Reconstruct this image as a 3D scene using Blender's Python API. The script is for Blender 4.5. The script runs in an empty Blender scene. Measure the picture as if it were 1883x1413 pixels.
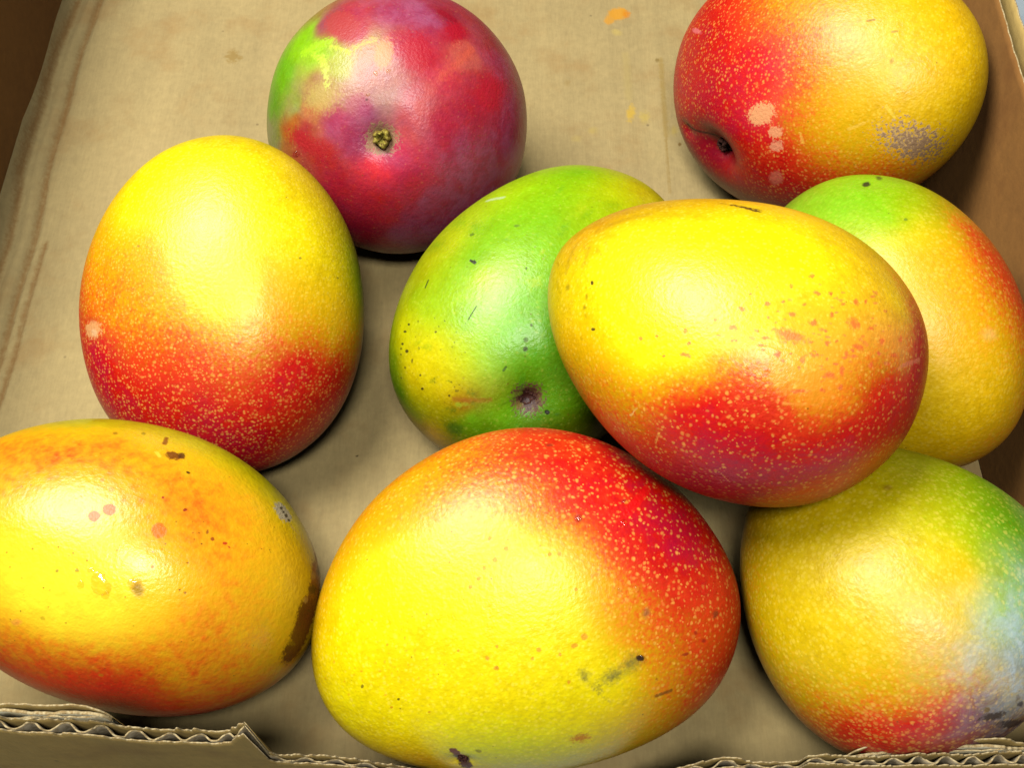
import bpy, math
import numpy as np
from mathutils import Matrix, Euler, Vector

scene = bpy.context.scene
col = scene.collection

# ------------------------------------------------------------------ camera, light, exposure
cam_d = bpy.data.cameras.new('camera')
cam = bpy.data.objects.new('camera', cam_d); col.objects.link(cam)
cam_d.sensor_width = 36.0
cam_d.lens = 36.0 * 2000.0 / 1883.0
cam_d.clip_start = 0.01; cam_d.clip_end = 50
cam.location = (0, -0.46 * math.cos(math.radians(60)), 0.46 * math.sin(math.radians(60)))
cam.rotation_euler = (math.radians(30), 0, 0)
scene.camera = cam

world = bpy.data.worlds.new('World'); scene.world = world; world.use_nodes = True
bg = world.node_tree.nodes['Background']
bg.inputs['Color'].default_value = (1.0, 0.97, 0.92, 1); bg.inputs['Strength'].default_value = 0.05

def area_lamp(name, loc, target, size, power, color):
    d = bpy.data.lights.new(name, 'AREA'); d.shape = 'RECTANGLE'; d.size, d.size_y = size
    d.energy = power; d.color = color
    o = bpy.data.objects.new(name, d); col.objects.link(o); o.location = loc
    o.rotation_euler = (Vector(target) - Vector(loc)).to_track_quat('-Z', 'Y').to_euler()
    return o
area_lamp('ceiling_lamp', (-0.42, 0.20, 1.02), (-0.02, -0.01, 0.04), (0.62, 0.54), 17.5, (1.0, 0.985, 0.95))
area_lamp('ceiling_lamp', (0.02, -0.42, 1.05), (0.0, -0.05, 0.04), (0.22, 0.16), 6.6, (1.0, 0.985, 0.95))

vs = scene.view_settings
vs.view_transform = 'Standard'; vs.look = 'None'; vs.exposure = 0.0; vs.gamma = 1.0; vs.use_curve_mapping = False
scene.cycles.use_denoising = True
scene.cycles.max_bounces = 6; scene.cycles.diffuse_bounces = 0; scene.cycles.glossy_bounces = 2

MANGOES = {
 1: {
  'centre': [-0.04858,0.09847,0.05234],
  'rot': [-1.7081,-0.9398,-0.0308],
  'size': [0.05072,0.05473,0.05466,-0.03008,-0.03946,0.00571],
  'tints': [
   ([0.477,-0.876,-0.071],(86,144,9),(86,144,9),0.0,0.024,0.25),
   ([0.58,-0.797,0.167],(99,166,0),(99,166,0),0.0,0.024,0.25),
   ([0.626,-0.672,0.395],(126,184,0),(126,184,0),0.0,0.024,0.25),
   ([0.787,-0.507,0.352],(135,184,9),(135,184,9),0.0,0.024,0.25),
   ([0.882,-0.396,0.255],(166,171,54),(166,171,54),0.0,0.084,0.25),
   ([0.453,-0.862,-0.228],(108,126,36),(108,126,36),0.0,0.14400000000000002,0.25),
   ([0.756,-0.653,-0.04],(135,148,54),(135,148,54),0.0,0.11399999999999999,0.25),
   ([0.88,-0.473,0.046],(157,119,66),(157,119,66),0.0,0.084,0.25),
   ([0.66,-0.46,0.594],(140,54,59),(140,54,59),0.0,0.084,0.25),
   ([0.678,-0.302,0.671],(160,24,54),(160,24,54),0.0,0.11399999999999999,0.25),
   ([0.795,-0.284,0.536],(165,32,58),(165,32,58),0.0,0.084,0.25),
   ([0.898,-0.107,0.427],(161,112,66),(161,112,66),0.0,0.084,0.25),
   ([0.961,0.006,0.275],(165,98,82),(165,98,82),0.0,0.11399999999999999,0.25),
   ([0.997,0.042,0.059],(166,117,99),(166,117,99),0.0,0.174,0.25),
   ([0.98,-0.198,-0.01],(166,112,81),(166,112,81),0.0,0.14400000000000002,0.25),
   ([0.859,-0.495,-0.132],(180,108,54),(180,108,54),0.0,0.054,0.25),
   ([0.683,0.017,0.73],(146,24,69),(146,24,69),0.0,0.23399999999999996,0.25),
   ([0.638,0.211,0.74],(142,21,73),(142,21,73),0.0,0.264,0.25),
   ([0.892,0.158,0.423],(165,10,54),(165,10,54),0.0,0.054,0.25),
   ([0.849,0.311,0.427],(169,9,50),(169,9,50),0.0,0.024,0.25),
   ([0.544,0.354,0.761],(135,6,45),(135,6,45),0.0,0.024,0.25),
   ([0.612,0.455,0.647],(165,2,44),(165,2,44),0.0,0.024,0.25),
   ([0.659,0.565,0.497],(187,72,63),(187,72,63),0.0,0.054,0.25),
   ([0.855,0.433,0.285],(189,38,68),(189,38,68),0.0,0.054,0.25),
   ([0.936,0.326,0.133],(180,68,75),(180,68,75),0.0,0.084,0.25),
   ([0.366,0.578,0.73],(157,40,54),(157,40,54),0.0,0.084,0.25),
   ([0.403,0.782,0.475],(160,10,61),(160,10,61),0.0,0.23399999999999996,0.25),
   ([0.352,0.918,0.182],(160,9,58),(160,9,58),0.0,0.204,0.25),
   ([0.574,0.773,0.27],(169,10,51),(169,10,51),0.0,0.054,0.25),
   ([0.724,0.671,0.158],(174,10,51),(174,10,51),0.0,0.054,0.25),
   ([0.85,0.52,-0.077],(176,12,55),(176,12,55),0.0,0.054,0.25),
   ([0.949,0.298,-0.101],(190,67,72),(190,67,72),0.0,0.084,0.25),
   ([0.891,0.353,-0.284],(187,27,61),(187,27,61),0.0,0.11399999999999999,0.25),
   ([0.716,0.647,-0.262],(164,10,61),(164,10,61),0.0,0.23399999999999996,0.25),
   ([0.413,0.894,-0.171],(160,7,58),(160,7,58),0.0,0.264,0.25),
   ([0.489,0.806,-0.334],(151,7,54),(151,7,54),0.0,0.23399999999999996,0.25),
   ([0.797,-0.531,-0.288],(156,15,44),(156,15,44),0.0,0.024,0.6),
   ([0.717,-0.659,-0.227],(166,85,22),(166,85,22),0.0,0.024,0.25),
   ([0.855,-0.339,-0.393],(168,3,44),(168,3,44),0.0,0.024,0.4),
   ([0.957,-0.13,-0.259],(151,21,69),(151,21,69),0.0,0.174,0.25),
   ([0.951,-0.268,-0.156],(160,27,73),(160,27,73),0.0,0.204,0.25),
   ([0.993,-0.11,-0.042],(151,27,77),(151,27,77),0.0,0.23399999999999996,0.25),
   ([0.767,-0.251,-0.591],(169,2,44),(169,2,44),0.0,0.024,0.25),
   ([0.864,0.088,-0.495],(217,32,62),(217,32,62),0.0,0.054,0.25),
   ([0.709,0.085,-0.7],(183,10,46),(183,10,46),0.0,0.024,0.25),
   ([0.816,0.324,-0.479],(183,18,59),(183,18,59),0.0,0.024,0.25),
   ([0.645,0.475,-0.599],(160,9,62),(160,9,62),0.0,0.23399999999999996,0.25),
   ([0.45,-0.02,-0.893],(156,2,44),(156,2,44),0.0,0.024,0.25),
   ([0.441,0.307,-0.843],(145,6,61),(145,6,61),0.0,0.204,0.25),
   ([0.483,0.617,-0.621],(152,9,66),(152,9,66),0.0,0.264,0.25),
   ([0.571,-0.178,-0.802],(165,2,44),(165,2,44),0.0,0.024,0.25),
   ([0.541,0.723,-0.43],(160,9,62),(160,9,62),0.0,0.23399999999999996,0.25),
   ([0.93,0.199,-0.308],(187,32,73),(187,32,73),0.0,0.11399999999999999,0.25),
  ],
  'marks': [
   ('e',[49.05,3.88,-12.64],[-0.29,7.93,1.06],[-1.8,0.52,-7.14],(164,128,92),0.3,1.0,0.92),
   ('e',[48.74,4.4,-13.69],[-0.18,4.35,0.63],[-1.1,0.26,-4.0],(70,44,20),0.5,0.6,0.9),
   ('s',[35.19,-33.41,18.73],[39.78,-23.02,23.21],3.65,(160,206,10),0.9,1.8,0.75),
   ('s',[41.37,-21.63,21.32],[45.37,-13.06,19.24],1.79,(196,214,50),0.9,2.0,0.75),
   ('s',[41.57,-25.0,16.69],[44.47,-22.26,11.46],2.46,(196,212,70),0.9,2.0,0.7),
   ('s',[44.47,-22.26,11.46],[46.36,-20.21,5.64],1.99,(200,214,90),0.9,2.0,0.75),
   ('s',[42.81,-23.27,15.67],[38.95,-28.96,17.45],2.23,(180,206,40),0.9,2.0,0.65),
   ('s',[44.68,-11.94,21.59],[43.95,-4.09,25.77],2.43,(200,190,80),1.0,1.8,0.6),
   ('s',[26.53,17.0,42.7],[26.47,22.39,40.2],2.29,(144,2,30),0.4,0.3,0.9),
   ('e',[30.48,24.27,35.34],[-5.78,2.83,3.9],[2.09,3.8,-4.71],(170,2,30),0.6,1.2,0.8),
   ('e',[35.07,-31.94,-21.38],[2.06,2.56,0.14],[-0.89,-0.06,-1.63],(144,20,30),0.5,0.2,0.7),
   ('e',[50.57,-3.4,1.72],[0.05,0.85,0.11],[0.05,0.09,-1.19],(84,20,30),0.5,0.2,0.8),
   ('s',[30.28,31.53,29.32],[38.89,27.5,20.03],2.92,(206,84,62),1.1,1.4,0.75),
   ('s',[38.54,27.29,21.05],[44.06,22.27,13.52],3.74,(206,80,64),1.1,1.4,0.7),
   ('s',[44.06,22.27,13.52],[48.13,16.51,1.09],4.13,(200,76,70),1.2,1.4,0.6),
   ('e',[43.62,12.78,23.54],[-2.88,6.38,2.39],[4.46,3.64,-10.59],(174,8,34),0.6,1.2,0.75),
   ('e',[36.36,-19.8,31.25],[6.22,9.84,-1.52],[5.9,1.21,-6.91],(168,52,46),0.35,0.7,0.75),
   ('e',[46.56,0.3,20.63],[0.08,4.64,-0.2],[3.51,0.35,-8.28],(206,160,96),0.5,0.6,0.6),
   ('e',[29.29,41.76,13.52],[-7.5,6.3,-0.48],[6.38,-1.44,-10.91],(202,14,40),0.5,0.6,0.5),
   ('e',[39.99,-27.8,-16.61],[5.39,11.19,-5.29],[-3.14,-2.97,-3.52],(174,18,30),0.6,1.2,0.75),
   ('e',[45.91,-21.97,1.49],[4.36,9.78,5.8],[2.96,5.95,-6.95],(190,172,80),0.7,0.8,0.55),
   ('e',[50.25,-6.67,-1.27],[0.74,5.99,-2.42],[-0.55,-2.94,-6.37],(170,56,90),0.5,0.5,0.5),
  ],
  'dimples': [
   ([0.967,0.071,-0.244],0.34,0.004),
   ([0.967,0.071,-0.244],0.14,0.0022),
  ],
  'drops': [
   ([0.694,-0.601,-0.398],0.0011,0.0008),
   ([0.971,-0.027,0.237],0.001,0.0005),
   ([0.962,0.06,0.267],0.0009,0.0005),
   ([0.995,-0.059,0.077],0.0008,0.0004),
  ],
 },
 2: {
  'centre': [0.13142,0.11673,0.05766],
  'rot': [-0.8094,-0.487,0.8508],
  'size': [0.07349,0.05635,0.0437,-0.04064,-0.01283,0.04891],
  'tints': [
   ([-0.459,0.16,0.874],(228,184,0),(188,0,38),1.12,0.0,0.8),
   ([-0.522,-0.128,0.843],(228,184,0),(188,0,38),1.12,0.0,0.8),
   ([-0.548,-0.403,0.733],(228,184,0),(188,0,38),1.12,0.0,0.8),
   ([-0.282,-0.18,0.942],(228,184,0),(188,0,38),1.12,0.0,0.8),
   ([-0.213,0.18,0.96],(228,184,0),(212,18,14),0.9520000000000001,0.0,0.8),
   ([-0.063,0.317,0.946],(228,184,0),(212,18,14),0.7280000000000001,0.0,0.8),
   ([-0.418,0.373,0.828],(228,184,0),(212,18,14),1.0080000000000002,0.0,0.8),
   ([0.111,0.34,0.934],(228,184,0),(212,18,14),0.5,0.0,0.8),
   ([0.25,0.403,0.88],(228,184,0),(212,18,14),0.45,0.0,0.8),
   ([0.414,0.433,0.8],(228,184,0),(212,18,14),0.35,0.0,0.8),
   ([0.567,0.304,0.765],(228,184,0),(212,18,14),0.22,0.0,0.8),
   ([0.699,0.469,0.54],(228,184,0),(212,18,14),0.0,0.0,0.8),
   ([0.857,0.41,0.311],(228,184,0),(212,18,14),0,0.0,0.8),
   ([0.979,0.202,0.036],(228,184,0),(212,18,14),0,0.0,0.8),
   ([0.991,-0.135,-0.013],(228,184,0),(212,18,14),0,0.0,0.8),
   ([0.879,-0.067,0.473],(228,184,0),(212,18,14),0,0.0,0.8),
   ([0.697,-0.011,0.717],(228,184,0),(212,18,14),0.12,0.0,0.8),
   ([0.47,0.089,0.878],(228,184,0),(212,18,14),0.38,0.0,0.8),
   ([0.321,-0.015,0.947],(228,184,0),(212,18,14),0.6944,0.0,0.8),
   ([0.156,-0.004,0.988],(228,184,0),(225,30,50),0.8736000000000002,0.05,0.8),
   ([0.015,-0.178,0.984],(228,184,0),(215,25,50),1.064,0.0,0.8),
   ([0.11,-0.312,0.944],(228,184,0),(228,40,60),1.0080000000000002,0.08,0.8),
   ([0.27,-0.248,0.93],(228,184,0),(225,40,40),0.7280000000000001,0.06,0.8),
   ([0.425,-0.291,0.857],(228,184,0),(212,18,14),0.5,0.0,0.8),
   ([0.565,-0.298,0.77],(228,184,0),(212,18,14),0.22,0.0,0.8),
   ([0.378,-0.407,0.831],(228,184,0),(212,18,14),0.6,0.0,0.8),
   ([0.192,-0.553,0.811],(228,184,0),(212,18,14),1.0976000000000001,0.0,0.8),
   ([-0.069,-0.527,0.847],(228,184,0),(188,0,38),1.12,0.0,0.15),
   ([-0.068,-0.782,0.62],(228,184,0),(165,0,16),1.12,0.0,0.1),
   ([0.075,-0.826,0.558],(228,184,0),(175,0,16),1.12,0.0,0.8),
   ([0.288,-0.571,0.768],(228,184,0),(212,18,14),0.8960000000000001,0.0,0.8),
   ([0.439,-0.539,0.719],(228,184,0),(212,18,14),0.6,0.0,0.8),
   ([0.572,-0.509,0.644],(228,184,0),(212,18,14),0.45,0.0,0.8),
   ([0.69,-0.515,0.509],(228,184,0),(212,18,14),0.42,0.0,0.8),
   ([0.766,-0.558,0.321],(228,184,0),(212,18,14),0.55,0.0,0.8),
   ([0.579,-0.681,0.449],(228,184,0),(212,18,14),0.784,0.0,0.8),
   ([0.858,-0.511,0.051],(228,184,0),(212,18,14),0.4,0.0,0.8),
   ([0.946,-0.31,0.099],(228,184,0),(212,18,14),0.08,0.0,0.8),
   ([-0.381,-0.648,0.66],(228,184,0),(140,0,30),1.12,0.0,0.15),
   ([-0.359,-0.823,0.44],(228,184,0),(110,0,24),1.12,0.0,0.1),
   ([-0.266,-0.91,0.317],(228,184,0),(110,0,24),1.12,0.0,0.1),
   ([-0.004,0.049,0.999],(228,184,0),(214,20,36),1.0080000000000002,0.0,0.8),
  ],
  'marks': [
   ('e',[7.84,-20.52,40.69],[6.91,3.77,0.45],[3.04,-3.77,-1.4],(236,165,108),0.3,1.1,0.9),
   ('e',[15.29,-26.14,37.73],[3.65,0.68,-0.37],[0.12,-2.67,-1.1],(236,160,108),0.3,1.1,0.85),
   ('e',[15.64,-31.49,35.19],[3.73,0.69,-0.36],[-0.11,-2.45,-1.26],(232,150,108),0.3,1.1,0.85),
   ('e',[13.73,-43.77,26.83],[4.2,0.8,-0.2],[-1.18,-3.53,-3.16],(214,110,84),0.4,0.6,0.7),
   ('e',[63.05,-18.7,15.11],[7.47,0.65,-12.42],[-1.37,-6.94,-3.65],(198,164,124),0.5,2.6,0.95),
   ('e',[64.17,-19.37,12.77],[5.37,0.08,-11.41],[-1.41,-5.39,-2.86],(124,88,62),0.5,4.0,0.6),
   ('s',[38.83,20.99,32.43],[40.81,21.97,31.16],0.69,(120,90,0),0.6,0.2,0.7),
   ('s',[48.21,18.62,28.74],[49.67,19.32,27.6],0.68,(130,100,0),0.6,0.2,0.6),
   ('e',[52.25,7.99,29.2],[0.86,-0.3,-0.48],[-0.07,-1.54,0.28],(140,110,20),0.6,0.4,0.6),
   ('s',[48.76,-15.75,29.23],[43.63,-19.45,30.79],0.9,(238,190,60),0.7,0.5,0.7),
   ('s',[54.7,-8.35,27.35],[57.53,-11.43,24.46],0.9,(240,205,60),0.7,0.5,0.7),
   ('e',[-45.26,10.12,34.41],[7.15,-1.21,3.76],[0.12,-1.37,0.3],(230,120,120),0.5,0.6,0.7),
   ('s',[-42.05,-15.58,34.63],[-39.19,-19.97,34.52],0.75,(226,140,20),0.7,0.4,0.8),
   ('s',[-24.64,-21.08,38.72],[-22.1,-24.81,37.95],0.73,(232,110,90),0.7,0.4,0.7),
   ('s',[25.73,-24.64,35.9],[27.26,-27.84,34.02],0.92,(238,190,70),0.6,0.5,0.7),
   ('s',[-42.94,-30.32,27.64],[-21.11,-35.86,32.56],1.27,(50,4,14),0.7,0.4,0.9),
  ],
  'dimples': [
   ([-0.313,-0.675,0.668],0.34,0.0085),
   ([-0.576,-0.558,0.598],0.12,0.002),
   ([-0.242,-0.738,0.63],0.13,0.003),
  ],
  'drops': [],
 },
 3: {
  'centre': [-0.11234,0.0084,0.04752],
  'rot': [1.573,-0.4516,-0.1273],
  'size': [0.06667,0.05578,0.04027,-0.04704,0.02016,-0.00979],
  'tints': [
   ([0.879,-0.073,0.471],(220,196,10),(212,18,14),0.0,0.0,0.9),
   ([0.748,0.272,0.605],(238,222,0),(212,18,14),0,0.0,0.9),
   ([0.732,-0.311,0.606],(238,222,0),(212,18,14),0,0.0,0.9),
   ([0.584,-0.108,0.805],(238,222,0),(212,18,14),0,0.0,0.9),
   ([0.644,-0.562,0.518],(214,188,0),(212,18,14),0,0.0,0.9),
   ([0.655,-0.723,0.218],(214,184,0),(212,18,14),0,0.0,0.9),
   ([0.483,0.44,0.757],(238,222,0),(212,18,14),0.02,0.0,0.9),
   ([0.396,-0.45,0.8],(238,222,0),(212,18,14),0,0.0,0.9),
   ([0.346,-0.843,0.412],(218,196,0),(212,18,14),0.02,0.0,0.9),
   ([0.191,-0.974,0.126],(150,176,0),(212,18,14),0.0,0.0,0.9),
   ([-0.008,-0.998,0.068],(120,160,0),(212,18,14),0.05,0.0,0.9),
   ([0.264,-0.74,0.619],(238,222,0),(212,18,14),0.1,0.0,0.9),
   ([0.328,-0.048,0.943],(238,222,0),(212,18,14),0.12,0.0,0.9),
   ([0.34,0.597,0.727],(228,184,0),(212,18,14),0.3,0.0,0.9),
   ([0.135,0.711,0.69],(228,184,0),(212,18,14),0.52,0.0,0.9),
   ([-0.049,0.713,0.7],(228,184,0),(212,18,14),0.6944,0.0,0.9),
   ([0.11,0.492,0.863],(228,184,0),(212,18,14),0.45,0.0,0.9),
   ([-0.072,0.382,0.921],(228,184,0),(212,18,14),0.5,0.0,0.9),
   ([0.184,0.2,0.962],(228,184,0),(212,18,14),0.35,0.0,0.9),
   ([0.116,-0.069,0.991],(238,222,0),(212,18,14),0.15,0.0,0.9),
   ([0.057,-0.248,0.967],(238,222,0),(212,18,14),0.04,0.0,0.9),
   ([0.0,-0.381,0.925],(238,222,0),(212,18,14),0.02,0.0,0.9),
   ([-0.103,-0.25,0.963],(238,222,0),(212,18,14),0.2,0.0,0.9),
   ([0.036,-0.57,0.821],(228,184,0),(212,18,14),0.18,0.0,0.9),
   ([-0.073,-0.748,0.66],(228,184,0),(212,18,14),0.18,0.0,0.9),
   ([-0.111,-0.909,0.402],(228,184,0),(212,18,14),0.15,0.0,0.9),
   ([-0.237,-0.847,0.476],(228,184,0),(212,18,14),0.3,0.0,0.9),
   ([-0.191,-0.952,0.237],(228,184,0),(212,18,14),0.35,0.0,0.9),
   ([-0.204,-0.077,0.976],(228,184,0),(212,18,14),0.6,0.0,0.9),
   ([-0.317,-0.036,0.948],(228,184,0),(212,18,14),0.7616000000000002,0.0,0.9),
   ([-0.255,0.182,0.95],(228,184,0),(212,18,14),0.6944,0.0,0.9),
   ([-0.424,0.312,0.85],(228,184,0),(212,18,14),0.8736000000000002,0.0,0.9),
   ([-0.293,0.628,0.721],(228,184,0),(188,0,38),0.9856000000000001,0.0,0.9),
   ([-0.47,0.607,0.641],(228,184,0),(188,0,38),1.0976000000000001,0.0,0.9),
   ([-0.624,0.359,0.695],(228,184,0),(188,0,38),1.0864,0.0,0.9),
   ([-0.485,0.051,0.873],(228,184,0),(212,18,14),0.8960000000000001,0.0,0.9),
   ([-0.373,-0.236,0.897],(228,184,0),(212,18,14),0.6944,0.0,0.9),
   ([-0.431,-0.42,0.799],(228,184,0),(212,18,14),0.7616000000000002,0.0,0.9),
   ([-0.601,-0.297,0.742],(228,184,0),(212,18,14),0.9184,0.0,0.9),
   ([-0.369,-0.548,0.751],(228,184,0),(212,18,14),0.784,0.0,0.9),
   ([-0.333,-0.728,0.599],(228,184,0),(212,18,14),0.9184,0.0,0.9),
   ([-0.348,-0.882,0.318],(228,184,0),(212,18,14),0.8736000000000002,0.0,0.9),
   ([-0.308,-0.941,0.143],(228,184,0),(212,18,14),0.6,0.0,0.9),
   ([-0.476,-0.705,0.526],(228,184,0),(212,18,14),1.064,0.0,0.9),
   ([-0.528,-0.796,0.296],(228,184,0),(212,18,14),1.12,0.0,0.9),
   ([-0.597,-0.511,0.618],(228,184,0),(212,18,14),1.064,0.0,0.9),
   ([-0.771,-0.316,0.553],(228,184,0),(188,0,38),1.12,0.0,0.9),
   ([-0.714,-0.11,0.692],(228,184,0),(188,0,38),1.0864,0.0,0.9),
   ([-0.768,-0.569,0.293],(228,184,0),(196,4,24),1.12,0.0,0.9),
   ([-0.714,0.067,0.697],(228,184,0),(188,0,38),1.12,0.0,0.9),
   ([-0.645,-0.753,0.129],(228,184,0),(196,4,20),1.12,0.0,0.9),
  ],
  'marks': [
   ('e',[-12.75,38.78,28.19],[-0.53,-5.44,4.03],[-3.75,0.23,-0.63],(222,160,96),0.3,1.2,0.85),
   ('e',[-13.89,37.91,28.65],[-0.19,-2.35,1.59],[-1.81,0.05,-0.28],(226,180,130),0.6,0.8,0.7),
   ('e',[-8.8,39.62,27.96],[-1.03,-7.9,6.6],[-1.33,0.04,-0.13],(190,50,10),0.7,0.4,0.5),
   ('e',[12.11,-39.53,26.49],[0.09,-0.65,-0.52],[-0.63,-0.04,0.09],(120,110,0),0.4,0.2,0.7),
   ('e',[6.41,-50.19,15.8],[0.13,-0.42,-0.73],[-0.63,-0.03,0.08],(110,100,0),0.4,0.2,0.7),
   ('e',[16.4,17.71,36.21],[-0.09,-0.9,0.24],[-0.62,-0.07,0.13],(110,70,0),0.4,0.2,0.6),
  ],
  'dimples': [],
  'drops': [],
 },
 4: {
  'centre': [0.0122,0.0071,0.04416],
  'rot': [0.8978,-0.0813,-0.0134],
  'size': [0.06799,0.05211,0.04414,-0.03552,0.02799,0.00113],
  'tints': [
   ([0.635,0.26,0.727],(115,176,0),(115,176,0),0.0,0.0,0.35),
   ([0.306,0.533,0.789],(147,190,0),(147,190,0),0.0,0.0,0.35),
   ([0.222,0.089,0.971],(116,176,0),(116,176,0),0.0,0.0,0.35),
   ([0.601,0.029,0.798],(175,190,0),(175,190,0),0.0,0.0,0.35),
   ([0.79,-0.145,0.596],(194,184,0),(194,184,0),0.0,0.0,0.35),
   ([-0.02,0.426,0.905],(116,176,0),(116,176,0),0.0,0.0,0.35),
   ([-0.186,0.607,0.773],(161,180,0),(161,180,0),0.0,0.0,0.35),
   ([0.011,-0.033,0.999],(120,182,0),(120,182,0),0.0,0.0,0.35),
   ([-0.239,0.333,0.912],(110,172,0),(110,172,0),0.0,0.0,0.35),
   ([-0.376,0.66,0.651],(152,163,0),(152,163,0),0.0,0.0,0.35),
   ([-0.503,0.594,0.628],(133,161,0),(133,161,0),0.0,0.0,0.35),
   ([-0.673,0.544,0.501],(189,185,0),(189,185,0),0.0,0.0,0.35),
   ([-0.564,0.387,0.73],(152,185,0),(152,185,0),0.0,0.0,0.35),
   ([-0.71,0.18,0.68],(203,195,0),(203,195,0),0.0,0.0,0.35),
   ([-0.774,0.217,0.594],(203,191,0),(203,191,0),0.0,0.0,0.35),
   ([-0.844,0.31,0.438],(194,176,0),(194,176,0),0.0,0.0,0.35),
   ([-0.293,0.202,0.934],(161,194,0),(161,194,0),0.0,0.0,0.35),
   ([-0.222,0.106,0.969],(142,190,0),(142,190,0),0.0,0.0,0.35),
   ([-0.536,0.112,0.837],(124,183,10),(124,183,10),0.0,0.0,0.35),
   ([-0.443,-0.026,0.896],(131,195,30),(131,195,30),0.0,0.05,0.35),
   ([-0.317,-0.131,0.939],(109,176,0),(109,176,0),0.0,0.0,0.35),
   ([-0.175,-0.127,0.976],(109,176,0),(109,176,0),0.0,0.0,0.35),
   ([-0.539,-0.21,0.816],(120,183,40),(120,183,40),0.0,0.08,0.35),
   ([-0.672,-0.066,0.738],(175,197,10),(175,197,10),0.0,0.0,0.35),
   ([-0.476,-0.375,0.796],(90,157,0),(90,157,0),0.0,0.0,0.35),
   ([-0.668,-0.243,0.703],(142,182,40),(142,182,40),0.0,0.05,0.35),
   ([-0.842,-0.036,0.539],(194,176,0),(194,176,0),0.0,0.0,0.35),
   ([-0.92,0.324,0.218],(59,105,0),(59,105,0),0.0,0.0,0.35),
   ([-0.811,0.477,0.338],(105,133,0),(105,133,0),0.0,0.0,0.35),
   ([-0.979,0.105,0.175],(115,125,0),(115,125,0),0.0,0.0,0.35),
   ([-0.994,-0.043,0.103],(194,143,0),(194,143,0),0.0,0.0,0.35),
   ([-0.827,-0.16,0.539],(152,124,10),(152,124,10),0.0,0.0,0.35),
   ([-0.733,-0.301,0.61],(133,152,20),(133,152,20),0.0,0.0,0.35),
   ([-0.872,-0.24,0.428],(96,155,10),(96,155,10),0.0,0.0,0.35),
   ([-0.777,-0.423,0.466],(90,160,0),(90,160,0),0.0,0.0,0.35),
   ([-0.86,-0.36,0.363],(68,124,0),(68,124,0),0.0,0.0,0.35),
   ([-0.945,-0.159,0.286],(81,115,0),(81,115,0),0.0,0.0,0.35),
   ([-0.604,-0.405,0.686],(78,143,0),(78,143,0),0.0,0.0,0.35),
   ([-0.495,-0.569,0.657],(72,139,10),(72,139,10),0.0,0.0,0.35),
   ([-0.521,-0.722,0.455],(73,133,0),(73,133,0),0.0,0.0,0.35),
   ([-0.661,-0.67,0.339],(50,96,0),(50,96,0),0.0,0.0,0.35),
   ([-0.512,-0.804,0.302],(68,105,0),(68,105,0),0.0,0.0,0.35),
   ([-0.853,-0.181,0.489],(142,88,10),(142,88,10),0.0,0.0,0.35),
  ],
  'marks': [
   ('e',[-43.54,-28.42,25.06],[4.59,-5.3,-1.01],[-4.19,-2.97,-5.56],(100,68,48),0.3,1.2,0.95),
   ('e',[-43.58,-28.44,25.02],[3.61,-4.12,-0.76],[-3.26,-2.3,-4.31],(58,28,24),0.5,1.0,0.95),
   ('e',[-44.15,-28.32,24.69],[1.72,-1.98,-0.35],[-1.63,-1.13,-2.14],(20,10,12),0.5,0.7,0.95),
   ('e',[-16.53,17.44,40.23],[0.18,-2.15,0.69],[-1.07,-0.51,0.01],(30,26,4),0.3,0.3,0.95),
   ('e',[-5.86,26.79,37.35],[1.41,-1.01,0.57],[-0.9,-1.36,0.67],(74,100,10),0.5,0.4,0.8),
   ('e',[4.16,13.47,42.04],[0.8,-1.49,0.3],[-0.83,-0.69,0.21],(84,110,10),0.6,0.5,0.7),
   ('s',[-31.59,28.52,31.38],[-28.41,29.59,31.83],0.48,(40,46,6),0.5,0.2,0.9),
   ('s',[-35.25,4.19,38.21],[-29.92,4.69,39.91],0.42,(50,60,6),0.5,0.4,0.9),
   ('e',[-29.27,-16.78,37.7],[0.69,-0.9,-0.08],[-0.86,-0.64,-0.46],(76,100,40),0.5,0.3,0.8),
   ('e',[-31.71,-18.36,36.39],[0.73,-0.84,-0.06],[-0.8,-0.58,-0.48],(60,66,30),0.4,0.3,0.85),
   ('e',[-41.23,-35.34,19.79],[0.86,-0.82,-0.32],[-0.49,-0.37,-0.89],(14,16,6),0.3,0.2,0.95),
   ('e',[-24.27,-15.38,39.43],[0.46,-0.61,-0.07],[-0.55,-0.46,-0.25],(70,80,20),0.5,0.3,0.8),
   ('e',[-8.98,-1.42,43.56],[0.31,-0.44,0.01],[-0.7,-0.6,-0.05],(60,70,6),0.5,0.2,0.8),
   ('e',[-44.87,25.92,26.02],[0.11,-0.83,0.68],[-0.48,-0.43,-0.04],(40,40,4),0.4,0.2,0.9),
   ('e',[-47.29,26.11,24.0],[0.14,-1.15,1.02],[-0.48,-0.39,-0.09],(50,46,4),0.4,0.2,0.9),
   ('e',[-52.71,20.83,22.85],[0.21,-1.09,0.92],[-0.59,-0.41,-0.32],(50,40,4),0.4,0.2,0.9),
   ('e',[-51.03,24.56,21.81],[0.12,-0.88,0.84],[-0.46,-0.37,-0.17],(40,40,4),0.4,0.2,0.9),
   ('e',[-43.85,12.88,32.82],[0.24,-0.62,0.31],[-0.45,-0.31,-0.16],(80,70,4),0.4,0.2,0.9),
   ('e',[-60.29,7.39,20.37],[0.28,-0.88,0.61],[-0.38,-0.24,-0.44],(40,30,4),0.4,0.2,0.9),
   ('e',[-57.67,-3.73,24.13],[0.29,-0.56,0.24],[-0.35,-0.26,-0.4],(60,50,4),0.4,0.2,0.9),
   ('s',[-41.74,-16.18,32.91],[-40.29,-16.27,33.61],0.57,(50,80,10),0.5,0.2,0.8),
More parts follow.
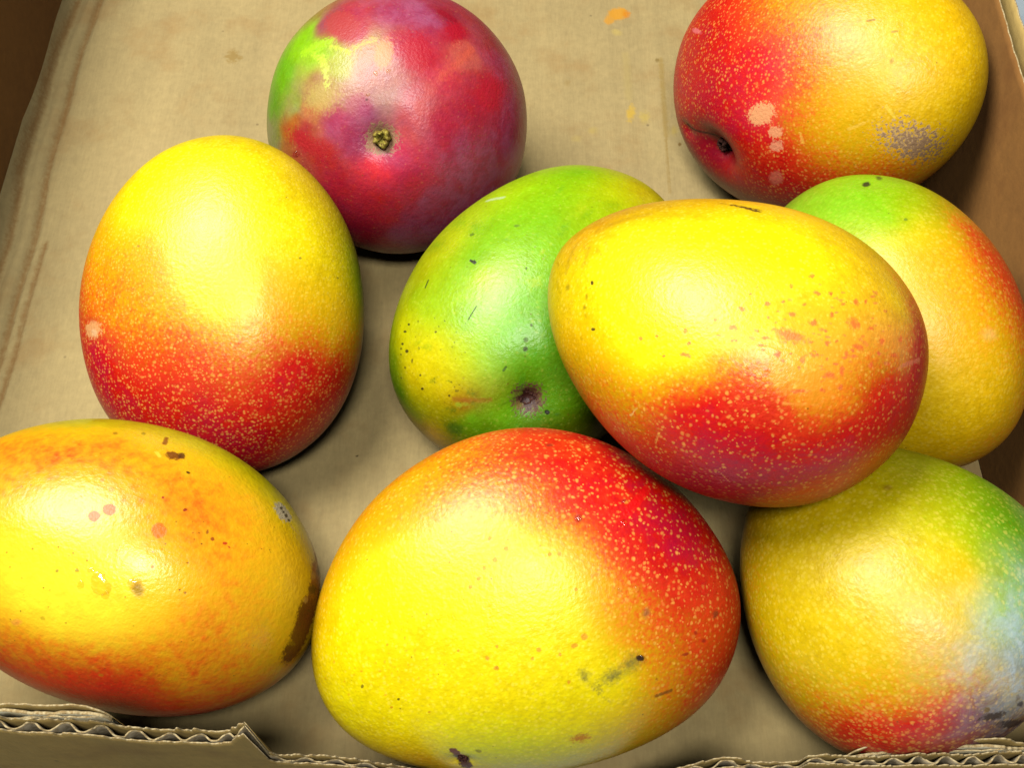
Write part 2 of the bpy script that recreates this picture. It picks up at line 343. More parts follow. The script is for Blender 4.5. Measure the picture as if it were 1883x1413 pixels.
   ('s',[12.89,35.83,30.01],[15.55,29.61,34.03],1.47,(190,205,160),0.8,0.7,0.6),
   ('s',[-57.67,-5.89,23.82],[-51.57,-17.34,25.86],1.54,(150,84,20),0.8,0.9,0.55),
   ('s',[-58.39,-7.59,22.66],[-43.85,-25.79,26.81],1.35,(150,190,40),0.9,0.7,0.5),
   ('e',[-63.76,-9.61,13.84],[1.29,-4.98,0.29],[-1.97,0.37,-4.08],(40,84,4),0.7,0.8,0.6),
   ('e',[-40.55,-23.54,30.22],[1.23,-1.88,-0.37],[-4.01,-2.29,-3.5],(60,140,0),0.9,0.4,0.5),
   ('e',[-53.27,10.94,26.87],[-0.11,-0.48,0.05],[-0.24,0.13,-0.25],(60,50,4),0.6,0.6,0.5789430350526604),
   ('e',[-58.71,4.74,22.86],[-0.17,-0.26,-0.15],[-0.14,0.22,-0.2],(60,50,4),0.6,0.6,0.5231213119593437),
   ('e',[-58.7,11.07,21.25],[0.17,-0.67,0.46],[-0.27,-0.15,-0.27],(60,50,4),0.6,0.6,0.6100734416610897),
   ('e',[-57.33,10.4,23.08],[-0.4,-0.43,-0.3],[-0.3,0.74,-0.57],(60,50,4),0.6,0.6,0.8722723424650829),
   ('e',[-53.47,-5.37,27.88],[0.09,-0.69,-0.02],[-0.35,0.02,-0.29],(60,50,4),0.6,0.6,0.5988732558982898),
   ('e',[-47.93,7.23,31.65],[-0.04,-0.53,0.06],[-0.44,0.05,-0.29],(60,50,4),0.6,0.6,0.5835729541735524),
   ('e',[-50.44,16.28,27.28],[-0.11,-0.66,0.19],[-0.4,0.19,-0.4],(60,50,4),0.6,0.6,0.5745338896795391),
   ('e',[-46.29,15.28,30.61],[0.05,-0.5,0.21],[-0.33,-0.11,-0.17],(60,50,4),0.6,0.6,0.7846409868139161),
   ('e',[-39.44,12.1,35.24],[-0.09,-0.62,0.11],[-0.41,0.05,-0.2],(60,50,4),0.6,0.6,0.7426222699866026),
   ('e',[-54.13,-2.35,27.62],[-0.12,-0.57,-0.14],[-0.34,0.17,-0.28],(60,50,4),0.6,0.6,0.6341479989166968),
   ('e',[-54.03,23.15,19.7],[-0.12,-0.84,0.56],[-0.39,0.14,-0.58],(60,50,4),0.6,0.6,0.8334281051134407),
   ('e',[-39.97,16.56,33.66],[-0.19,-0.72,0.16],[-0.35,0.17,-0.23],(60,50,4),0.6,0.6,0.5285700089446902),
   ('e',[-61.33,18.55,12.28],[-0.05,-0.66,0.63],[-0.14,0.04,-0.38],(60,50,4),0.6,0.6,0.5384197220492789),
   ('e',[-55.4,-5.17,26.2],[-0.31,-0.32,-0.33],[-0.28,0.4,-0.2],(60,50,4),0.6,0.6,0.7024829383742331),
   ('e',[-56.37,16.83,21.35],[-0.03,-0.61,0.31],[-0.26,0.07,-0.35],(60,50,4),0.6,0.6,0.6540169255951455),
   ('e',[-54.45,16.62,23.53],[0.18,-0.81,0.59],[-0.42,-0.31,-0.27],(60,50,4),0.6,0.6,0.7736833092198788),
   ('e',[-52.46,24.21,20.6],[-0.44,-0.47,-0.08],[-0.12,0.96,-0.96],(60,50,4),0.6,0.6,0.8018536838702544),
   ('e',[-43.19,22.39,29.33],[-0.01,-0.68,0.36],[-0.44,-0.1,-0.21],(60,50,4),0.6,0.6,0.6324196700652546),
   ('e',[-43.25,6.24,34.5],[-0.41,-0.38,-0.17],[-0.28,0.41,-0.2],(60,50,4),0.6,0.6,0.5104911314802364),
   ('e',[-57.77,14.02,21.14],[0.1,-0.73,0.47],[-0.26,-0.04,-0.3],(60,50,4),0.6,0.6,0.5843161605233941),
   ('e',[-56.86,2.7,25.08],[-0.17,-0.37,-0.14],[-0.21,0.2,-0.23],(60,50,4),0.6,0.6,0.6692389726937243),
   ('e',[-55.23,-5.72,26.28],[-0.07,-0.6,-0.16],[-0.54,0.22,-0.46],(60,50,4),0.6,0.6,0.5243615250956617),
   ('e',[-43.71,4.01,34.5],[-0.34,-0.31,-0.15],[-0.25,0.45,-0.17],(60,50,4),0.6,0.6,0.7223914715610456),
   ('e',[-53.69,-6.9,27.44],[-0.19,-0.22,-0.2],[-0.19,0.24,-0.12],(60,50,4),0.6,0.6,0.8069637700008346),
   ('e',[-37.15,4.03,37.5],[-0.12,-0.54,-0.01],[-0.5,0.14,-0.21],(60,50,4),0.6,0.6,0.7681599295823521),
   ('e',[-36.74,4.12,37.65],[-0.12,-0.39,-0.02],[-0.35,0.15,-0.15],(60,50,4),0.6,0.6,0.5801419963158102),
   ('e',[-40.86,5.31,35.78],[0.17,-0.4,0.12],[-0.23,-0.16,-0.09],(60,50,4),0.6,0.6,0.662326034372827),
   ('e',[-45.23,3.79,33.69],[0.2,-0.64,0.16],[-0.32,-0.13,-0.17],(60,50,4),0.6,0.6,0.5575297560782755),
   ('e',[-41.8,12.98,33.88],[-0.23,-0.62,0.05],[-0.41,0.22,-0.27],(60,50,4),0.6,0.6,0.8379998766090282),
   ('e',[-54.45,-3.48,27.26],[-0.25,-0.2,-0.24],[-0.17,0.3,-0.12],(60,50,4),0.6,0.6,0.6587239835863056),
   ('e',[-50.82,15.71,27.22],[-0.17,-0.44,0.04],[-0.32,0.32,-0.39],(60,50,4),0.6,0.6,0.5378265247116997),
   ('e',[-44.45,-1.51,34.25],[-0.29,-0.26,-0.16],[-0.22,0.35,-0.11],(60,50,4),0.6,0.6,0.6387433425691598),
   ('e',[-45.65,30.24,21.75],[-0.16,-0.72,0.58],[-0.25,0.05,-0.27],(60,50,4),0.6,0.6,0.8406239304043747),
   ('e',[-40.27,27.2,28.09],[-0.11,-0.79,0.48],[-0.28,-0.04,-0.14],(60,50,4),0.6,0.6,0.5902000695811865),
   ('e',[-55.0,16.38,23.1],[-0.28,-0.7,0.06],[-0.34,0.39,-0.56],(60,50,4),0.6,0.6,0.6292505966411773),
   ('e',[-45.6,-0.84,33.63],[0.08,-0.37,0.04],[-0.32,-0.09,-0.18],(60,50,4),0.6,0.6,0.5187577760536943),
   ('e',[-59.87,19.07,14.73],[-0.21,-0.75,0.3],[-0.23,0.48,-0.87],(60,50,4),0.6,0.6,0.7821663198063092),
   ('e',[-57.15,18.62,19.27],[0.08,-0.85,0.71],[-0.46,-0.23,-0.45],(60,50,4),0.6,0.6,0.7289686893085987),
   ('e',[-56.19,4.27,25.58],[-0.26,-0.3,-0.22],[-0.26,0.45,-0.31],(60,50,4),0.6,0.6,0.6395111880394738),
   ('e',[-56.97,3.41,24.9],[0.01,-0.4,0.05],[-0.33,0.04,-0.34],(60,50,4),0.6,0.6,0.6829303452090941),
   ('e',[-55.25,-12.48,24.52],[1.14,-2.15,0.35],[-0.62,-0.34,-0.74],(60,110,0),1.1,1.6,0.45838108508395703),
   ('e',[-40.99,-38.63,15.02],[0.89,-0.6,-0.11],[-0.24,-0.43,-1.05],(40,90,0),1.1,1.6,0.44485041171857537),
   ('e',[-53.24,-10.72,26.94],[1.0,-2.88,0.03],[-1.3,-0.31,-1.2],(40,90,0),1.1,1.6,0.5991979235183493),
   ('e',[-46.79,-24.12,25.83],[1.11,-0.74,0.35],[-0.15,-0.47,-0.43],(60,110,0),1.1,1.6,0.5024083454545671),
   ('e',[-50.97,-30.64,15.37],[1.76,-1.64,0.17],[-0.66,-0.85,-2.19],(60,110,0),1.1,1.6,0.5117785543272555),
   ('e',[-51.07,-5.48,29.75],[0.66,-0.81,0.38],[-0.45,-0.52,-0.4],(140,110,10),1.1,1.6,0.5340236139722896),
   ('e',[-32.25,-36.0,24.96],[0.68,-1.03,-0.72],[-0.48,-0.14,-0.38],(60,110,0),1.1,1.6,0.25347282818364536),
   ('e',[-40.65,-25.93,28.72],[0.59,-0.92,-0.26],[-0.59,-0.29,-0.53],(60,110,0),1.1,1.6,0.2932193929869389),
   ('e',[-60.31,-6.37,20.58],[1.1,-2.94,0.79],[-1.17,-0.37,-1.64],(40,90,0),1.1,1.6,0.5289990052669427),
   ('e',[-51.44,-8.51,28.95],[1.15,-0.83,0.71],[-0.38,-1.07,-0.52],(130,120,10),1.1,1.6,0.31475243745015635),
   ('e',[-55.3,-27.1,13.53],[0.86,-1.7,-0.91],[-0.91,0.01,-1.63],(60,110,0),1.1,1.6,0.5437513000464202),
   ('e',[-47.2,-27.0,23.35],[1.69,-2.2,-0.38],[-1.33,-0.76,-1.77],(130,120,10),1.1,1.6,0.41015056747491974),
   ('e',[-65.47,-5.86,11.49],[0.92,-1.97,1.77],[-0.34,-0.33,-1.02],(130,120,10),1.1,1.6,0.36029907989966065),
   ('e',[-56.63,4.26,25.15],[1.62,-1.72,1.84],[-0.55,-1.25,-0.4],(60,110,0),1.1,1.6,0.3914118833938476),
   ('e',[-45.13,-35.33,15.9],[0.68,-0.68,-0.28],[-0.18,-0.13,-0.43],(130,120,10),1.1,1.6,0.4904897474499662),
   ('e',[-54.39,-1.14,27.45],[0.52,-1.12,0.42],[-0.38,-0.25,-0.34],(40,90,0),1.1,1.6,0.5910183012924131),
   ('e',[-43.92,-36.55,15.32],[1.14,-1.61,-1.4],[-0.73,-0.14,-1.12],(130,120,10),1.1,1.6,0.2935397555775321),
   ('e',[-67.59,4.14,3.65],[-0.07,-4.34,5.45],[-0.3,0.83,-6.26],(140,110,10),1.1,1.6,0.5810130686537636),
   ('e',[-65.52,-10.03,9.02],[0.46,-1.05,0.7],[-0.38,-0.11,-1.38],(60,110,0),1.1,1.6,0.5020792589225266),
   ('e',[-67.51,6.13,-2.08],[-0.36,-2.08,2.77],[0.08,0.3,-2.0],(40,90,0),1.1,1.6,0.251420777566735),
   ('e',[-56.79,8.36,24.23],[0.23,-1.19,0.53],[-0.61,-0.19,-0.58],(130,120,10),1.1,1.6,0.3345157284919471),
   ('e',[-34.48,-35.69,24.09],[0.87,-0.65,-0.19],[-0.19,-0.29,-0.42],(140,110,10),1.1,1.6,0.5844871504446787),
   ('e',[-39.01,-37.65,18.53],[0.92,-1.51,-1.41],[-1.1,-0.1,-1.08],(40,90,0),1.1,1.6,0.5870314033168279),
   ('e',[-52.6,-12.16,27.05],[1.31,-0.98,0.78],[-0.39,-1.03,-0.66],(140,110,10),1.1,1.6,0.420555536080924),
   ('e',[-40.14,-41.68,8.81],[1.65,-0.81,0.31],[0.05,-0.52,-1.69],(130,120,10),1.1,1.6,0.5540622405786655),
   ('e',[-34.77,-41.42,15.97],[0.99,-0.48,-0.03],[-0.12,-0.47,-0.99],(140,110,10),1.1,1.6,0.2999123252037848),
   ('e',[-49.45,-22.54,24.73],[1.53,-2.04,-0.03],[-1.22,-0.83,-1.6],(60,110,0),1.1,1.6,0.3088755818440933),
   ('e',[-58.68,-14.36,19.79],[0.63,-0.8,0.41],[-0.28,-0.32,-0.54],(40,90,0),1.1,1.6,0.36648443580443635),
   ('e',[-57.68,-20.46,17.06],[0.97,-0.78,0.79],[-0.19,-0.59,-0.79],(60,110,0),1.1,1.6,0.3779336139926077),
   ('e',[-38.92,-41.83,10.39],[1.24,-0.88,-0.65],[-0.22,-0.27,-1.11],(40,90,0),1.1,1.6,0.35778685278355005),
   ('e',[-0.48,38.87,28.78],[3.51,-3.3,3.27],[-4.78,-6.63,6.93],(84,150,0),1.2,1.6,0.3740926049753108),
   ('e',[-12.71,40.7,26.17],[2.74,-4.2,5.6],[-4.87,-7.16,7.2],(70,140,0),1.2,1.6,0.3601340520011349),
   ('e',[-20.28,20.39,38.6],[4.94,-2.47,1.88],[-2.98,-6.33,1.92],(150,186,0),1.2,1.6,0.3091142267155419),
   ('e',[20.59,0.1,41.34],[5.27,-0.35,-1.14],[-1.11,-2.46,0.24],(150,186,0),1.2,1.6,0.314946030993806),
   ('e',[-11.52,-6.93,43.0],[3.11,-3.84,-0.19],[-2.91,-2.37,-0.51],(180,190,0),1.2,1.6,0.4529132373482608),
   ('e',[-0.33,-40.06,27.62],[5.28,0.65,0.5],[1.09,-2.15,-2.28],(150,186,0),1.2,1.6,0.3342945944780912),
   ('e',[6.51,-10.57,42.46],[1.38,-1.91,-0.45],[-1.68,-0.88,-0.02],(84,150,0),1.2,1.6,0.43156254975998876),
   ('e',[-38.08,3.21,37.18],[3.39,-3.34,1.62],[-1.43,-2.19,-0.45],(84,150,0),1.2,1.6,0.2770063067358797),
   ('e',[25.31,-0.19,40.21],[6.33,0.76,-1.7],[-0.79,-3.73,0.2],(180,190,0),1.2,1.6,0.4164802736410924),
   ('e',[-3.03,-26.58,37.53],[5.96,-0.08,-0.01],[0.22,-3.33,-1.69],(180,190,0),1.2,1.6,0.4719587277354073),
   ('e',[20.06,35.72,28.31],[-0.44,-6.66,6.19],[-5.41,-4.12,5.46],(180,190,0),1.2,1.6,0.24476567684230982),
   ('e',[-2.51,-33.87,33.06],[3.5,-2.78,-2.07],[-2.82,-2.02,-1.48],(70,140,0),1.2,1.6,0.28783522544307316),
   ('e',[7.01,-15.25,41.39],[5.75,-2.16,-1.09],[-1.46,-2.36,-0.49],(180,190,0),1.2,1.6,0.22162538362929182),
   ('e',[13.04,-1.49,42.65],[6.0,0.51,-0.85],[-0.43,-2.16,0.01],(70,140,0),1.2,1.6,0.3792067651827953),
   ('e',[33.13,-16.62,35.06],[4.7,-1.68,-2.42],[-1.91,-2.01,0.06],(150,186,0),1.2,1.6,0.46380617631759014),
   ('e',[-24.59,-20.36,37.7],[1.9,0.02,0.47],[0.11,-1.38,-0.51],(150,186,0),1.2,1.6,0.2950133004839024),
   ('e',[-3.03,12.37,42.48],[1.35,-2.89,0.61],[-1.71,-1.39,0.28],(70,140,0),1.2,1.6,0.31909502637287923),
   ('e',[16.17,42.78,21.57],[2.36,-0.78,0.33],[-0.44,-0.16,0.37],(70,140,0),1.2,1.6,0.2916370180491136),
   ('e',[28.06,-11.72,38.17],[5.67,-0.66,-1.9],[-1.01,-2.03,-0.14],(84,150,0),1.2,1.6,0.4508147916786031),
   ('e',[12.39,-17.55,40.1],[6.11,-0.36,-1.01],[-0.61,-2.84,-0.81],(84,150,0),1.2,1.6,0.21629610429476043),
   ('e',[-3.16,27.62,36.97],[2.56,-4.37,2.4],[-4.74,-5.43,3.01],(84,150,0),1.2,1.6,0.4254225092376399),
   ('e',[28.1,12.32,38.02],[6.03,0.97,-2.11],[-0.96,-2.47,0.87],(84,150,0),1.2,1.6,0.38821963206095866),
   ('e',[-2.43,46.68,18.72],[1.14,-0.18,0.32],[-1.35,0.13,-0.22],(84,150,0),1.2,1.6,0.4864455609781541),
   ('e',[-1.02,-43.52,23.59],[4.41,-2.33,-3.29],[-1.09,-1.03,-1.34],(70,140,0),1.2,1.6,0.4802487147264782),
   ('e',[-17.75,-17.54,40.03],[3.26,-3.77,-0.69],[-2.25,-1.74,-0.89],(84,150,0),1.2,1.6,0.3138610531373192),
   ('e',[-49.19,17.54,27.69],[1.38,-2.01,1.97],[-0.78,-1.33,0.02],(70,140,0),1.2,1.6,0.2656889397578714),
   ('e',[4.19,-24.3,38.4],[3.62,0.09,-0.21],[0.09,-1.33,-0.61],(150,186,0),1.2,1.6,0.33759609607969154),
   ('e',[-20.13,22.07,37.96],[1.65,-3.95,1.97],[-2.73,-2.48,0.52],(150,186,0),1.2,1.6,0.4013356464035476),
   ('e',[-1.41,-35.82,31.54],[2.74,-1.22,-1.02],[-0.82,-1.18,-0.94],(180,190,0),1.2,1.6,0.2781085503727264),
   ('e',[10.83,-8.96,42.29],[4.88,-1.58,-0.85],[-1.29,-2.15,-0.17],(150,186,0),1.2,1.6,0.3320824275740343),
   ('e',[3.2,46.0,19.55],[3.37,-0.58,0.6],[-1.28,0.15,-0.11],(84,150,0),1.2,1.6,0.22137531275540684),
   ('e',[-17.69,-21.22,38.74],[3.08,-3.73,-0.98],[-2.34,-1.6,-1.0],(84,150,0),1.2,1.6,0.3998282965253287),
   ('e',[-49.16,12.94,29.47],[0.94,-3.82,1.9],[-1.69,-0.85,-0.93],(70,140,0),1.2,1.6,0.3507426549474403),
   ('e',[-20.02,27.38,35.41],[2.42,-0.46,0.74],[-1.12,-3.08,1.49],(150,186,0),1.2,1.6,0.34894414244311533),
   ('e',[23.73,-3.18,40.52],[5.33,-0.66,-1.37],[-1.47,-2.83,0.21],(70,140,0),1.2,1.6,0.3041577894268699),
   ('e',[34.66,-7.3,36.69],[5.04,-3.57,-2.49],[-4.17,-3.14,1.18],(84,150,0),1.2,1.6,0.2529319933026135),
   ('e',[-31.24,-1.8,39.69],[2.32,-2.12,0.64],[-0.92,-1.26,-0.33],(150,186,0),1.2,1.6,0.4815348335025832),
   ('e',[-4.46,-13.08,42.32],[3.35,-3.86,-0.79],[-3.39,-2.51,-0.62],(70,140,0),1.2,1.6,0.4857015746620091),
   ('e',[-0.07,-1.97,43.7],[2.32,-0.24,-0.06],[-0.44,-1.61,-0.04],(180,190,0),1.2,1.6,0.44966858676437593),
   ('e',[30.96,-2.58,38.47],[3.62,-2.03,-1.3],[-1.63,-1.59,0.47],(150,186,0),1.2,1.6,0.489859854179672),
  ],
  'dimples': [
   ([-0.64,-0.532,0.554],0.44,0.0048),
   ([-0.641,-0.532,0.553],0.13,0.0022),
  ],
  'drops': [],
 },
 5: {
  'centre': [0.06828,-0.04431,0.105],
  'rot': [-0.4826,0.0052,-0.1399],
  'size': [0.06149,0.0485,0.0434,0.15821,-0.03218,0.07458],
  'tints': [
   ([-0.319,0.267,0.909],(226,190,0),(212,18,14),0,0.0,0.85),
   ([-0.572,0.187,0.799],(200,166,0),(212,18,14),0,0.0,0.85),
   ([-0.755,0.058,0.653],(196,150,0),(212,18,14),0,0.0,0.85),
   ([-0.876,-0.113,0.468],(206,166,0),(212,18,14),0,0.0,0.85),
   ([-0.915,-0.296,0.275],(206,180,0),(212,18,14),0,0.0,0.85),
   ([-0.857,-0.498,0.132],(206,184,0),(212,18,14),0,0.0,0.85),
   ([-0.697,-0.394,0.599],(234,206,0),(212,18,14),0,0.0,0.85),
   ([-0.642,-0.667,0.377],(226,196,0),(212,18,14),0,0.0,0.85),
   ([-0.657,-0.745,0.112],(226,176,0),(212,18,14),0.1,0.0,0.85),
   ([-0.602,-0.182,0.778],(238,222,0),(212,18,14),0,0.0,0.85),
   ([-0.372,-0.045,0.927],(238,222,0),(212,18,14),0,0.0,0.85),
   ([-0.133,0.043,0.99],(238,222,0),(212,18,14),0,0.0,0.85),
   ([0.096,0.192,0.977],(238,222,0),(212,18,14),0,0.0,0.85),
   ([0.296,0.259,0.919],(232,200,0),(212,18,14),0,0.0,0.85),
   ([0.498,0.261,0.827],(228,184,0),(212,18,14),0,0.0,0.85),
   ([0.682,0.13,0.72],(228,184,0),(212,18,14),0.02,0.0,0.85),
   ([-0.354,-0.501,0.79],(238,222,0),(212,18,14),0,0.0,0.85),
   ([-0.127,-0.391,0.912],(238,222,0),(212,18,14),0,0.0,0.85),
   ([0.063,-0.182,0.981],(238,222,0),(212,18,14),0,0.0,0.85),
   ([0.272,0.009,0.962],(238,222,0),(212,18,14),0.04,0.0,0.85),
   ([0.477,-0.118,0.871],(236,186,30),(212,18,14),0.1,0.0,0.85),
   ([0.236,-0.304,0.923],(240,196,20),(212,18,14),0.08,0.0,0.85),
   ([0.168,-0.476,0.863],(240,200,20),(212,18,14),0.1,0.0,0.85),
   ([-0.053,-0.583,0.811],(238,222,0),(212,18,14),0,0.0,0.85),
   ([-0.312,-0.724,0.615],(238,222,0),(212,18,14),0,0.0,0.85),
   ([-0.484,-0.824,0.295],(228,184,0),(212,18,14),0.15,0.0,0.85),
   ([-0.387,-0.896,0.218],(228,184,0),(212,18,14),0.38,0.0,0.85),
   ([-0.253,-0.845,0.471],(238,222,0),(212,18,14),0.12,0.0,0.85),
   ([-0.112,-0.745,0.657],(238,222,0),(212,18,14),0.08,0.0,0.85),
   ([0.078,-0.694,0.715],(228,184,0),(212,18,14),0.45,0.0,0.85),
   ([0.228,-0.663,0.713],(228,184,0),(212,18,14),0.5,0.0,0.85),
   ([0.049,-0.796,0.603],(228,184,0),(212,18,14),0.5,0.0,0.85),
   ([0.181,-0.785,0.593],(228,184,0),(212,18,14),0.8400000000000001,0.0,0.85),
   ([-0.148,-0.931,0.333],(228,184,0),(212,18,14),0.5,0.0,0.85),
   ([-0.256,-0.961,0.105],(228,184,0),(212,18,14),0.55,0.0,0.85),
   ([-0.008,-0.93,0.367],(228,184,0),(212,18,14),0.8960000000000001,0.0,0.85),
   ([0.134,-0.889,0.438],(228,184,0),(212,18,14),1.064,0.0,0.85),
   ([0.323,-0.781,0.535],(228,184,0),(212,18,14),1.0304000000000002,0.0,0.85),
   ([0.396,-0.612,0.684],(240,170,40),(212,18,14),0.22,0.0,0.85),
   ([0.496,-0.464,0.734],(240,170,40),(212,18,14),0.2,0.0,0.85),
   ([0.543,-0.305,0.782],(240,170,40),(212,18,14),0.18,0.0,0.85),
   ([0.669,-0.147,0.729],(236,165,50),(212,18,14),0.22,0.0,0.85),
   ([0.793,-0.1,0.601],(236,150,60),(212,18,14),0.3,0.0,0.85),
   ([0.834,0.148,0.531],(228,184,0),(188,0,38),0.9520000000000001,0.0,0.85),
   ([0.909,-0.023,0.417],(228,184,0),(188,0,38),1.12,0.0,0.85),
   ([0.791,-0.259,0.554],(228,184,0),(212,18,14),0.8960000000000001,0.0,0.85),
   ([0.717,-0.394,0.574],(228,184,0),(212,18,14),0.8400000000000001,0.0,0.85),
   ([0.61,-0.554,0.566],(240,150,20),(212,18,14),0.4,0.0,0.85),
   ([0.485,-0.659,0.575],(240,150,20),(212,18,14),0.35,0.0,0.85),
   ([0.664,-0.579,0.474],(228,184,0),(212,18,14),0.9520000000000001,0.0,0.85),
   ([0.863,-0.291,0.412],(228,184,0),(212,18,14),0.9856000000000001,0.0,0.85),
   ([0.459,-0.757,0.465],(228,184,0),(212,18,14),1.064,0.0,0.85),
   ([0.163,-0.958,0.237],(228,184,0),(188,0,38),1.12,0.0,0.85),
   ([0.406,-0.875,0.264],(228,184,0),(188,0,38),1.12,0.0,0.85),
   ([-0.027,-0.998,0.061],(228,184,0),(212,18,14),1.08,0.0,0.85),
   ([0.115,-0.988,-0.102],(228,184,0),(188,0,38),1.12,0.0,0.85),
   ([0.615,-0.725,0.309],(228,184,0),(212,18,14),1.08,0.0,0.85),
   ([0.763,-0.544,0.349],(228,184,0),(212,18,14),0.9520000000000001,0.0,0.85),
   ([0.879,-0.433,0.2],(228,184,0),(212,18,14),1.08,0.0,0.85),
   ([0.354,-0.931,-0.09],(228,184,0),(188,0,38),1.12,0.0,0.85),
   ([0.594,-0.799,-0.092],(228,184,0),(212,18,14),1.08,0.0,0.85),
   ([0.791,-0.611,0.002],(228,184,0),(212,18,14),1.08,0.0,0.85),
   ([0.935,-0.346,-0.081],(228,184,0),(212,18,14),1.08,0.0,0.85),
   ([0.776,-0.609,0.165],(228,184,0),(188,0,38),1.05,0.0,0.85),
   ([0.627,-0.774,0.092],(228,184,0),(188,0,38),1.1,0.0,0.85),
   ([0.885,-0.356,0.299],(228,184,0),(212,18,14),1.0,0.0,0.85),
   ([-0.05,-0.948,-0.316],(228,184,0),(212,18,14),1.0,0.0,0.85),
  ],
  'marks': [
   ('s',[-14.44,19.35,36.73],[-5.96,17.81,39.48],1.54,(60,36,4),0.7,1.2,0.95),
   ('s',[-18.96,19.66,35.07],[-13.93,19.45,36.84],1.03,(120,90,4),0.8,1.2,0.8),
   ('s',[-9.97,19.45,37.92],[-4.93,19.22,39.11],1.03,(50,26,4),0.6,0.9,0.95),
   ('e',[9.36,-18.74,41.45],[1.05,0.51,0.16],[0.48,-1.08,-0.37],(226,92,46),0.7,1.1,0.72),
   ('e',[3.23,-28.04,37.04],[1.89,-0.01,0.14],[0.11,-1.11,-0.64],(226,92,46),0.7,1.1,0.72),
   ('e',[-8.1,-31.86,32.48],[1.06,0.19,0.45],[0.44,-0.9,-0.56],(226,92,46),0.7,1.1,0.72),
   ('e',[22.76,-17.59,40.18],[1.55,0.94,-0.06],[0.56,-1.22,-0.54],(226,92,46),0.7,1.1,0.72),
   ('e',[32.72,-10.83,38.74],[2.76,0.25,-1.14],[-0.37,-2.26,-0.33],(226,92,46),0.7,1.1,0.72),
   ('e',[16.97,-4.47,43.76],[0.93,0.57,-0.07],[0.34,-0.94,-0.1],(226,92,46),0.7,1.1,0.72),
   ('e',[20.18,-9.1,42.78],[1.58,0.08,-0.27],[0.03,-1.14,-0.18],(226,92,46),0.7,1.1,0.72),
   ('e',[12.93,-10.63,43.39],[0.73,0.37,0.02],[0.49,-1.17,-0.24],(226,92,46),0.7,1.1,0.72),
   ('e',[18.45,-24.0,38.47],[6.05,1.57,-0.32],[0.46,-2.11,-1.09],(226,92,46),0.7,1.1,0.72),
   ('e',[-5.43,-36.94,28.82],[2.32,0.07,0.72],[0.22,-0.7,-0.63],(226,92,46),0.7,1.1,0.72),
   ('e',[3.64,-22.63,39.8],[1.55,-0.03,0.09],[0.19,-0.95,-0.4],(226,92,46),0.7,1.1,0.72),
   ('e',[36.43,-15.36,35.63],[2.14,1.14,-0.8],[0.16,-1.12,-0.47],(226,92,46),0.7,1.1,0.72),
   ('e',[32.58,-26.17,32.48],[2.26,1.16,-0.48],[0.37,-1.04,-0.87],(226,92,46),0.7,1.1,0.72),
   ('e',[34.78,-23.24,33.02],[0.84,0.62,-0.14],[0.91,-1.52,-1.39],(226,92,46),0.7,1.1,0.72),
   ('e',[26.82,-33.47,29.8],[3.1,1.69,0.11],[0.32,-0.48,-0.56],(226,92,46),0.7,1.1,0.72),
   ('e',[32.33,-29.93,29.93],[0.97,0.66,-0.04],[0.35,-0.47,-0.58],(226,92,46),0.7,1.1,0.72),
   ('e',[27.12,-24.28,36.01],[0.99,0.62,-0.03],[0.39,-0.68,-0.5],(226,92,46),0.7,1.1,0.72),
   ('e',[30.87,-4.27,40.45],[0.65,1.45,-0.13],[1.16,-0.79,-0.5],(226,92,46),0.7,1.1,0.72),
   ('e',[33.37,-1.86,39.6],[0.62,0.29,-0.25],[0.06,-1.49,-0.08],(226,92,46),0.7,1.1,0.72),
   ('e',[-1.91,-27.47,36.74],[0.95,-0.07,0.11],[0.07,-0.69,-0.38],(226,92,46),0.7,1.1,0.72),
   ('e',[-7.54,-23.04,37.91],[0.61,0.14,0.21],[0.3,-0.62,-0.22],(226,92,46),0.7,1.1,0.72),
   ('e',[-15.48,-34.1,27.87],[0.89,0.08,0.48],[0.37,-0.61,-0.41],(226,92,46),0.7,1.1,0.72),
   ('e',[-6.09,-34.43,30.96],[0.86,0.2,0.4],[0.33,-0.63,-0.45],(226,92,46),0.7,1.1,0.72),
   ('e',[10.09,-13.88,42.84],[0.54,0.25,0.05],[0.19,-0.51,-0.13],(226,92,46),0.7,1.1,0.72),
   ('e',[16.52,-18.43,41.04],[1.78,0.32,-0.12],[0.01,-0.85,-0.29],(226,92,46),0.7,1.1,0.72),
   ('e',[12.76,-19.51,41.03],[0.78,0.33,0.06],[0.28,-0.58,-0.23],(226,92,46),0.7,1.1,0.72),
   ('e',[9.68,-26.54,38.06],[1.07,0.05,-0.0],[0.04,-0.58,-0.31],(226,92,46),0.7,1.1,0.72),
   ('e',[28.27,-19.93,37.64],[0.9,0.63,-0.07],[0.39,-0.57,-0.38],(226,92,46),0.7,1.1,0.72),
   ('e',[30.45,-18.31,37.44],[0.68,0.53,-0.08],[0.25,-0.54,-0.31],(226,92,46),0.7,1.1,0.72),
   ('e',[17.64,-29.47,35.56],[0.84,0.41,0.11],[0.58,-1.08,-0.8],(226,92,46),0.7,1.1,0.72),
   ('e',[46.58,-7.76,30.55],[0.98,1.62,-0.53],[0.63,-0.21,-0.62],(226,92,46),0.7,1.1,0.72),
   ('e',[41.87,-8.49,34.14],[0.95,0.7,-0.51],[0.39,-1.69,-0.62],(226,92,46),0.7,1.1,0.72),
   ('e',[24.17,-29.43,33.94],[0.66,0.36,0.03],[0.34,-0.52,-0.46],(226,92,46),0.7,1.1,0.72),
   ('e',[20.06,-32.07,33.23],[0.66,0.31,0.07],[0.55,-0.96,-0.86],(226,92,46),0.7,1.1,0.72),
   ('e',[-3.01,-29.9,35.06],[0.78,0.18,0.26],[0.3,-0.55,-0.31],(226,92,46),0.7,1.1,0.72),
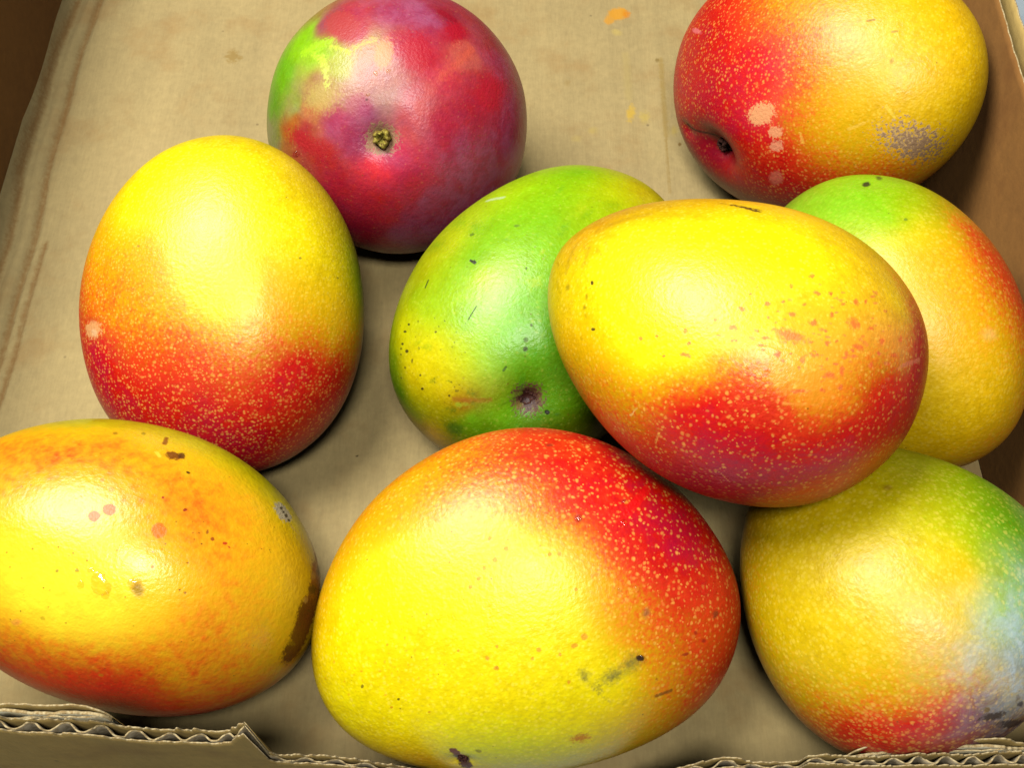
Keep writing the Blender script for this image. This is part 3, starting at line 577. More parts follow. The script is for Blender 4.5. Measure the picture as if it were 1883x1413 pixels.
   ('e',[0.6,-30.85,35.0],[1.11,0.4,0.42],[0.24,-0.37,-0.22],(226,92,46),0.7,1.1,0.72),
   ('e',[5.29,-30.73,35.5],[1.08,0.4,0.32],[0.25,-0.48,-0.31],(226,92,46),0.7,1.1,0.72),
   ('e',[12.84,-27.26,37.5],[2.06,0.7,0.23],[0.22,-0.5,-0.3],(226,92,46),0.7,1.1,0.72),
   ('e',[12.64,-29.29,36.32],[1.72,0.57,0.22],[0.15,-0.39,-0.26],(226,92,46),0.7,1.1,0.72),
   ('e',[23.58,-6.86,42.39],[0.75,0.58,-0.11],[0.37,-1.01,-0.2],(226,92,46),0.7,1.1,0.72),
   ('e',[27.88,-7.51,41.13],[0.81,0.66,-0.16],[0.33,-0.76,-0.21],(226,92,46),0.7,1.1,0.72),
   ('e',[26.36,-12.56,40.65],[0.87,0.27,-0.19],[0.14,-1.34,-0.36],(226,92,46),0.7,1.1,0.72),
   ('e',[37.39,-8.27,36.97],[1.01,0.97,-0.38],[0.39,-0.89,-0.38],(226,92,46),0.7,1.1,0.72),
   ('e',[33.98,-19.13,35.49],[0.7,0.5,-0.15],[0.33,-0.73,-0.48],(226,92,46),0.7,1.1,0.72),
   ('e',[41.49,-16.36,31.96],[0.8,0.36,-0.46],[-0.1,-1.45,-0.54],(226,92,46),0.7,1.1,0.72),
   ('e',[24.16,-22.65,37.79],[0.86,0.56,0.02],[0.27,-0.46,-0.29],(226,92,46),0.7,1.1,0.72),
   ('e',[18.5,-14.16,42.03],[0.64,0.5,0.02],[0.23,-0.69,-0.21],(226,92,46),0.7,1.1,0.72),
   ('e',[12.9,-16.25,42.08],[0.71,0.34,0.05],[0.23,-0.58,-0.19],(226,92,46),0.7,1.1,0.72),
   ('e',[26.71,-17.74,39.02],[0.65,0.43,-0.06],[0.27,-0.51,-0.27],(226,92,46),0.7,1.1,0.72),
   ('e',[-19.76,-34.69,25.03],[0.8,0.03,0.5],[0.4,-0.73,-0.55],(226,92,46),0.7,1.1,0.72),
   ('e',[3.87,-17.8,41.62],[0.53,0.56,0.22],[0.34,-0.39,-0.1],(226,92,46),0.7,1.1,0.72),
   ('e',[-17.52,-30.57,29.99],[0.47,0.06,0.26],[0.22,-0.41,-0.22],(226,92,46),0.7,1.1,0.72),
   ('e',[4.41,-15.29,42.39],[0.43,0.16,0.07],[0.23,-0.48,-0.11],(226,92,46),0.7,1.1,0.72),
   ('e',[46.55,-2.14,31.41],[0.71,1.04,-0.53],[0.62,-1.17,-0.62],(226,92,46),0.7,1.1,0.72),
   ('e',[36.26,-12.1,36.72],[0.67,0.61,-0.2],[0.23,-0.53,-0.26],(226,92,46),0.7,1.1,0.72),
   ('e',[-10.93,-31.11,32.17],[0.46,0.04,0.19],[0.18,-0.36,-0.21],(226,92,46),0.7,1.1,0.72),
   ('e',[-11.14,-37.94,25.78],[0.62,0.05,0.32],[0.2,-0.32,-0.29],(226,92,46),0.7,1.1,0.72),
   ('e',[29.93,-23.61,35.25],[0.53,0.4,-0.02],[0.26,-0.59,-0.43],(226,92,46),0.7,1.1,0.72),
   ('e',[36.3,-26.17,30.24],[0.63,0.28,-0.23],[0.05,-0.77,-0.57],(226,92,46),0.7,1.1,0.72),
   ('e',[42.23,-11.97,32.99],[0.69,0.7,-0.3],[0.32,-0.63,-0.43],(226,92,46),0.7,1.1,0.72),
   ('e',[-41.7,-19.62,21.91],[0.7,-0.15,0.55],[0.4,-0.83,-0.24],(50,34,0),0.4,0.3,0.9),
   ('e',[-34.87,-31.49,16.34],[0.88,-0.2,0.75],[0.24,-0.45,-0.4],(60,40,0),0.4,0.3,0.9),
   ('e',[-49.57,-18.08,13.94],[1.33,-0.73,1.26],[0.51,-1.48,-0.84],(120,100,0),0.8,0.6,0.6),
   ('e',[-41.36,-23.13,19.28],[0.72,-0.18,0.6],[0.7,-1.32,-0.54],(110,90,0),0.8,0.8,0.5),
   ('e',[-40.49,-25.85,17.3],[0.74,-0.2,0.65],[0.42,-0.79,-0.45],(90,70,0),0.8,0.8,0.6),
   ('s',[-47.43,-13.46,20.26],[-48.07,-6.86,22.39],1.35,(170,140,0),0.9,0.9,0.4),
   ('s',[-48.67,0.38,22.95],[-36.18,6.47,31.29],2.41,(165,124,0),0.9,0.9,0.45),
   ('s',[-52.64,-12.76,14.26],[-53.88,-3.07,17.23],1.71,(160,130,0),0.9,1.0,0.4),
   ('s',[15.41,-50.06,3.11],[19.95,-49.36,-1.08],0.35,(236,150,90),0.5,0.5,0.8),
   ('s',[42.87,-33.09,16.61],[44.11,-29.94,19.27],0.48,(240,170,80),0.6,0.6,0.8),
   ('s',[-13.9,-46.63,5.17],[-12.77,-46.15,9.43],0.48,(244,200,120),0.6,0.6,0.8),
   ('s',[-4.16,-49.52,1.75],[-4.13,-48.99,6.66],0.48,(244,180,80),0.6,0.5,0.8),
   ('s',[21.21,-32.73,32.42],[22.8,-37.92,27.07],0.61,(244,170,70),0.8,0.5,0.5),
   ('s',[24.25,-37.44,27.01],[32.48,-33.22,26.94],0.77,(244,160,60),0.8,0.6,0.6),
   ('s',[32.48,-33.22,26.94],[39.93,-24.13,28.96],0.78,(244,160,60),0.8,0.6,0.6),
   ('s',[39.93,-24.13,28.96],[50.18,-6.95,27.09],0.79,(238,150,90),0.8,0.6,0.6),
   ('s',[50.18,-6.95,27.09],[54.27,1.83,22.96],0.99,(232,130,90),0.7,0.5,0.7),
   ('e',[19.88,-33.33,32.3],[2.63,1.25,0.35],[2.38,-3.94,-3.79],(242,168,40),0.8,0.5,0.5),
   ('s',[-46.2,-17.63,18.78],[-45.35,-18.69,18.88],0.93,(150,116,0),1.1,1.6,0.15193051622433698),
   ('s',[-37.71,-31.88,11.52],[-37.22,-32.43,11.15],0.73,(150,116,0),1.1,1.6,0.3349950128050856),
   ('s',[-55.43,-12.84,8.96],[-53.28,-15.94,9.73],0.71,(150,116,0),1.1,1.6,0.36751961057466276),
   ('s',[-55.32,-9.17,12.64],[-54.4,-10.68,13.09],0.74,(150,116,0),1.1,1.6,0.42714893592368874),
   ('s',[-37.73,-29.66,15.55],[-36.75,-30.77,15.09],0.84,(150,116,0),1.1,1.6,0.18050083127384353),
   ('s',[-44.89,-25.26,11.72],[-43.31,-27.03,11.37],0.67,(150,116,0),1.1,1.6,0.17631371491979114),
   ('s',[-53.32,-9.59,15.44],[-52.13,-11.43,15.93],0.92,(150,116,0),1.1,1.6,0.2098449663269536),
   ('s',[-31.04,-33.23,18.03],[-30.48,-33.79,17.77],0.62,(150,116,0),1.1,1.6,0.29751352102862927),
   ('s',[-54.95,-14.31,8.07],[-52.65,-17.48,8.79],0.5,(150,116,0),1.1,1.6,0.3290536925283252),
   ('s',[-49.98,-20.85,9.2],[-47.92,-23.35,9.06],0.55,(150,116,0),1.1,1.6,0.1524757680873764),
   ('s',[-51.55,-19.09,8.67],[-50.83,-20.01,8.73],0.48,(150,116,0),1.1,1.6,0.2990224947130404),
   ('s',[-37.07,-21.05,24.9],[-35.85,-22.51,24.84],0.77,(150,116,0),1.1,1.6,0.17802533962021988),
   ('s',[-47.58,-10.77,21.46],[-45.9,-13.21,21.91],0.99,(150,116,0),1.1,1.6,0.16625196100025139),
   ('s',[-40.79,-25.25,17.65],[-40.03,-26.11,17.53],0.57,(150,116,0),1.1,1.6,0.44846517199713376),
   ('s',[-40.76,-10.44,27.3],[-38.99,-13.1,27.64],0.97,(150,116,0),1.1,1.6,0.22103582954795592),
   ('s',[-49.68,-4.93,21.36],[-48.23,-7.25,22.13],0.83,(150,116,0),1.1,1.6,0.3270777126369583),
   ('s',[-45.51,-8.11,24.3],[-44.32,-9.95,24.7],0.93,(150,116,0),1.1,1.6,0.32524194799118133),
   ('s',[-45.89,-18.54,18.39],[-43.7,-21.34,18.4],0.75,(150,116,0),1.1,1.6,0.1555099845952039),
   ('s',[-40.62,-17.74,24.12],[-39.38,-19.39,24.13],0.54,(150,116,0),1.1,1.6,0.28320434079238177),
   ('s',[-54.87,-4.15,15.69],[-52.6,-7.82,17.26],0.5,(150,116,0),1.1,1.6,0.38522963238171576),
   ('s',[-49.83,-23.24,1.5],[-47.92,-25.36,0.75],0.73,(150,116,0),1.1,1.6,0.36283437336485763),
   ('s',[-45.03,-26.22,9.51],[-43.86,-27.46,9.29],0.56,(150,116,0),1.1,1.6,0.4392224321381879),
   ('s',[-47.45,-17.2,17.65],[-45.41,-19.82,17.83],0.64,(150,116,0),1.1,1.6,0.3502516112259718),
   ('s',[-45.43,-27.31,5.04],[-44.5,-28.27,4.63],0.45,(150,116,0),1.1,1.6,0.44257768573519485),
   ('s',[-44.22,-28.93,1.76],[-42.37,-30.62,0.77],0.79,(150,116,0),1.1,1.6,0.15356242071574858),
   ('s',[-58.64,-5.29,8.6],[-56.85,-8.39,10.35],0.82,(150,116,0),1.1,1.6,0.4399299877852636),
   ('s',[-52.95,-7.33,17.03],[-51.11,-10.13,17.97],0.51,(150,116,0),1.1,1.6,0.17597647848911335),
   ('s',[-39.47,-27.57,16.34],[-38.76,-28.29,16.25],0.67,(150,116,0),1.1,1.6,0.36115316650701795),
   ('s',[-40.39,-19.37,23.28],[-38.39,-21.92,23.18],0.51,(150,116,0),1.1,1.6,0.36463994594102034),
   ('s',[-32.99,-32.92,16.34],[-31.99,-33.98,15.77],0.46,(150,116,0),1.1,1.6,0.16453788640391379),
   ('s',[-48.51,-10.47,20.66],[-46.75,-13.1,21.15],0.47,(150,116,0),1.1,1.6,0.3840447167820824),
   ('s',[-58.22,1.51,11.61],[-58.32,0.93,11.39],0.73,(150,116,0),1.1,1.6,0.31777359443643594),
   ('s',[-51.49,-9.26,17.94],[-49.89,-11.62,18.61],0.99,(150,116,0),1.1,1.6,0.31062894180398404),
   ('s',[-43.7,-6.12,26.24],[-41.12,-9.85,27.23],0.94,(150,116,0),1.1,1.6,0.31330611551276144),
   ('s',[-42.36,-23.13,18.15],[-40.52,-25.44,17.74],0.45,(150,116,0),1.1,1.6,0.3428431382191377),
   ('s',[-45.91,-15.53,20.58],[-44.09,-18.01,20.75],0.84,(150,116,0),1.1,1.6,0.18096302099440695),
   ('s',[-40.41,-21.4,21.76],[-39.14,-23.02,21.6],0.78,(150,116,0),1.1,1.6,0.16588441881267638),
   ('s',[-43.45,-18.42,21.09],[-41.52,-20.95,21.06],0.55,(150,116,0),1.1,1.6,0.3969364642259343),
   ('s',[-37.35,-26.47,20.04],[-35.57,-28.54,19.53],0.43,(150,116,0),1.1,1.6,0.32908776570401743),
   ('s',[-38.65,-27.42,17.53],[-37.55,-28.66,17.21],0.45,(150,116,0),1.1,1.6,0.20672701753849745),
   ('s',[-46.89,-11.28,21.9],[-46.08,-12.39,22.16],0.63,(150,116,0),1.1,1.6,0.29107251662094225),
   ('s',[-51.64,-3.32,19.71],[-49.3,-7.15,21.13],0.63,(150,116,0),1.1,1.6,0.38484624025555697),
   ('s',[-48.54,-23.5,-7.02],[-47.17,-24.57,-8.15],1.04,(150,116,0),1.1,1.6,0.445894444312679),
   ('s',[-44.02,-9.25,25.18],[-42.8,-11.08,25.53],0.55,(150,116,0),1.1,1.6,0.38399537383629906),
   ('s',[-54.89,-8.98,13.47],[-53.92,-10.48,14.0],0.51,(150,116,0),1.1,1.6,0.4314392603456665),
   ('s',[-36.8,-19.61,26.03],[-35.09,-21.82,25.9],0.67,(150,116,0),1.1,1.6,0.30660405278357805),
   ('e',[25.41,-7.4,41.86],[0.8,0.91,-0.09],[0.27,-0.52,-0.14],(220,96,60),0.6,1.0,0.4679017742431118),
   ('e',[36.38,-26.68,29.82],[1.04,0.58,-0.3],[0.14,-0.42,-0.4],(220,96,60),0.6,1.0,0.4548939974963377),
   ('e',[40.23,-11.03,34.65],[0.57,0.18,-0.33],[-0.08,-0.37,-0.05],(220,96,60),0.6,1.0,0.32711101319686536),
   ('e',[26.88,-6.92,41.51],[0.95,0.71,-0.19],[0.21,-0.62,-0.14],(220,96,60),0.6,1.0,0.475783792799493),
   ('e',[24.61,-26.07,35.89],[1.02,0.56,-0.0],[0.24,-0.42,-0.32],(220,96,60),0.6,1.0,0.3606404470649174),
   ('e',[25.2,-18.2,39.32],[1.24,0.33,-0.24],[0.07,-0.67,-0.26],(220,96,60),0.6,1.0,0.3383977774370852),
   ('e',[36.74,-5.03,37.78],[0.64,0.44,-0.28],[0.05,-0.41,-0.07],(220,96,60),0.6,1.0,0.6317803688121144),
   ('e',[31.23,-28.53,31.6],[0.64,0.48,0.01],[0.23,-0.23,-0.28],(220,96,60),0.6,1.0,0.48624987322213653),
   ('e',[23.92,-27.26,35.41],[1.27,0.01,-0.39],[-0.16,-0.62,-0.32],(220,96,60),0.6,1.0,0.5059280651016534),
   ('e',[20.03,-6.02,43.19],[0.85,0.06,-0.14],[-0.03,-0.61,-0.05],(220,96,60),0.6,1.0,0.33510038092002414),
   ('e',[32.67,-23.12,34.22],[0.82,0.68,-0.05],[0.3,-0.34,-0.34],(220,96,60),0.6,1.0,0.6857807978404252),
   ('e',[11.05,-22.12,40.11],[0.89,-0.06,-0.06],[-0.08,-0.41,-0.17],(220,96,60),0.6,1.0,0.5665974097415707),
   ('e',[25.63,-10.63,41.28],[0.92,0.11,-0.24],[-0.01,-0.58,-0.11],(220,96,60),0.6,1.0,0.3579824701943355),
   ('e',[29.89,-26.37,33.69],[0.77,0.63,0.04],[0.26,-0.31,-0.31],(220,96,60),0.6,1.0,0.41491026506490414),
   ('e',[34.97,4.03,38.75],[1.34,0.22,-0.63],[-0.16,-1.16,0.17],(220,96,60),0.6,1.0,0.487262804310876),
   ('e',[36.0,-20.07,33.96],[0.81,0.55,-0.21],[0.14,-0.38,-0.26],(220,96,60),0.6,1.0,0.30963565450143904),
   ('e',[26.22,-23.95,36.51],[0.77,0.04,-0.24],[-0.07,-0.38,-0.17],(220,96,60),0.6,1.0,0.5198727230059583),
   ('e',[26.86,-15.17,39.8],[0.84,0.27,-0.19],[0.04,-0.52,-0.17],(220,96,60),0.6,1.0,0.36732989785973846),
   ('e',[24.19,-27.8,34.99],[1.08,-0.1,-0.41],[-0.14,-0.51,-0.27],(220,96,60),0.6,1.0,0.5862749140160884),
   ('e',[38.26,-6.27,36.8],[0.7,0.84,-0.28],[0.23,-0.34,-0.18],(220,96,60),0.6,1.0,0.37453142168809683),
   ('e',[34.59,1.71,39.06],[1.01,1.37,-0.5],[0.36,-0.59,-0.14],(220,96,60),0.6,1.0,0.5349427478791674),
   ('e',[35.4,-17.26,35.5],[1.0,0.47,-0.36],[0.03,-0.53,-0.22],(220,96,60),0.6,1.0,0.6381354092909213),
   ('e',[9.51,-28.6,36.9],[1.32,-0.08,-0.08],[-0.11,-0.55,-0.33],(220,96,60),0.6,1.0,0.3439888803005738),
   ('e',[26.53,-20.38,38.06],[0.72,0.1,-0.2],[-0.04,-0.43,-0.17],(220,96,60),0.6,1.0,0.44011150289537276),
   ('e',[39.44,0.86,36.59],[1.02,1.11,-0.61],[0.17,-0.66,-0.09],(220,96,60),0.6,1.0,0.4345553245513895),
   ('e',[35.93,0.4,38.46],[0.92,0.79,-0.46],[0.16,-0.63,-0.07],(220,96,60),0.6,1.0,0.4901428375450115),
   ('e',[28.19,-20.68,37.35],[0.78,-0.08,-0.33],[-0.08,-0.44,-0.17],(220,96,60),0.6,1.0,0.6598907757593883),
   ('e',[17.23,-29.6,35.54],[0.92,0.5,0.17],[0.28,-0.41,-0.32],(220,96,60),0.6,1.0,0.6649087991756412),
   ('e',[27.81,-18.77,38.27],[0.92,0.52,-0.12],[0.19,-0.44,-0.24],(220,96,60),0.6,1.0,0.5586272913334858),
   ('e',[36.02,-13.22,36.54],[1.07,0.27,-0.49],[-0.08,-0.68,-0.16],(220,96,60),0.6,1.0,0.5318660790718838),
   ('e',[13.45,-30.04,35.77],[0.96,0.18,0.02],[0.07,-0.43,-0.29],(220,96,60),0.6,1.0,0.5426106841481878),
   ('e',[47.46,-14.6,27.39],[1.31,1.25,-0.81],[0.22,-0.53,-0.47],(220,96,60),0.6,1.0,0.49696316493746195),
   ('e',[36.97,-21.95,32.4],[0.64,0.5,-0.14],[0.16,-0.23,-0.23],(220,96,60),0.6,1.0,0.446781181197788),
   ('e',[41.99,-2.34,34.9],[0.78,0.58,-0.49],[0.04,-0.47,-0.06],(220,96,60),0.6,1.0,0.566690811178209),
   ('e',[19.32,-30.08,34.82],[1.26,-0.1,-0.34],[-0.14,-0.54,-0.33],(220,96,60),0.6,1.0,0.6501256981824464),
   ('e',[31.09,-27.51,32.38],[0.88,0.25,-0.28],[0.03,-0.37,-0.27],(220,96,60),0.6,1.0,0.636697471927262),
   ('e',[45.55,-11.74,30.37],[1.22,1.43,-0.62],[0.35,-0.43,-0.46],(220,96,60),0.6,1.0,0.6078718807159316),
   ('e',[15.45,-20.55,40.4],[0.86,0.08,-0.07],[0.02,-0.48,-0.19],(220,96,60),0.6,1.0,0.40875606890354504),
   ('e',[35.58,-15.03,36.21],[0.49,0.54,-0.08],[0.18,-0.23,-0.17],(220,96,60),0.6,1.0,0.3445046066876399),
   ('e',[42.48,-11.88,32.83],[1.09,1.08,-0.49],[0.26,-0.53,-0.36],(220,96,60),0.6,1.0,0.5724111029260885),
   ('e',[25.46,-19.63,38.7],[0.69,0.19,-0.13],[0.07,-0.36,-0.16],(220,96,60),0.6,1.0,0.5954139716947737),
   ('e',[31.54,-15.5,37.98],[0.91,0.21,-0.32],[-0.04,-0.55,-0.16],(220,96,60),0.6,1.0,0.48367907674353683),
   ('e',[28.71,-23.59,35.77],[0.75,0.2,-0.19],[0.01,-0.35,-0.19],(220,96,60),0.6,1.0,0.34377453021494236),
   ('e',[34.06,-20.32,34.91],[0.95,0.83,-0.12],[0.31,-0.39,-0.35],(220,96,60),0.6,1.0,0.649497676869607),
   ('e',[17.57,-26.24,37.48],[1.1,0.59,0.14],[0.31,-0.47,-0.31],(220,96,60),0.6,1.0,0.3254317431638911),
   ('e',[26.18,-25.01,35.96],[1.3,-0.03,-0.47],[-0.16,-0.67,-0.31],(220,96,60),0.6,1.0,0.5150765635946013),
   ('e',[24.13,-20.0,38.94],[0.69,0.37,-0.04],[0.13,-0.32,-0.16],(220,96,60),0.6,1.0,0.4687680240609405),
   ('e',[27.18,-11.27,40.69],[0.75,0.69,-0.09],[0.27,-0.36,-0.16],(220,96,60),0.6,1.0,0.6106610795173828),
   ('e',[13.61,-22.52,39.78],[0.64,0.17,0.02],[0.1,-0.36,-0.16],(220,96,60),0.6,1.0,0.48224799976496135),
   ('e',[26.16,-17.71,39.2],[1.01,0.36,-0.19],[0.06,-0.56,-0.22],(220,96,60),0.6,1.0,0.4223142506011729),
   ('e',[26.66,-4.13,41.85],[0.8,0.79,-0.18],[0.28,-0.54,-0.12],(220,96,60),0.6,1.0,0.42467501497050447),
   ('e',[40.99,-5.6,35.23],[0.61,0.61,-0.32],[0.1,-0.38,-0.12],(220,96,60),0.6,1.0,0.537725050584591),
   ('e',[36.13,-18.3,34.67],[1.14,0.91,-0.27],[0.23,-0.52,-0.35],(220,96,60),0.6,1.0,0.6094507309895691),
   ('e',[29.31,-25.99,34.18],[0.77,0.58,0.01],[0.28,-0.28,-0.29],(220,96,60),0.6,1.0,0.5093545140272571),
   ('e',[47.17,-16.89,26.58],[1.09,1.1,-0.59],[0.18,-0.44,-0.43],(220,96,60),0.6,1.0,0.5442145042447167),
   ('e',[20.6,-27.77,36.0],[0.7,0.3,0.01],[0.17,-0.32,-0.24],(220,96,60),0.6,1.0,0.6775821290165398),
   ('e',[29.96,-5.76,40.64],[0.59,0.2,-0.19],[0.03,-0.41,-0.05],(220,96,60),0.6,1.0,0.6511669822847407),
   ('e',[37.88,-13.07,35.54],[1.36,0.21,-0.74],[-0.16,-0.82,-0.15],(220,96,60),0.6,1.0,0.4215635079229131),
   ('e',[37.43,-12.83,35.87],[0.75,0.7,-0.22],[0.16,-0.35,-0.19],(220,96,60),0.6,1.0,0.5082828745706609),
   ('e',[14.31,-14.95,42.33],[1.12,0.04,-0.09],[0.1,-0.71,-0.2],(220,96,60),0.6,1.0,0.3401189038895251),
  ],
  'dimples': [],
  'drops': [],
 },
 6: {
  'centre': [0.14168,-0.00326,0.05063],
  'rot': [-1.1764,-0.124,-0.2062],
  'size': [0.0624,0.04429,0.04994,-0.05778,-0.01729,0.01522],
  'tints': [
   ([-0.881,-0.308,0.358],(110,150,20),(110,150,20),0.0,0.0,0.35),
   ([-0.722,-0.249,0.646],(146,190,20),(146,190,20),0.0,0.0,0.35),
   ([-0.526,-0.095,0.845],(126,186,0),(126,186,0),0.0,0.0,0.35),
   ([-0.383,0.053,0.922],(140,186,0),(140,186,0),0.0,0.0,0.35),
   ([-0.378,-0.477,0.794],(130,194,20),(130,194,20),0.0,0.04,0.35),
   ([-0.161,-0.289,0.944],(136,192,0),(136,192,0),0.0,0.0,0.35),
   ([-0.014,-0.239,0.971],(200,190,0),(212,18,14),0.05,0.0,0.7),
   ([-0.162,0.115,0.98],(170,166,0),(212,18,14),0.1,0.0,0.7),
   ([-0.052,0.116,0.992],(190,170,0),(212,18,14),0.4,0.0,0.7),
   ([0.083,0.205,0.975],(228,184,0),(212,18,14),0.72,0.0,0.7),
   ([0.259,0.336,0.906],(228,184,0),(212,18,14),0.78,0.0,0.7),
   ([0.397,0.482,0.781],(228,184,0),(212,18,14),0.88,0.0,0.7),
   ([0.555,0.393,0.733],(228,184,0),(212,18,14),0.72,0.0,0.7),
   ([0.149,-0.287,0.946],(228,184,0),(212,18,14),0.28,0.0,0.7),
   ([0.243,-0.075,0.967],(228,184,0),(212,18,14),0.42,0.0,0.7),
   ([0.441,-0.034,0.897],(228,184,0),(212,18,14),0.5,0.0,0.7),
   ([0.333,-0.425,0.842],(228,184,0),(212,18,14),0.22,0.0,0.7),
   ([0.619,0.125,0.775],(228,184,0),(212,18,14),0.4,0.0,0.7),
   ([0.55,-0.299,0.78],(228,184,0),(212,18,14),0.28,0.0,0.7),
   ([0.543,-0.463,0.701],(228,184,0),(212,18,14),0.18,0.0,0.7),
   ([0.722,-0.201,0.662],(228,184,0),(212,18,14),0.22,0.0,0.7),
   ([0.842,0.083,0.533],(228,184,0),(212,18,14),0.15,0.0,0.7),
   ([0.704,-0.515,0.49],(228,184,0),(212,18,14),0.04,0.0,0.7),
   ([0.886,-0.305,0.349],(228,184,0),(212,18,14),0.0,0.0,0.7),
   ([0.972,0.016,0.234],(228,184,0),(212,18,14),0.2,0.0,0.7),
   ([0.995,-0.098,0.013],(228,184,0),(212,18,14),0.3,0.0,0.7),
   ([0.823,-0.551,0.138],(228,184,0),(212,18,14),0,0.0,0.7),
   ([0.944,-0.314,-0.105],(228,184,0),(212,18,14),0.2,0.0,0.7),
   ([0.087,-0.493,0.865],(210,190,0),(212,18,14),0.15,0.0,0.7),
  ],
  'marks': [
   ('e',[-32.85,-6.02,43.26],[0.58,1.86,0.6],[2.69,-2.03,1.0],(24,26,6),0.5,0.4,0.95),
   ('e',[-34.47,1.14,42.95],[2.18,0.19,1.17],[2.66,-2.89,1.7],(60,50,6),0.7,0.4,0.8),
   ('e',[-6.45,-10.37,48.92],[0.45,0.78,0.22],[0.88,-0.58,-0.11],(90,120,10),0.5,0.5,0.7),
   ('e',[39.98,-2.76,36.73],[0.98,4.6,-0.29],[2.56,-1.03,-1.87],(240,190,110),0.9,0.5,0.4),
   ('e',[40.96,-19.06,29.04],[2.02,3.58,1.16],[2.21,-0.44,-2.38],(238,190,80),0.9,0.5,0.3),
  ],
  'dimples': [
   ([-0.526,-0.131,0.84],0.2,0.001),
  ],
  'drops': [],
 },
 7: {
  'centre': [-0.13024,-0.09862,0.0491],
  'rot': [-0.2755,0.197,0.0793],
  'size': [0.06696,0.0475,0.04803,0.02624,0.00643,-0.05665],
  'tints': [
   ([-0.517,0.657,0.549],(190,168,0),(212,18,14),0.05600000000000001,0.0,0.2),
   ([-0.271,0.759,0.592],(180,172,0),(212,18,14),0.0,0.0,0.2),
   ([-0.067,0.808,0.586],(200,178,0),(212,18,14),0.0,0.0,0.2),
   ([0.148,0.825,0.545],(196,184,0),(212,18,14),0.0,0.0,0.2),
   ([0.352,0.802,0.483],(186,186,0),(212,18,14),0.0,0.0,0.2),
   ([0.515,0.729,0.451],(205,186,0),(212,18,14),0.0,0.0,0.2),
   ([0.665,0.61,0.431],(226,196,0),(212,18,14),0.0,0.0,0.2),
   ([0.817,0.478,0.321],(228,184,0),(212,18,14),0.0,0.0,0.2),
   ([-0.617,0.501,0.607],(246,192,20),(212,18,14),0.4756,0.0,0.2),
   ([-0.405,0.439,0.802],(246,192,20),(212,18,14),0.5876000000000001,0.0,0.2),
   ([-0.188,0.577,0.795],(246,192,20),(212,18,14),0.5204000000000001,0.0,0.2),
   ([-0.509,0.22,0.832],(246,192,20),(212,18,14),0.4756,0.0,0.2),
   ([-0.266,0.301,0.916],(246,192,20),(212,18,14),0.40840000000000004,0.0,0.2),
   ([0.001,0.438,0.899],(246,192,20),(212,18,14),0.4756,0.0,0.2),
   ([0.165,0.572,0.803],(246,192,20),(212,18,14),0.386,0.0,0.2),
   ([0.163,0.355,0.921],(246,192,20),(212,18,14),0.5540000000000002,0.0,0.2),
   ([0.33,0.473,0.817],(246,192,20),(212,18,14),0.5204000000000001,0.0,0.2),
   ([0.316,0.198,0.928],(246,192,20),(212,18,14),0.5876000000000001,0.0,0.2),
   ([0.485,0.322,0.813],(246,192,20),(212,18,14),0.4756,0.0,0.2),
   ([0.518,0.544,0.66],(246,192,20),(212,18,14),0.29640000000000005,0.0,0.2),
   ([0.696,0.325,0.641],(246,192,20),(212,18,14),0.22920000000000001,0.0,0.2),
   ([0.796,0.164,0.583],(246,192,20),(212,18,14),0.06720000000000001,0.0,0.2),
   ([0.9,-0.009,0.435],(246,192,20),(212,18,14),0.08960000000000001,0.0,0.2),
   ([-0.311,-0.077,0.947],(246,192,20),(212,18,14),0.29640000000000005,0.0,0.2),
   ([-0.128,0.076,0.989],(246,192,20),(212,18,14),0.22920000000000001,0.0,0.2),
   ([0.026,-0.003,1.0],(246,192,20),(212,18,14),0.20680000000000004,0.0,0.2),
   ([0.218,-0.049,0.975],(246,192,20),(212,18,14),0.274,0.0,0.2),
   ([0.39,-0.127,0.912],(246,192,20),(212,18,14),0.20680000000000004,0.0,0.2),
   ([0.513,0.059,0.857],(246,192,20),(212,18,14),0.4532,0.0,0.2),
   ([0.617,-0.124,0.777],(246,192,20),(212,18,14),0.4532,0.0,0.2),
   ([0.571,-0.323,0.755],(246,192,20),(212,18,14),0.5204000000000001,0.0,0.2),
   ([0.721,-0.225,0.655],(246,192,20),(212,18,14),0.386,0.0,0.2),
   ([0.853,-0.228,0.469],(246,192,20),(212,18,14),0.274,0.0,0.2),
   ([0.381,-0.371,0.847],(246,192,20),(212,18,14),0.22920000000000001,0.0,0.2),
   ([-0.157,-0.774,0.613],(246,192,20),(212,18,14),0.442,0.0,0.2),
   ([-0.207,-0.904,0.374],(246,192,20),(212,18,14),0.7220000000000001,0.0,0.2),
   ([-0.017,-0.842,0.54],(246,192,20),(212,18,14),0.6660000000000001,0.0,0.2),
   ([0.112,-0.872,0.477],(246,192,20),(212,18,14),0.8340000000000001,0.0,0.2),
   ([-0.153,-0.988,0.017],(246,192,20),(212,18,14),1,0.0,0.2),
   ([0.185,-0.952,0.245],(246,192,20),(212,18,14),1,0.0,0.2),
   ([0.333,-0.682,0.652],(246,192,20),(212,18,14),0.6660000000000001,0.0,0.2),
   ([0.466,-0.731,0.499],(246,192,20),(212,18,14),0.7220000000000001,0.0,0.2),
   ([0.328,-0.938,0.112],(246,192,20),(212,18,14),1,0.0,0.2),
   ([0.56,-0.587,0.585],(246,192,20),(212,18,14),0.5204000000000001,0.0,0.2),
   ([0.681,-0.572,0.456],(246,192,20),(212,18,14),0.5652000000000001,0.0,0.2),
   ([0.552,-0.668,0.499],(246,192,20),(212,18,14),0.442,0.0,0.2),
   ([0.829,-0.441,0.344],(246,192,20),(212,18,14),0.4532,0.0,0.2),
   ([0.475,-0.866,0.154],(246,192,20),(212,18,14),0.9460000000000002,0.0,0.2),
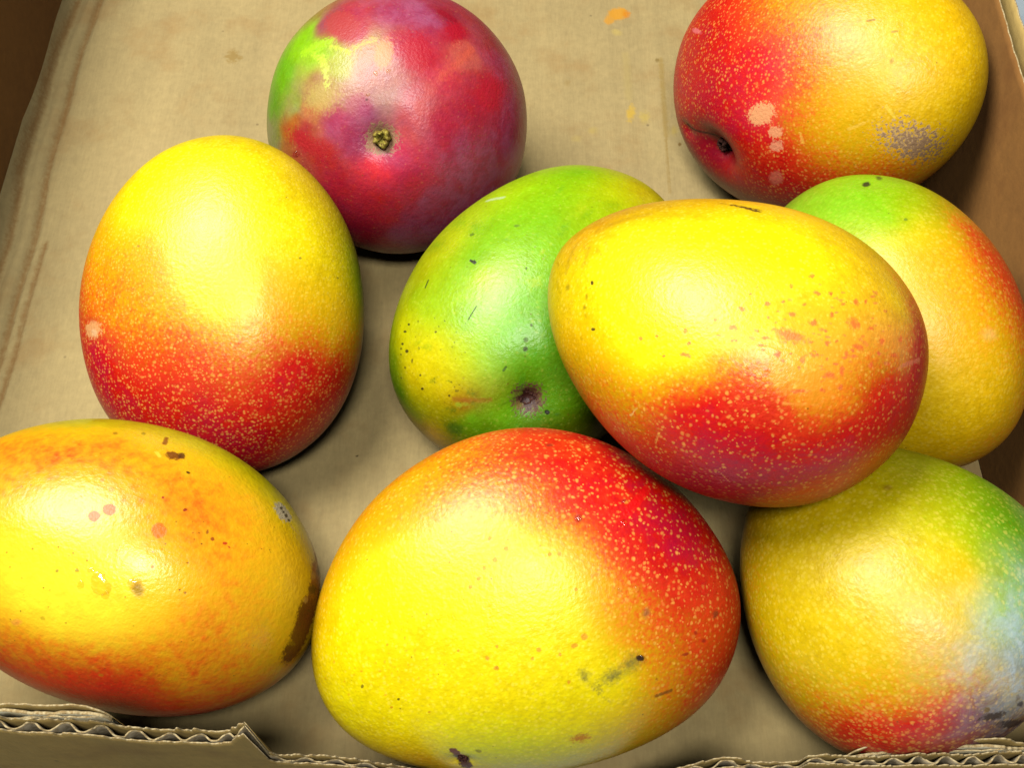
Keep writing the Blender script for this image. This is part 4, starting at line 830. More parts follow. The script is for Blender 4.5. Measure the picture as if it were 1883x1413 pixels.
   ([0.743,-0.649,0.163],(246,192,20),(212,18,14),0.6660000000000001,0.0,0.2),
   ([0.925,-0.299,0.236],(246,192,20),(212,18,14),0.386,0.0,0.2),
   ([-0.219,-0.976,0.017],(246,192,20),(212,18,14),1,0.0,0.2),
   ([0.013,-1.0,-0.011],(246,192,20),(212,18,14),1,0.0,0.2),
   ([0.235,-0.849,0.474],(246,192,20),(212,18,14),0.9460000000000002,0.0,0.2),
   ([-0.131,-0.322,0.937],(250,216,40),(212,18,14),0.0,0.0,0.2),  # paler centre, here to the last tint: highlight painted into the skin colour
   ([0.128,-0.339,0.932],(250,216,40),(212,18,14),0.0,0.0,0.2),
   ([-0.278,-0.444,0.852],(250,216,40),(212,18,14),0.05600000000000001,0.0,0.2),
   ([0.178,-0.541,0.822],(250,216,40),(212,18,14),0.1844,0.0,0.2),
   ([-0.049,-0.641,0.766],(250,216,40),(212,18,14),0.11200000000000002,0.0,0.2),
  ],
  'marks': [
   ('s',[56.62,24.62,4.19],[61.67,14.25,10.95],3.1,(150,86,10),0.5,0.7,0.9),
   ('s',[61.67,14.25,10.95],[63.71,-1.25,15.2],6.42,(140,74,10),0.4,0.6,0.95),
   ('s',[63.48,0.47,15.59],[63.46,-10.26,13.08],7.41,(84,28,2),0.4,0.6,0.97),
   ('e',[61.41,16.94,6.62],[0.58,1.37,-5.57],[1.18,-2.78,2.06],(36,14,0),0.6,0.6,0.9),
   ('e',[62.25,8.64,15.08],[1.47,0.76,-4.04],[0.15,-2.82,1.63],(46,18,0),0.6,0.8,0.9),
   ('e',[63.74,1.65,14.8],[1.41,1.19,-3.77],[0.58,-1.49,-1.04],(36,12,0),0.6,0.6,0.9),
   ('e',[62.8,-3.73,16.99],[1.15,0.79,-2.23],[0.48,-1.3,-1.16],(50,16,0),0.6,0.6,0.9),
   ('e',[63.21,-9.57,14.12],[2.58,1.8,-5.58],[0.87,-2.4,-3.62],(70,20,0),0.8,0.9,0.85),
   ('e',[61.74,3.96,18.32],[1.08,0.33,-2.12],[0.05,-1.63,0.41],(190,140,60),0.7,0.7,0.8),
   ('e',[60.88,13.12,14.43],[0.79,0.99,-2.98],[0.69,-1.75,0.2],(196,146,56),0.7,0.7,0.8),
   ('e',[44.83,28.39,21.86],[3.74,-2.15,-1.36],[-0.49,-3.06,4.98],(188,172,138),0.3,0.7,0.95),
   ('e',[43.66,29.43,21.75],[0.48,0.6,-1.37],[0.4,-0.92,0.86],(40,30,16),0.5,0.3,0.9),
   ('e',[46.09,27.62,21.42],[0.49,0.6,-1.39],[0.45,-1.09,0.92],(50,36,16),0.5,0.3,0.9),
   ('e',[44.83,28.39,21.86],[0.38,0.4,-0.99],[0.27,-0.67,0.61],(40,30,16),0.5,0.3,0.9),
   ('e',[47.43,26.53,21.23],[0.52,0.6,-1.43],[0.26,-0.66,0.54],(40,30,16),0.5,0.3,0.9),
   ('s',[49.12,24.69,21.39],[55.72,22.16,14.05],0.93,(226,176,90),0.7,0.6,0.6),
   ('e',[7.75,30.74,36.98],[3.14,1.0,-1.12],[1.09,-2.42,1.93],(112,52,0),0.45,0.8,0.95),
   ('e',[9.71,31.79,35.87],[1.27,0.85,-0.91],[0.94,-1.73,1.43],(70,26,0),0.5,0.5,0.9),
   ('s',[2.64,34.52,33.79],[1.42,37.98,29.86],1.11,(130,70,0),0.5,0.4,0.9),
   ('s',[2.66,29.59,38.16],[4.22,28.3,39.08],0.91,(236,206,60),0.6,0.3,0.7),
   ('e',[14.72,26.11,39.44],[0.87,0.0,-0.16],[0.12,-0.61,0.38],(60,24,0),0.4,0.3,0.9),
   ('e',[-3.6,2.3,47.77],[1.88,0.66,0.09],[0.88,-1.89,0.11],(208,104,62),0.25,0.3,0.85),
   ('e',[-0.34,5.7,47.68],[2.11,0.72,-0.02],[0.91,-2.02,0.23],(214,104,62),0.25,0.3,0.85),
   ('e',[15.61,4.6,46.75],[2.33,0.98,-0.44],[1.19,-2.61,0.04],(206,100,0),0.3,0.3,0.85),
   ('e',[12.14,14.71,45.24],[0.56,0.25,-0.15],[0.24,-0.48,0.12],(150,30,0),0.4,0.2,0.9),
   ('e',[19.65,13.49,44.34],[0.64,0.69,-0.34],[0.45,-0.49,0.05],(140,24,0),0.4,0.3,0.9),
   ('e',[-6.77,13.81,45.72],[0.87,0.37,-0.02],[0.45,-0.88,0.3],(226,120,30),0.5,0.3,0.7),
   ('e',[-9.93,6.96,46.81],[0.66,0.26,0.05],[0.43,-0.81,0.16],(216,130,50),0.6,0.3,0.6),
   ('e',[-2.71,11.85,46.54],[1.23,0.47,-0.05],[0.6,-1.12,0.3],(226,130,50),0.6,0.3,0.6),
   ('e',[-0.33,-5.73,47.46],[1.37,0.38,0.09],[0.48,-1.01,-0.13],(200,170,60),0.7,0.4,0.6),
   ('e',[16.65,-13.34,44.53],[1.97,1.62,0.2],[2.06,-2.3,-1.08],(150,112,20),0.7,0.4,0.8),
   ('e',[-1.86,-13.79,45.52],[0.74,0.22,0.1],[0.27,-0.7,-0.22],(150,130,20),0.5,0.3,0.8),
   ('e',[-7.4,-15.64,44.48],[0.62,0.22,0.15],[0.21,-0.57,-0.19],(140,120,20),0.5,0.3,0.8),
   ('e',[18.08,-5.96,46.01],[0.56,0.18,-0.07],[0.22,-0.58,-0.12],(150,90,0),0.4,0.3,0.8),
   ('e',[29.28,-9.49,42.5],[0.53,0.27,-0.11],[0.2,-0.55,-0.2],(150,90,0),0.4,0.3,0.8),
   ('e',[27.57,-9.32,43.09],[0.46,0.18,-0.1],[0.16,-0.45,-0.15],(150,90,0),0.4,0.3,0.8),
   ('e',[26.81,-1.3,44.39],[0.57,0.24,-0.16],[0.21,-0.42,-0.08],(140,80,0),0.4,0.3,0.8),
   ('e',[28.28,9.65,42.97],[0.59,0.29,-0.26],[0.48,-1.06,0.07],(140,70,0),0.6,0.6,0.9),
   ('e',[30.49,8.2,42.51],[0.89,0.07,-0.34],[0.05,-0.83,0.14],(150,60,0),0.6,0.9,0.9),
   ('e',[28.28,5.45,43.68],[0.42,0.2,-0.16],[0.2,-0.46,-0.01],(120,80,0),0.4,0.3,0.9),
   ('e',[26.26,8.28,43.89],[0.45,0.18,-0.17],[0.17,-0.48,0.04],(120,80,0),0.4,0.3,0.9),
   ('e',[34.22,8.42,40.99],[0.88,0.39,-0.46],[0.26,-0.63,0.02],(190,40,10),0.5,0.4,0.9),
   ('e',[35.74,7.83,40.43],[0.79,-0.17,-0.33],[-0.07,-0.33,0.1],(190,50,10),0.5,0.4,0.8),
   ('e',[-14.88,-31.85,32.75],[2.39,0.58,1.16],[0.34,-1.16,-1.11],(226,130,60),0.7,0.4,0.5),
   ('e',[-7.24,-28.84,36.83],[1.0,0.23,0.31],[0.22,-0.69,-0.55],(190,160,20),0.6,0.4,0.7),
   ('e',[13.14,-37.99,26.37],[1.24,0.34,0.27],[0.08,-0.57,-0.88],(190,130,20),0.7,0.4,0.6),
   ('e',[-13.17,32.64,33.9],[1.03,0.46,-0.2],[0.63,-0.94,1.06],(120,90,0),0.6,0.4,0.7),
   ('e',[-5.72,36.42,31.28],[0.83,0.46,-0.42],[0.71,-1.1,1.37],(130,110,0),0.6,0.4,0.7),
   ('e',[5.11,-24.92,40.16],[0.4,0.07,0.03],[0.04,-0.39,-0.26],(120,78,4),0.6,0.6,0.7961807900034644),
   ('e',[40.32,-6.18,38.47],[0.28,-0.11,-0.17],[-0.07,-0.22,0.0],(120,78,4),0.6,0.6,0.42929235769157514),
   ('e',[44.21,11.73,34.66],[0.41,-0.29,-0.18],[-0.19,-0.35,0.26],(120,78,4),0.6,0.6,0.7594425676205783),
   ('e',[23.3,1.01,45.38],[0.24,-0.07,-0.06],[-0.05,-0.23,0.01],(120,78,4),0.6,0.6,0.8252491558925543),
   ('e',[55.59,-13.95,24.08],[0.47,0.19,-0.45],[0.09,-0.31,-0.28],(120,78,4),0.6,0.6,0.5314345640661708),
   ('e',[-29.47,0.44,42.6],[0.45,-0.28,0.16],[-0.17,-0.21,-0.06],(120,78,4),0.6,0.6,0.5712867712809873),
   ('e',[6.14,-32.6,33.82],[0.24,-0.12,-0.14],[-0.19,-0.26,-0.25],(120,78,4),0.6,0.6,0.6983344419942019),
   ('e',[-6.34,-25.66,39.32],[0.46,-0.2,-0.09],[-0.16,-0.28,-0.21],(120,78,4),0.6,0.6,0.6939817747350103),
   ('e',[17.58,-18.59,42.31],[0.28,-0.27,-0.18],[-0.24,-0.24,-0.07],(120,78,4),0.6,0.6,0.74788913382082),
   ('e',[14.11,-11.67,45.42],[0.4,0.09,-0.03],[0.07,-0.35,-0.11],(120,78,4),0.6,0.6,0.583459112713359),
   ('e',[38.15,-9.41,38.91],[0.23,-0.14,-0.15],[-0.13,-0.2,0.02],(120,78,4),0.6,0.6,0.6398160183754211),
   ('e',[-7.39,-21.26,41.91],[0.2,-0.38,-0.18],[-0.38,-0.13,-0.11],(120,78,4),0.6,0.6,0.6599301884265951),
   ('e',[-24.8,-7.6,43.36],[0.23,-0.42,-0.01],[-0.28,-0.08,-0.1],(120,78,4),0.6,0.6,0.7145689812980169),
   ('e',[25.89,17.61,41.2],[0.27,-0.12,-0.03],[-0.07,-0.31,0.15],(120,78,4),0.6,0.6,0.5989199325279547),
   ('e',[20.95,-18.18,41.8],[0.33,0.04,-0.06],[0.05,-0.34,-0.17],(120,78,4),0.6,0.6,0.8411315854095938),
   ('e',[24.67,7.65,44.45],[0.36,-0.06,-0.09],[-0.03,-0.42,0.08],(120,78,4),0.6,0.6,0.7145657761215136),
   ('e',[51.09,-16.21,27.56],[0.24,-0.15,-0.31],[-0.19,-0.28,0.02],(120,78,4),0.6,0.6,0.7638525308158495),
   ('e',[-17.64,-12.48,43.96],[0.34,-0.14,0.03],[-0.12,-0.36,-0.13],(120,78,4),0.6,0.6,0.41891096490782814),
   ('e',[-0.23,-28.12,37.9],[0.47,0.09,0.08],[0.05,-0.4,-0.31],(120,78,4),0.6,0.6,0.7479165553944283),
   ('e',[35.43,14.91,38.52],[0.35,0.12,-0.22],[0.12,-0.31,0.06],(120,78,4),0.6,0.6,0.7302409002698955),
   ('e',[-18.65,5.29,45.48],[0.43,-0.4,0.14],[-0.23,-0.19,-0.03],(120,78,4),0.6,0.6,0.766771889637828),
   ('e',[-5.12,-6.64,47.09],[0.16,-0.3,-0.04],[-0.29,-0.12,-0.04],(120,78,4),0.6,0.6,0.7347912042452217),
   ('e',[15.15,-8.52,46.04],[0.35,-0.01,-0.05],[0.0,-0.34,-0.07],(120,78,4),0.6,0.6,0.5104300601892977),
   ('e',[23.22,10.84,44.2],[0.53,0.05,-0.15],[0.1,-0.61,0.12],(120,78,4),0.6,0.6,0.4096035105928612),
   ('e',[13.64,14.21,45.19],[0.25,-0.32,0.06],[-0.27,-0.27,0.12],(120,78,4),0.6,0.6,0.5746351769379485),
   ('e',[23.63,-19.61,40.45],[0.17,-0.21,-0.15],[-0.17,-0.13,-0.02],(120,78,4),0.6,0.6,0.5611464824222288),
   ('e',[34.49,29.52,29.31],[0.28,-0.08,-0.1],[-0.03,-0.31,0.35],(120,78,4),0.6,0.6,0.5654150842915582),
   ('e',[-5.71,-10.76,46.18],[0.4,-0.3,-0.04],[-0.34,-0.38,-0.12],(120,78,4),0.6,0.6,0.5154701062157946),
   ('e',[13.2,12.58,45.72],[0.28,-0.01,-0.03],[0.05,-0.31,0.07],(120,78,4),0.6,0.6,0.4723138584359665),
   ('e',[28.39,22.27,37.97],[0.18,-0.31,0.11],[-0.14,-0.16,0.15],(120,78,4),0.6,0.6,0.7067247216507879),
   ('e',[-17.28,6.48,45.64],[0.45,-0.38,0.15],[-0.19,-0.24,-0.01],(120,78,4),0.6,0.6,0.7105373563346387),
   ('e',[20.65,-3.32,45.82],[0.3,-0.23,-0.08],[-0.17,-0.21,0.02],(120,78,4),0.6,0.6,0.46780967089538134),
   ('e',[8.46,4.38,47.58],[0.34,-0.18,-0.01],[-0.13,-0.35,0.04],(120,78,4),0.6,0.6,0.6904099559557517),
   ('e',[13.48,23.27,41.37],[0.38,-0.41,0.17],[-0.27,-0.46,0.3],(120,78,4),0.6,0.6,0.6350526366148797),
   ('e',[46.38,-17.38,30.85],[0.32,-0.03,-0.26],[-0.04,-0.21,-0.09],(120,78,4),0.6,0.6,0.4081841061581472),
   ('e',[-13.1,7.29,46.31],[0.23,0.08,0.03],[0.12,-0.23,0.05],(120,78,4),0.6,0.6,0.6163139813343069),
   ('e',[42.94,-6.79,36.9],[0.27,0.03,-0.16],[0.01,-0.28,-0.05],(120,78,4),0.6,0.6,0.7626221793580565),
   ('e',[25.64,-4.85,44.44],[0.35,0.02,-0.1],[0.04,-0.44,-0.07],(120,78,4),0.6,0.6,0.8043531058782154),
   ('e',[-15.06,5.95,46.15],[0.24,-0.29,0.08],[-0.15,-0.11,-0.01],(120,78,4),0.6,0.6,0.4831820094808595),
   ('e',[15.27,6.2,46.64],[0.32,-0.19,-0.03],[-0.12,-0.36,0.06],(120,78,4),0.6,0.6,0.5202197286893412),
   ('e',[23.91,18.27,41.52],[0.17,-0.27,0.07],[-0.2,-0.2,0.15],(120,78,4),0.6,0.6,0.7443266119648613),
   ('e',[35.97,-20.89,35.15],[0.46,0.04,-0.2],[-0.02,-0.44,-0.26],(120,78,4),0.6,0.6,0.6606720624406548),
   ('e',[13.55,-17.88,43.27],[0.35,0.01,-0.04],[-0.02,-0.19,-0.08],(120,78,4),0.6,0.6,0.4640816267218012),
   ('e',[34.44,-9.14,40.66],[0.28,-0.25,-0.17],[-0.2,-0.21,0.04],(120,78,4),0.6,0.6,0.6013857030572728),
   ('e',[8.06,8.05,47.18],[0.5,-0.23,0.0],[-0.12,-0.42,0.07],(120,78,4),0.6,0.6,0.49351181807923283),
   ('e',[10.74,-6.63,46.92],[0.35,-0.05,-0.04],[-0.07,-0.38,-0.05],(120,78,4),0.6,0.6,0.6802943594214628),
   ('e',[18.64,16.33,43.61],[0.47,-0.02,-0.09],[0.06,-0.33,0.11],(120,78,4),0.6,0.6,0.7740305074760269),
   ('e',[-16.88,-4.97,45.73],[0.18,-0.31,-0.0],[-0.41,-0.15,-0.1],(120,78,4),0.6,0.6,0.4979994023717191),
   ('e',[30.44,-17.91,39.13],[0.38,0.04,-0.12],[0.05,-0.3,-0.16],(120,78,4),0.6,0.6,0.431413082741481),
   ('e',[-28.64,4.87,42.65],[0.46,0.07,0.15],[0.16,-0.44,0.1],(120,78,4),0.6,0.6,0.8214366246320717),
   ('e',[46.51,12.62,32.66],[0.27,-0.22,-0.12],[-0.19,-0.41,0.31],(120,78,4),0.6,0.6,0.7353010356460608),
   ('e',[-3.71,-24.18,40.52],[0.37,0.09,0.08],[0.05,-0.21,-0.13],(120,78,4),0.6,0.6,0.5189490344792508),
   ('e',[-8.49,-2.02,47.3],[0.54,-0.01,0.06],[0.03,-0.42,-0.02],(120,78,4),0.6,0.6,0.4471686146856013),
   ('e',[-18.97,-12.45,43.68],[0.35,-0.17,0.03],[-0.11,-0.18,-0.08],(120,78,4),0.6,0.6,0.5550113205719095),
   ('e',[-20.39,-16.25,41.98],[0.2,-0.23,-0.04],[-0.16,-0.11,-0.09],(120,78,4),0.6,0.6,0.5928781679174715),
   ('e',[5.97,-12.53,45.9],[0.2,-0.38,-0.12],[-0.39,-0.14,-0.02],(120,78,4),0.6,0.6,0.7220150790158808),
   ('e',[11.07,-30.48,35.41],[0.25,0.04,0.0],[0.01,-0.16,-0.14],(120,78,4),0.6,0.6,0.5717240836360163),
   ('e',[2.55,-4.96,47.58],[0.39,-0.17,-0.02],[-0.12,-0.3,-0.04],(120,78,4),0.6,0.6,0.7047411451842508),
   ('e',[52.22,-15.52,26.87],[0.13,-0.31,-0.3],[-0.26,-0.12,0.19],(120,78,4),0.6,0.6,0.7778949842978893),
   ('e',[32.16,25.23,34.36],[0.36,-0.02,-0.16],[0.01,-0.36,0.26],(120,78,4),0.6,0.6,0.6086143568620765),
  ],
  'dimples': [
   ([0.943,0.035,0.33],0.12,0.0008),
  ],
  'drops': [
   ([0.093,-0.343,0.935],0.0032,0.0006),
   ([0.127,-0.39,0.912],0.0012,0.0006),
   ([0.221,-0.266,0.938],0.0018,0.0007),
   ([0.014,-0.386,0.922],0.0012,0.0004),
   ([0.035,-0.283,0.958],0.001,0.0003),
  ],
 },
 8: {
  'centre': [0.00388,-0.11207,0.04211],
  'rot': [0.169,-0.0865,0.4633],
  'size': [0.07297,0.05647,0.03922,0.04934,-0.02331,-0.18091],
  'tints': [
   ([0.242,0.932,0.269],(228,184,0),(212,18,14),0.9520000000000001,0.0,0.9),
   ([-0.008,0.929,0.371],(228,184,0),(212,18,14),0.6944,0.0,0.9),
   ([-0.188,0.918,0.348],(228,184,0),(212,18,14),0.5,0.0,0.9),
   ([-0.375,0.872,0.315],(228,184,0),(212,18,14),0.4,0.0,0.9),
   ([-0.543,0.758,0.362],(228,184,0),(212,18,14),0.35,0.0,0.9),
   ([-0.691,0.639,0.338],(228,184,0),(212,18,14),0.28,0.0,0.9),
   ([-0.82,0.45,0.352],(228,184,0),(212,18,14),0.2,0.0,0.9),
   ([-0.899,0.265,0.349],(228,184,0),(212,18,14),0.12,0.0,0.9),
   ([-0.276,0.771,0.574],(228,184,0),(212,18,14),0.5,0.0,0.9),
   ([-0.149,0.789,0.596],(228,184,0),(212,18,14),0.6,0.0,0.9),
   ([0.017,0.768,0.64],(228,184,0),(212,18,14),0.7280000000000001,0.0,0.9),
   ([0.203,0.724,0.659],(228,184,0),(212,18,14),0.8736000000000002,0.0,0.9),
   ([0.355,0.758,0.548],(228,184,0),(212,18,14),1.0864,0.0,0.9),
   ([0.465,0.805,0.368],(228,184,0),(212,18,14),1.0864,0.0,0.9),
   ([0.593,0.702,0.394],(228,184,0),(188,0,38),1.12,0.0,0.9),
   ([0.663,0.579,0.474],(228,184,0),(205,4,20),1.12,0.0,0.9),
   ([0.397,0.605,0.69],(228,184,0),(212,18,14),1.0304000000000002,0.0,0.9),
   ([0.522,0.502,0.689],(228,184,0),(212,18,14),1.0304000000000002,0.0,0.9),
   ([0.266,0.538,0.8],(228,184,0),(212,18,14),0.8736000000000002,0.0,0.9),
   ([0.085,0.575,0.814],(228,184,0),(212,18,14),0.55,0.0,0.9),
   ([-0.053,0.61,0.791],(228,184,0),(212,18,14),0.45,0.0,0.9),
   ([-0.296,0.601,0.743],(228,184,0),(212,18,14),0.35,0.0,0.9),
   ([-0.441,0.655,0.613],(228,184,0),(212,18,14),0.3,0.0,0.9),
   ([0.258,0.338,0.905],(228,184,0),(212,18,14),0.4,0.0,0.9),
   ([0.416,0.314,0.853],(228,184,0),(212,18,14),0.8736000000000002,0.0,0.9),
   ([0.618,0.378,0.689],(228,184,0),(188,0,38),1.12,0.0,0.9),
   ([0.777,0.398,0.488],(228,184,0),(188,0,38),1.12,0.0,0.9),
   ([0.712,0.228,0.664],(228,184,0),(188,0,38),1.12,0.0,0.9),
   ([0.539,0.213,0.815],(228,184,0),(212,18,14),0.9184,0.0,0.9),
   ([0.342,0.154,0.927],(228,184,0),(212,18,14),0.3,0.0,0.9),
   ([0.355,-0.05,0.933],(228,184,0),(212,18,14),0.35,0.0,0.9),
   ([0.504,0.017,0.863],(228,184,0),(212,18,14),0.6,0.0,0.9),
   ([0.675,0.029,0.737],(228,184,0),(212,18,14),0.9632000000000001,0.0,0.9),
   ([0.85,0.131,0.511],(228,184,0),(212,18,14),1.0304000000000002,0.0,0.9),
   ([0.916,0.035,0.4],(228,184,0),(212,18,14),0.9856000000000001,0.0,0.9),
   ([0.908,-0.182,0.376],(228,184,0),(212,18,14),0.9408000000000001,0.0,0.9),
   ([0.73,-0.096,0.676],(228,184,0),(212,18,14),0.8064,0.0,0.9),
   ([0.577,-0.139,0.805],(228,184,0),(212,18,14),0.6,0.0,0.9),
   ([0.404,-0.204,0.892],(228,184,0),(212,18,14),0.38,0.0,0.9),
   ([0.699,-0.306,0.646],(228,184,0),(212,18,14),0.7392000000000001,0.0,0.9),
   ([0.826,-0.398,0.399],(228,184,0),(212,18,14),0.8736000000000002,0.0,0.9),
   ([0.608,-0.452,0.653],(228,184,0),(212,18,14),0.55,0.0,0.9),
   ([0.482,-0.495,0.723],(228,184,0),(212,18,14),0.38,0.0,0.9),
   ([0.675,-0.609,0.416],(228,184,0),(212,18,14),0.7616000000000002,0.0,0.9),
   ([0.418,-0.655,0.63],(228,184,0),(212,18,14),0.25,0.0,0.9),
   ([0.516,-0.764,0.387],(228,184,0),(212,18,14),0.4,0.0,0.9),
   ([-0.51,0.474,0.718],(238,222,0),(212,18,14),0.14,0.0,0.9),
   ([-0.62,0.431,0.656],(238,222,0),(212,18,14),0.14,0.0,0.9),
   ([-0.193,0.449,0.873],(238,222,0),(212,18,14),0.15,0.0,0.9),
   ([0.033,0.387,0.922],(238,222,0),(212,18,14),0.2,0.0,0.9),
   ([0.164,0.185,0.969],(238,222,0),(212,18,14),0.1,0.0,0.9),
   ([-0.104,0.25,0.963],(238,222,0),(212,18,14),0,0.0,0.9),
   ([-0.383,0.278,0.881],(238,222,0),(212,18,14),0,0.0,0.9),
   ([-0.755,0.211,0.621],(238,222,0),(212,18,14),0.06,0.0,0.9),
   ([-0.576,-0.01,0.817],(238,222,0),(212,18,14),0.16,0.0,0.9),
   ([-0.499,-0.163,0.851],(238,222,0),(212,18,14),0.16,0.0,0.9),
   ([-0.696,-0.127,0.707],(238,222,0),(212,18,14),0.02,0.0,0.9),
   ([-0.853,-0.071,0.516],(238,222,0),(212,18,14),0,0.0,0.9),
   ([-0.264,-0.058,0.963],(238,222,0),(212,18,14),0,0.0,0.9),
   ([-0.042,-0.118,0.992],(238,222,0),(212,18,14),0,0.0,0.9),
   ([0.205,0.004,0.979],(238,222,0),(212,18,14),0.08,0.0,0.9),
   ([0.238,-0.236,0.942],(238,222,0),(212,18,14),0.12,0.0,0.9),
   ([0.324,-0.433,0.841],(238,222,0),(212,18,14),0.12,0.0,0.9),
   ([0.195,-0.537,0.821],(238,222,0),(212,18,14),0.02,0.0,0.9),
   ([-0.096,-0.472,0.877],(238,222,0),(212,18,14),0,0.0,0.9),
   ([-0.436,-0.378,0.817],(238,222,0),(212,18,14),0,0.0,0.9),
   ([-0.695,-0.398,0.599],(238,222,0),(212,18,14),0,0.0,0.9),
   ([-0.854,-0.354,0.381],(238,222,0),(212,18,14),0,0.0,0.9),
   ([-0.369,-0.696,0.616],(206,212,0),(212,18,14),0,0.0,0.9),
   ([-0.129,-0.703,0.7],(206,214,0),(212,18,14),0,0.0,0.9),
   ([0.1,-0.743,0.661],(214,212,0),(212,18,14),0.02,0.0,0.9),
   ([-0.53,-0.682,0.504],(228,184,0),(212,18,14),0.25,0.0,0.9),
  ],
  'marks': [
   ('e',[23.78,-19.81,34.62],[7.34,2.18,-0.51],[1.14,-3.82,-1.36],(116,108,44),1.2,0.8,0.9),
   ('e',[30.07,-17.48,34.1],[5.62,2.21,-0.65],[1.84,-4.26,-1.58],(116,108,44),1.2,0.8,0.9),
   ('e',[15.08,-18.13,36.17],[2.61,0.88,0.03],[1.39,-3.99,-1.24],(116,108,44),1.2,0.8,0.85),
   ('s',[16.22,-21.53,35.02],[21.13,-27.78,31.99],0.86,(116,108,44),1.2,1.6,0.6),
   ('e',[18.49,-22.55,34.43],[2.24,-2.22,-1.04],[-1.08,-1.25,-0.32],(116,108,44),1.2,2.0,0.55),
   ('e',[32.98,-16.51,33.67],[1.63,-0.69,-0.58],[-0.4,-1.08,-0.18],(34,10,6),0.4,0.4,0.97),
   ('s',[35.75,-29.89,27.8],[41.22,-29.56,26.12],0.89,(128,78,12),0.6,0.8,0.85),
   ('e',[22.62,29.22,33.19],[1.67,-0.29,-0.25],[-0.33,-1.62,0.7],(170,40,10),0.5,0.3,0.8),
   ('s',[37.8,27.2,29.1],[47.15,33.44,19.54],1.72,(226,2,2),0.3,0.3,0.9),
   ('e',[36.46,24.76,30.65],[1.32,-0.9,-0.19],[-0.65,-0.79,0.56],(226,2,4),0.4,0.3,0.7),
   ('e',[38.14,31.43,26.84],[1.43,0.16,-0.81],[0.08,-0.66,0.33],(170,20,30),0.5,0.3,0.7),
   ('e',[10.51,-38.2,26.91],[3.9,-0.31,-0.44],[-0.08,-2.1,-1.57],(190,110,8),0.7,1.2,0.85),
   ('s',[-29.37,-35.31,24.22],[-27.57,-38.31,22.38],1.8,(104,40,30),0.4,0.8,0.97),
   ('s',[-28.06,-38.66,21.92],[-26.74,-42.32,18.66],2.36,(70,18,18),0.4,0.8,0.97),
   ('s',[-27.18,-36.75,23.78],[-26.46,-39.33,21.81],0.9,(196,150,90),0.6,0.6,0.8),
   ('e',[-21.58,-36.52,25.4],[1.39,-0.59,-0.12],[-0.42,-1.01,-0.84],(130,120,10),0.6,0.6,0.8),
   ('e',[37.69,-3.3,34.38],[1.68,-0.92,-0.58],[-1.19,-2.14,0.26],(140,96,50),0.8,0.6,0.7),
   ('e',[60.18,-9.86,22.48],[1.23,-1.01,-1.11],[-1.38,-1.45,0.9],(120,50,20),0.7,0.7,0.8),
   ('e',[18.54,52.61,17.1],[1.79,-0.35,-0.18],[-0.18,-0.69,1.03],(150,40,10),0.6,0.5,0.8),
   ('e',[-42.73,-15.68,28.91],[0.66,-0.06,0.25],[-0.17,-0.57,-0.22],(90,80,0),0.4,0.3,0.9),
   ('e',[-45.61,-18.08,27.03],[0.64,-0.07,0.26],[-0.15,-0.52,-0.23],(200,130,0),0.4,0.3,0.8),
   ('e',[-53.78,-10.5,24.74],[0.54,-0.41,0.24],[-0.63,-0.75,-0.49],(100,80,0),0.5,0.4,0.8),
   ('e',[-33.89,-20.97,30.36],[0.67,-0.11,0.16],[-0.13,-0.53,-0.23],(210,150,10),0.5,0.3,0.8),
   ('e',[47.42,-19.27,27.93],[1.8,-0.05,-0.83],[0.07,-0.71,-0.25],(150,40,10),0.6,0.7,0.8),
   ('e',[54.49,-16.91,24.93],[1.14,-0.34,-0.79],[-0.14,-0.88,-0.17],(160,40,10),0.6,0.5,0.8),
   ('e',[52.16,-13.53,27.09],[0.88,-0.24,-0.53],[-0.11,-0.85,-0.12],(160,40,10),0.6,0.5,0.8),
   ('e',[36.99,-24.49,29.96],[0.67,-0.22,-0.29],[-0.13,-0.72,-0.25],(170,90,10),0.6,0.5,0.8),
   ('e',[-9.4,-3.86,38.62],[0.76,-0.15,0.06],[-0.13,-0.86,-0.09],(222,140,24),0.5,0.5,0.75),
   ('e',[-12.98,-6.89,37.9],[0.98,-0.16,0.1],[-0.11,-1.01,-0.14],(222,140,24),0.5,0.5,0.75),
   ('e',[-10.78,-10.39,37.62],[0.99,-0.13,0.08],[-0.2,-1.05,-0.2],(222,140,24),0.5,0.5,0.75),
   ('e',[2.91,-7.2,38.88],[1.05,-0.17,-0.02],[-0.17,-0.95,-0.12],(222,140,24),0.5,0.5,0.75),
   ('e',[8.98,-9.84,38.38],[0.76,-0.16,-0.06],[-0.2,-0.83,-0.13],(222,140,24),0.5,0.5,0.75),
   ('e',[13.49,-8.16,38.38],[0.94,-0.26,-0.11],[-0.07,-1.0,-0.14],(222,140,24),0.5,0.5,0.75),
   ('e',[17.24,-6.02,38.31],[1.4,-0.3,-0.18],[-0.27,-1.49,-0.14],(222,140,24),0.5,0.5,0.75),
   ('e',[14.08,-8.1,38.34],[1.0,-0.19,-0.11],[-0.24,-0.98,-0.12],(222,140,24),0.5,0.5,0.75),
   ('e',[0.55,-9.52,38.5],[0.81,-0.13,-0.0],[-0.18,-0.84,-0.14],(222,140,24),0.5,0.5,0.75),
   ('e',[10.07,-18.9,36.28],[0.81,-0.14,-0.08],[-0.07,-0.86,-0.25],(222,140,24),0.5,0.5,0.75),
   ('e',[30.8,5.57,36.31],[1.16,-0.32,-0.27],[-0.27,-1.08,0.13],(222,140,24),0.5,0.5,0.75),
   ('e',[35.84,4.65,34.96],[1.34,-0.33,-0.39],[-0.3,-1.28,0.16],(222,140,24),0.5,0.5,0.75),
   ('e',[24.7,11.4,37.16],[0.99,-0.2,-0.17],[-0.12,-1.01,0.14],(222,140,24),0.5,0.5,0.75),
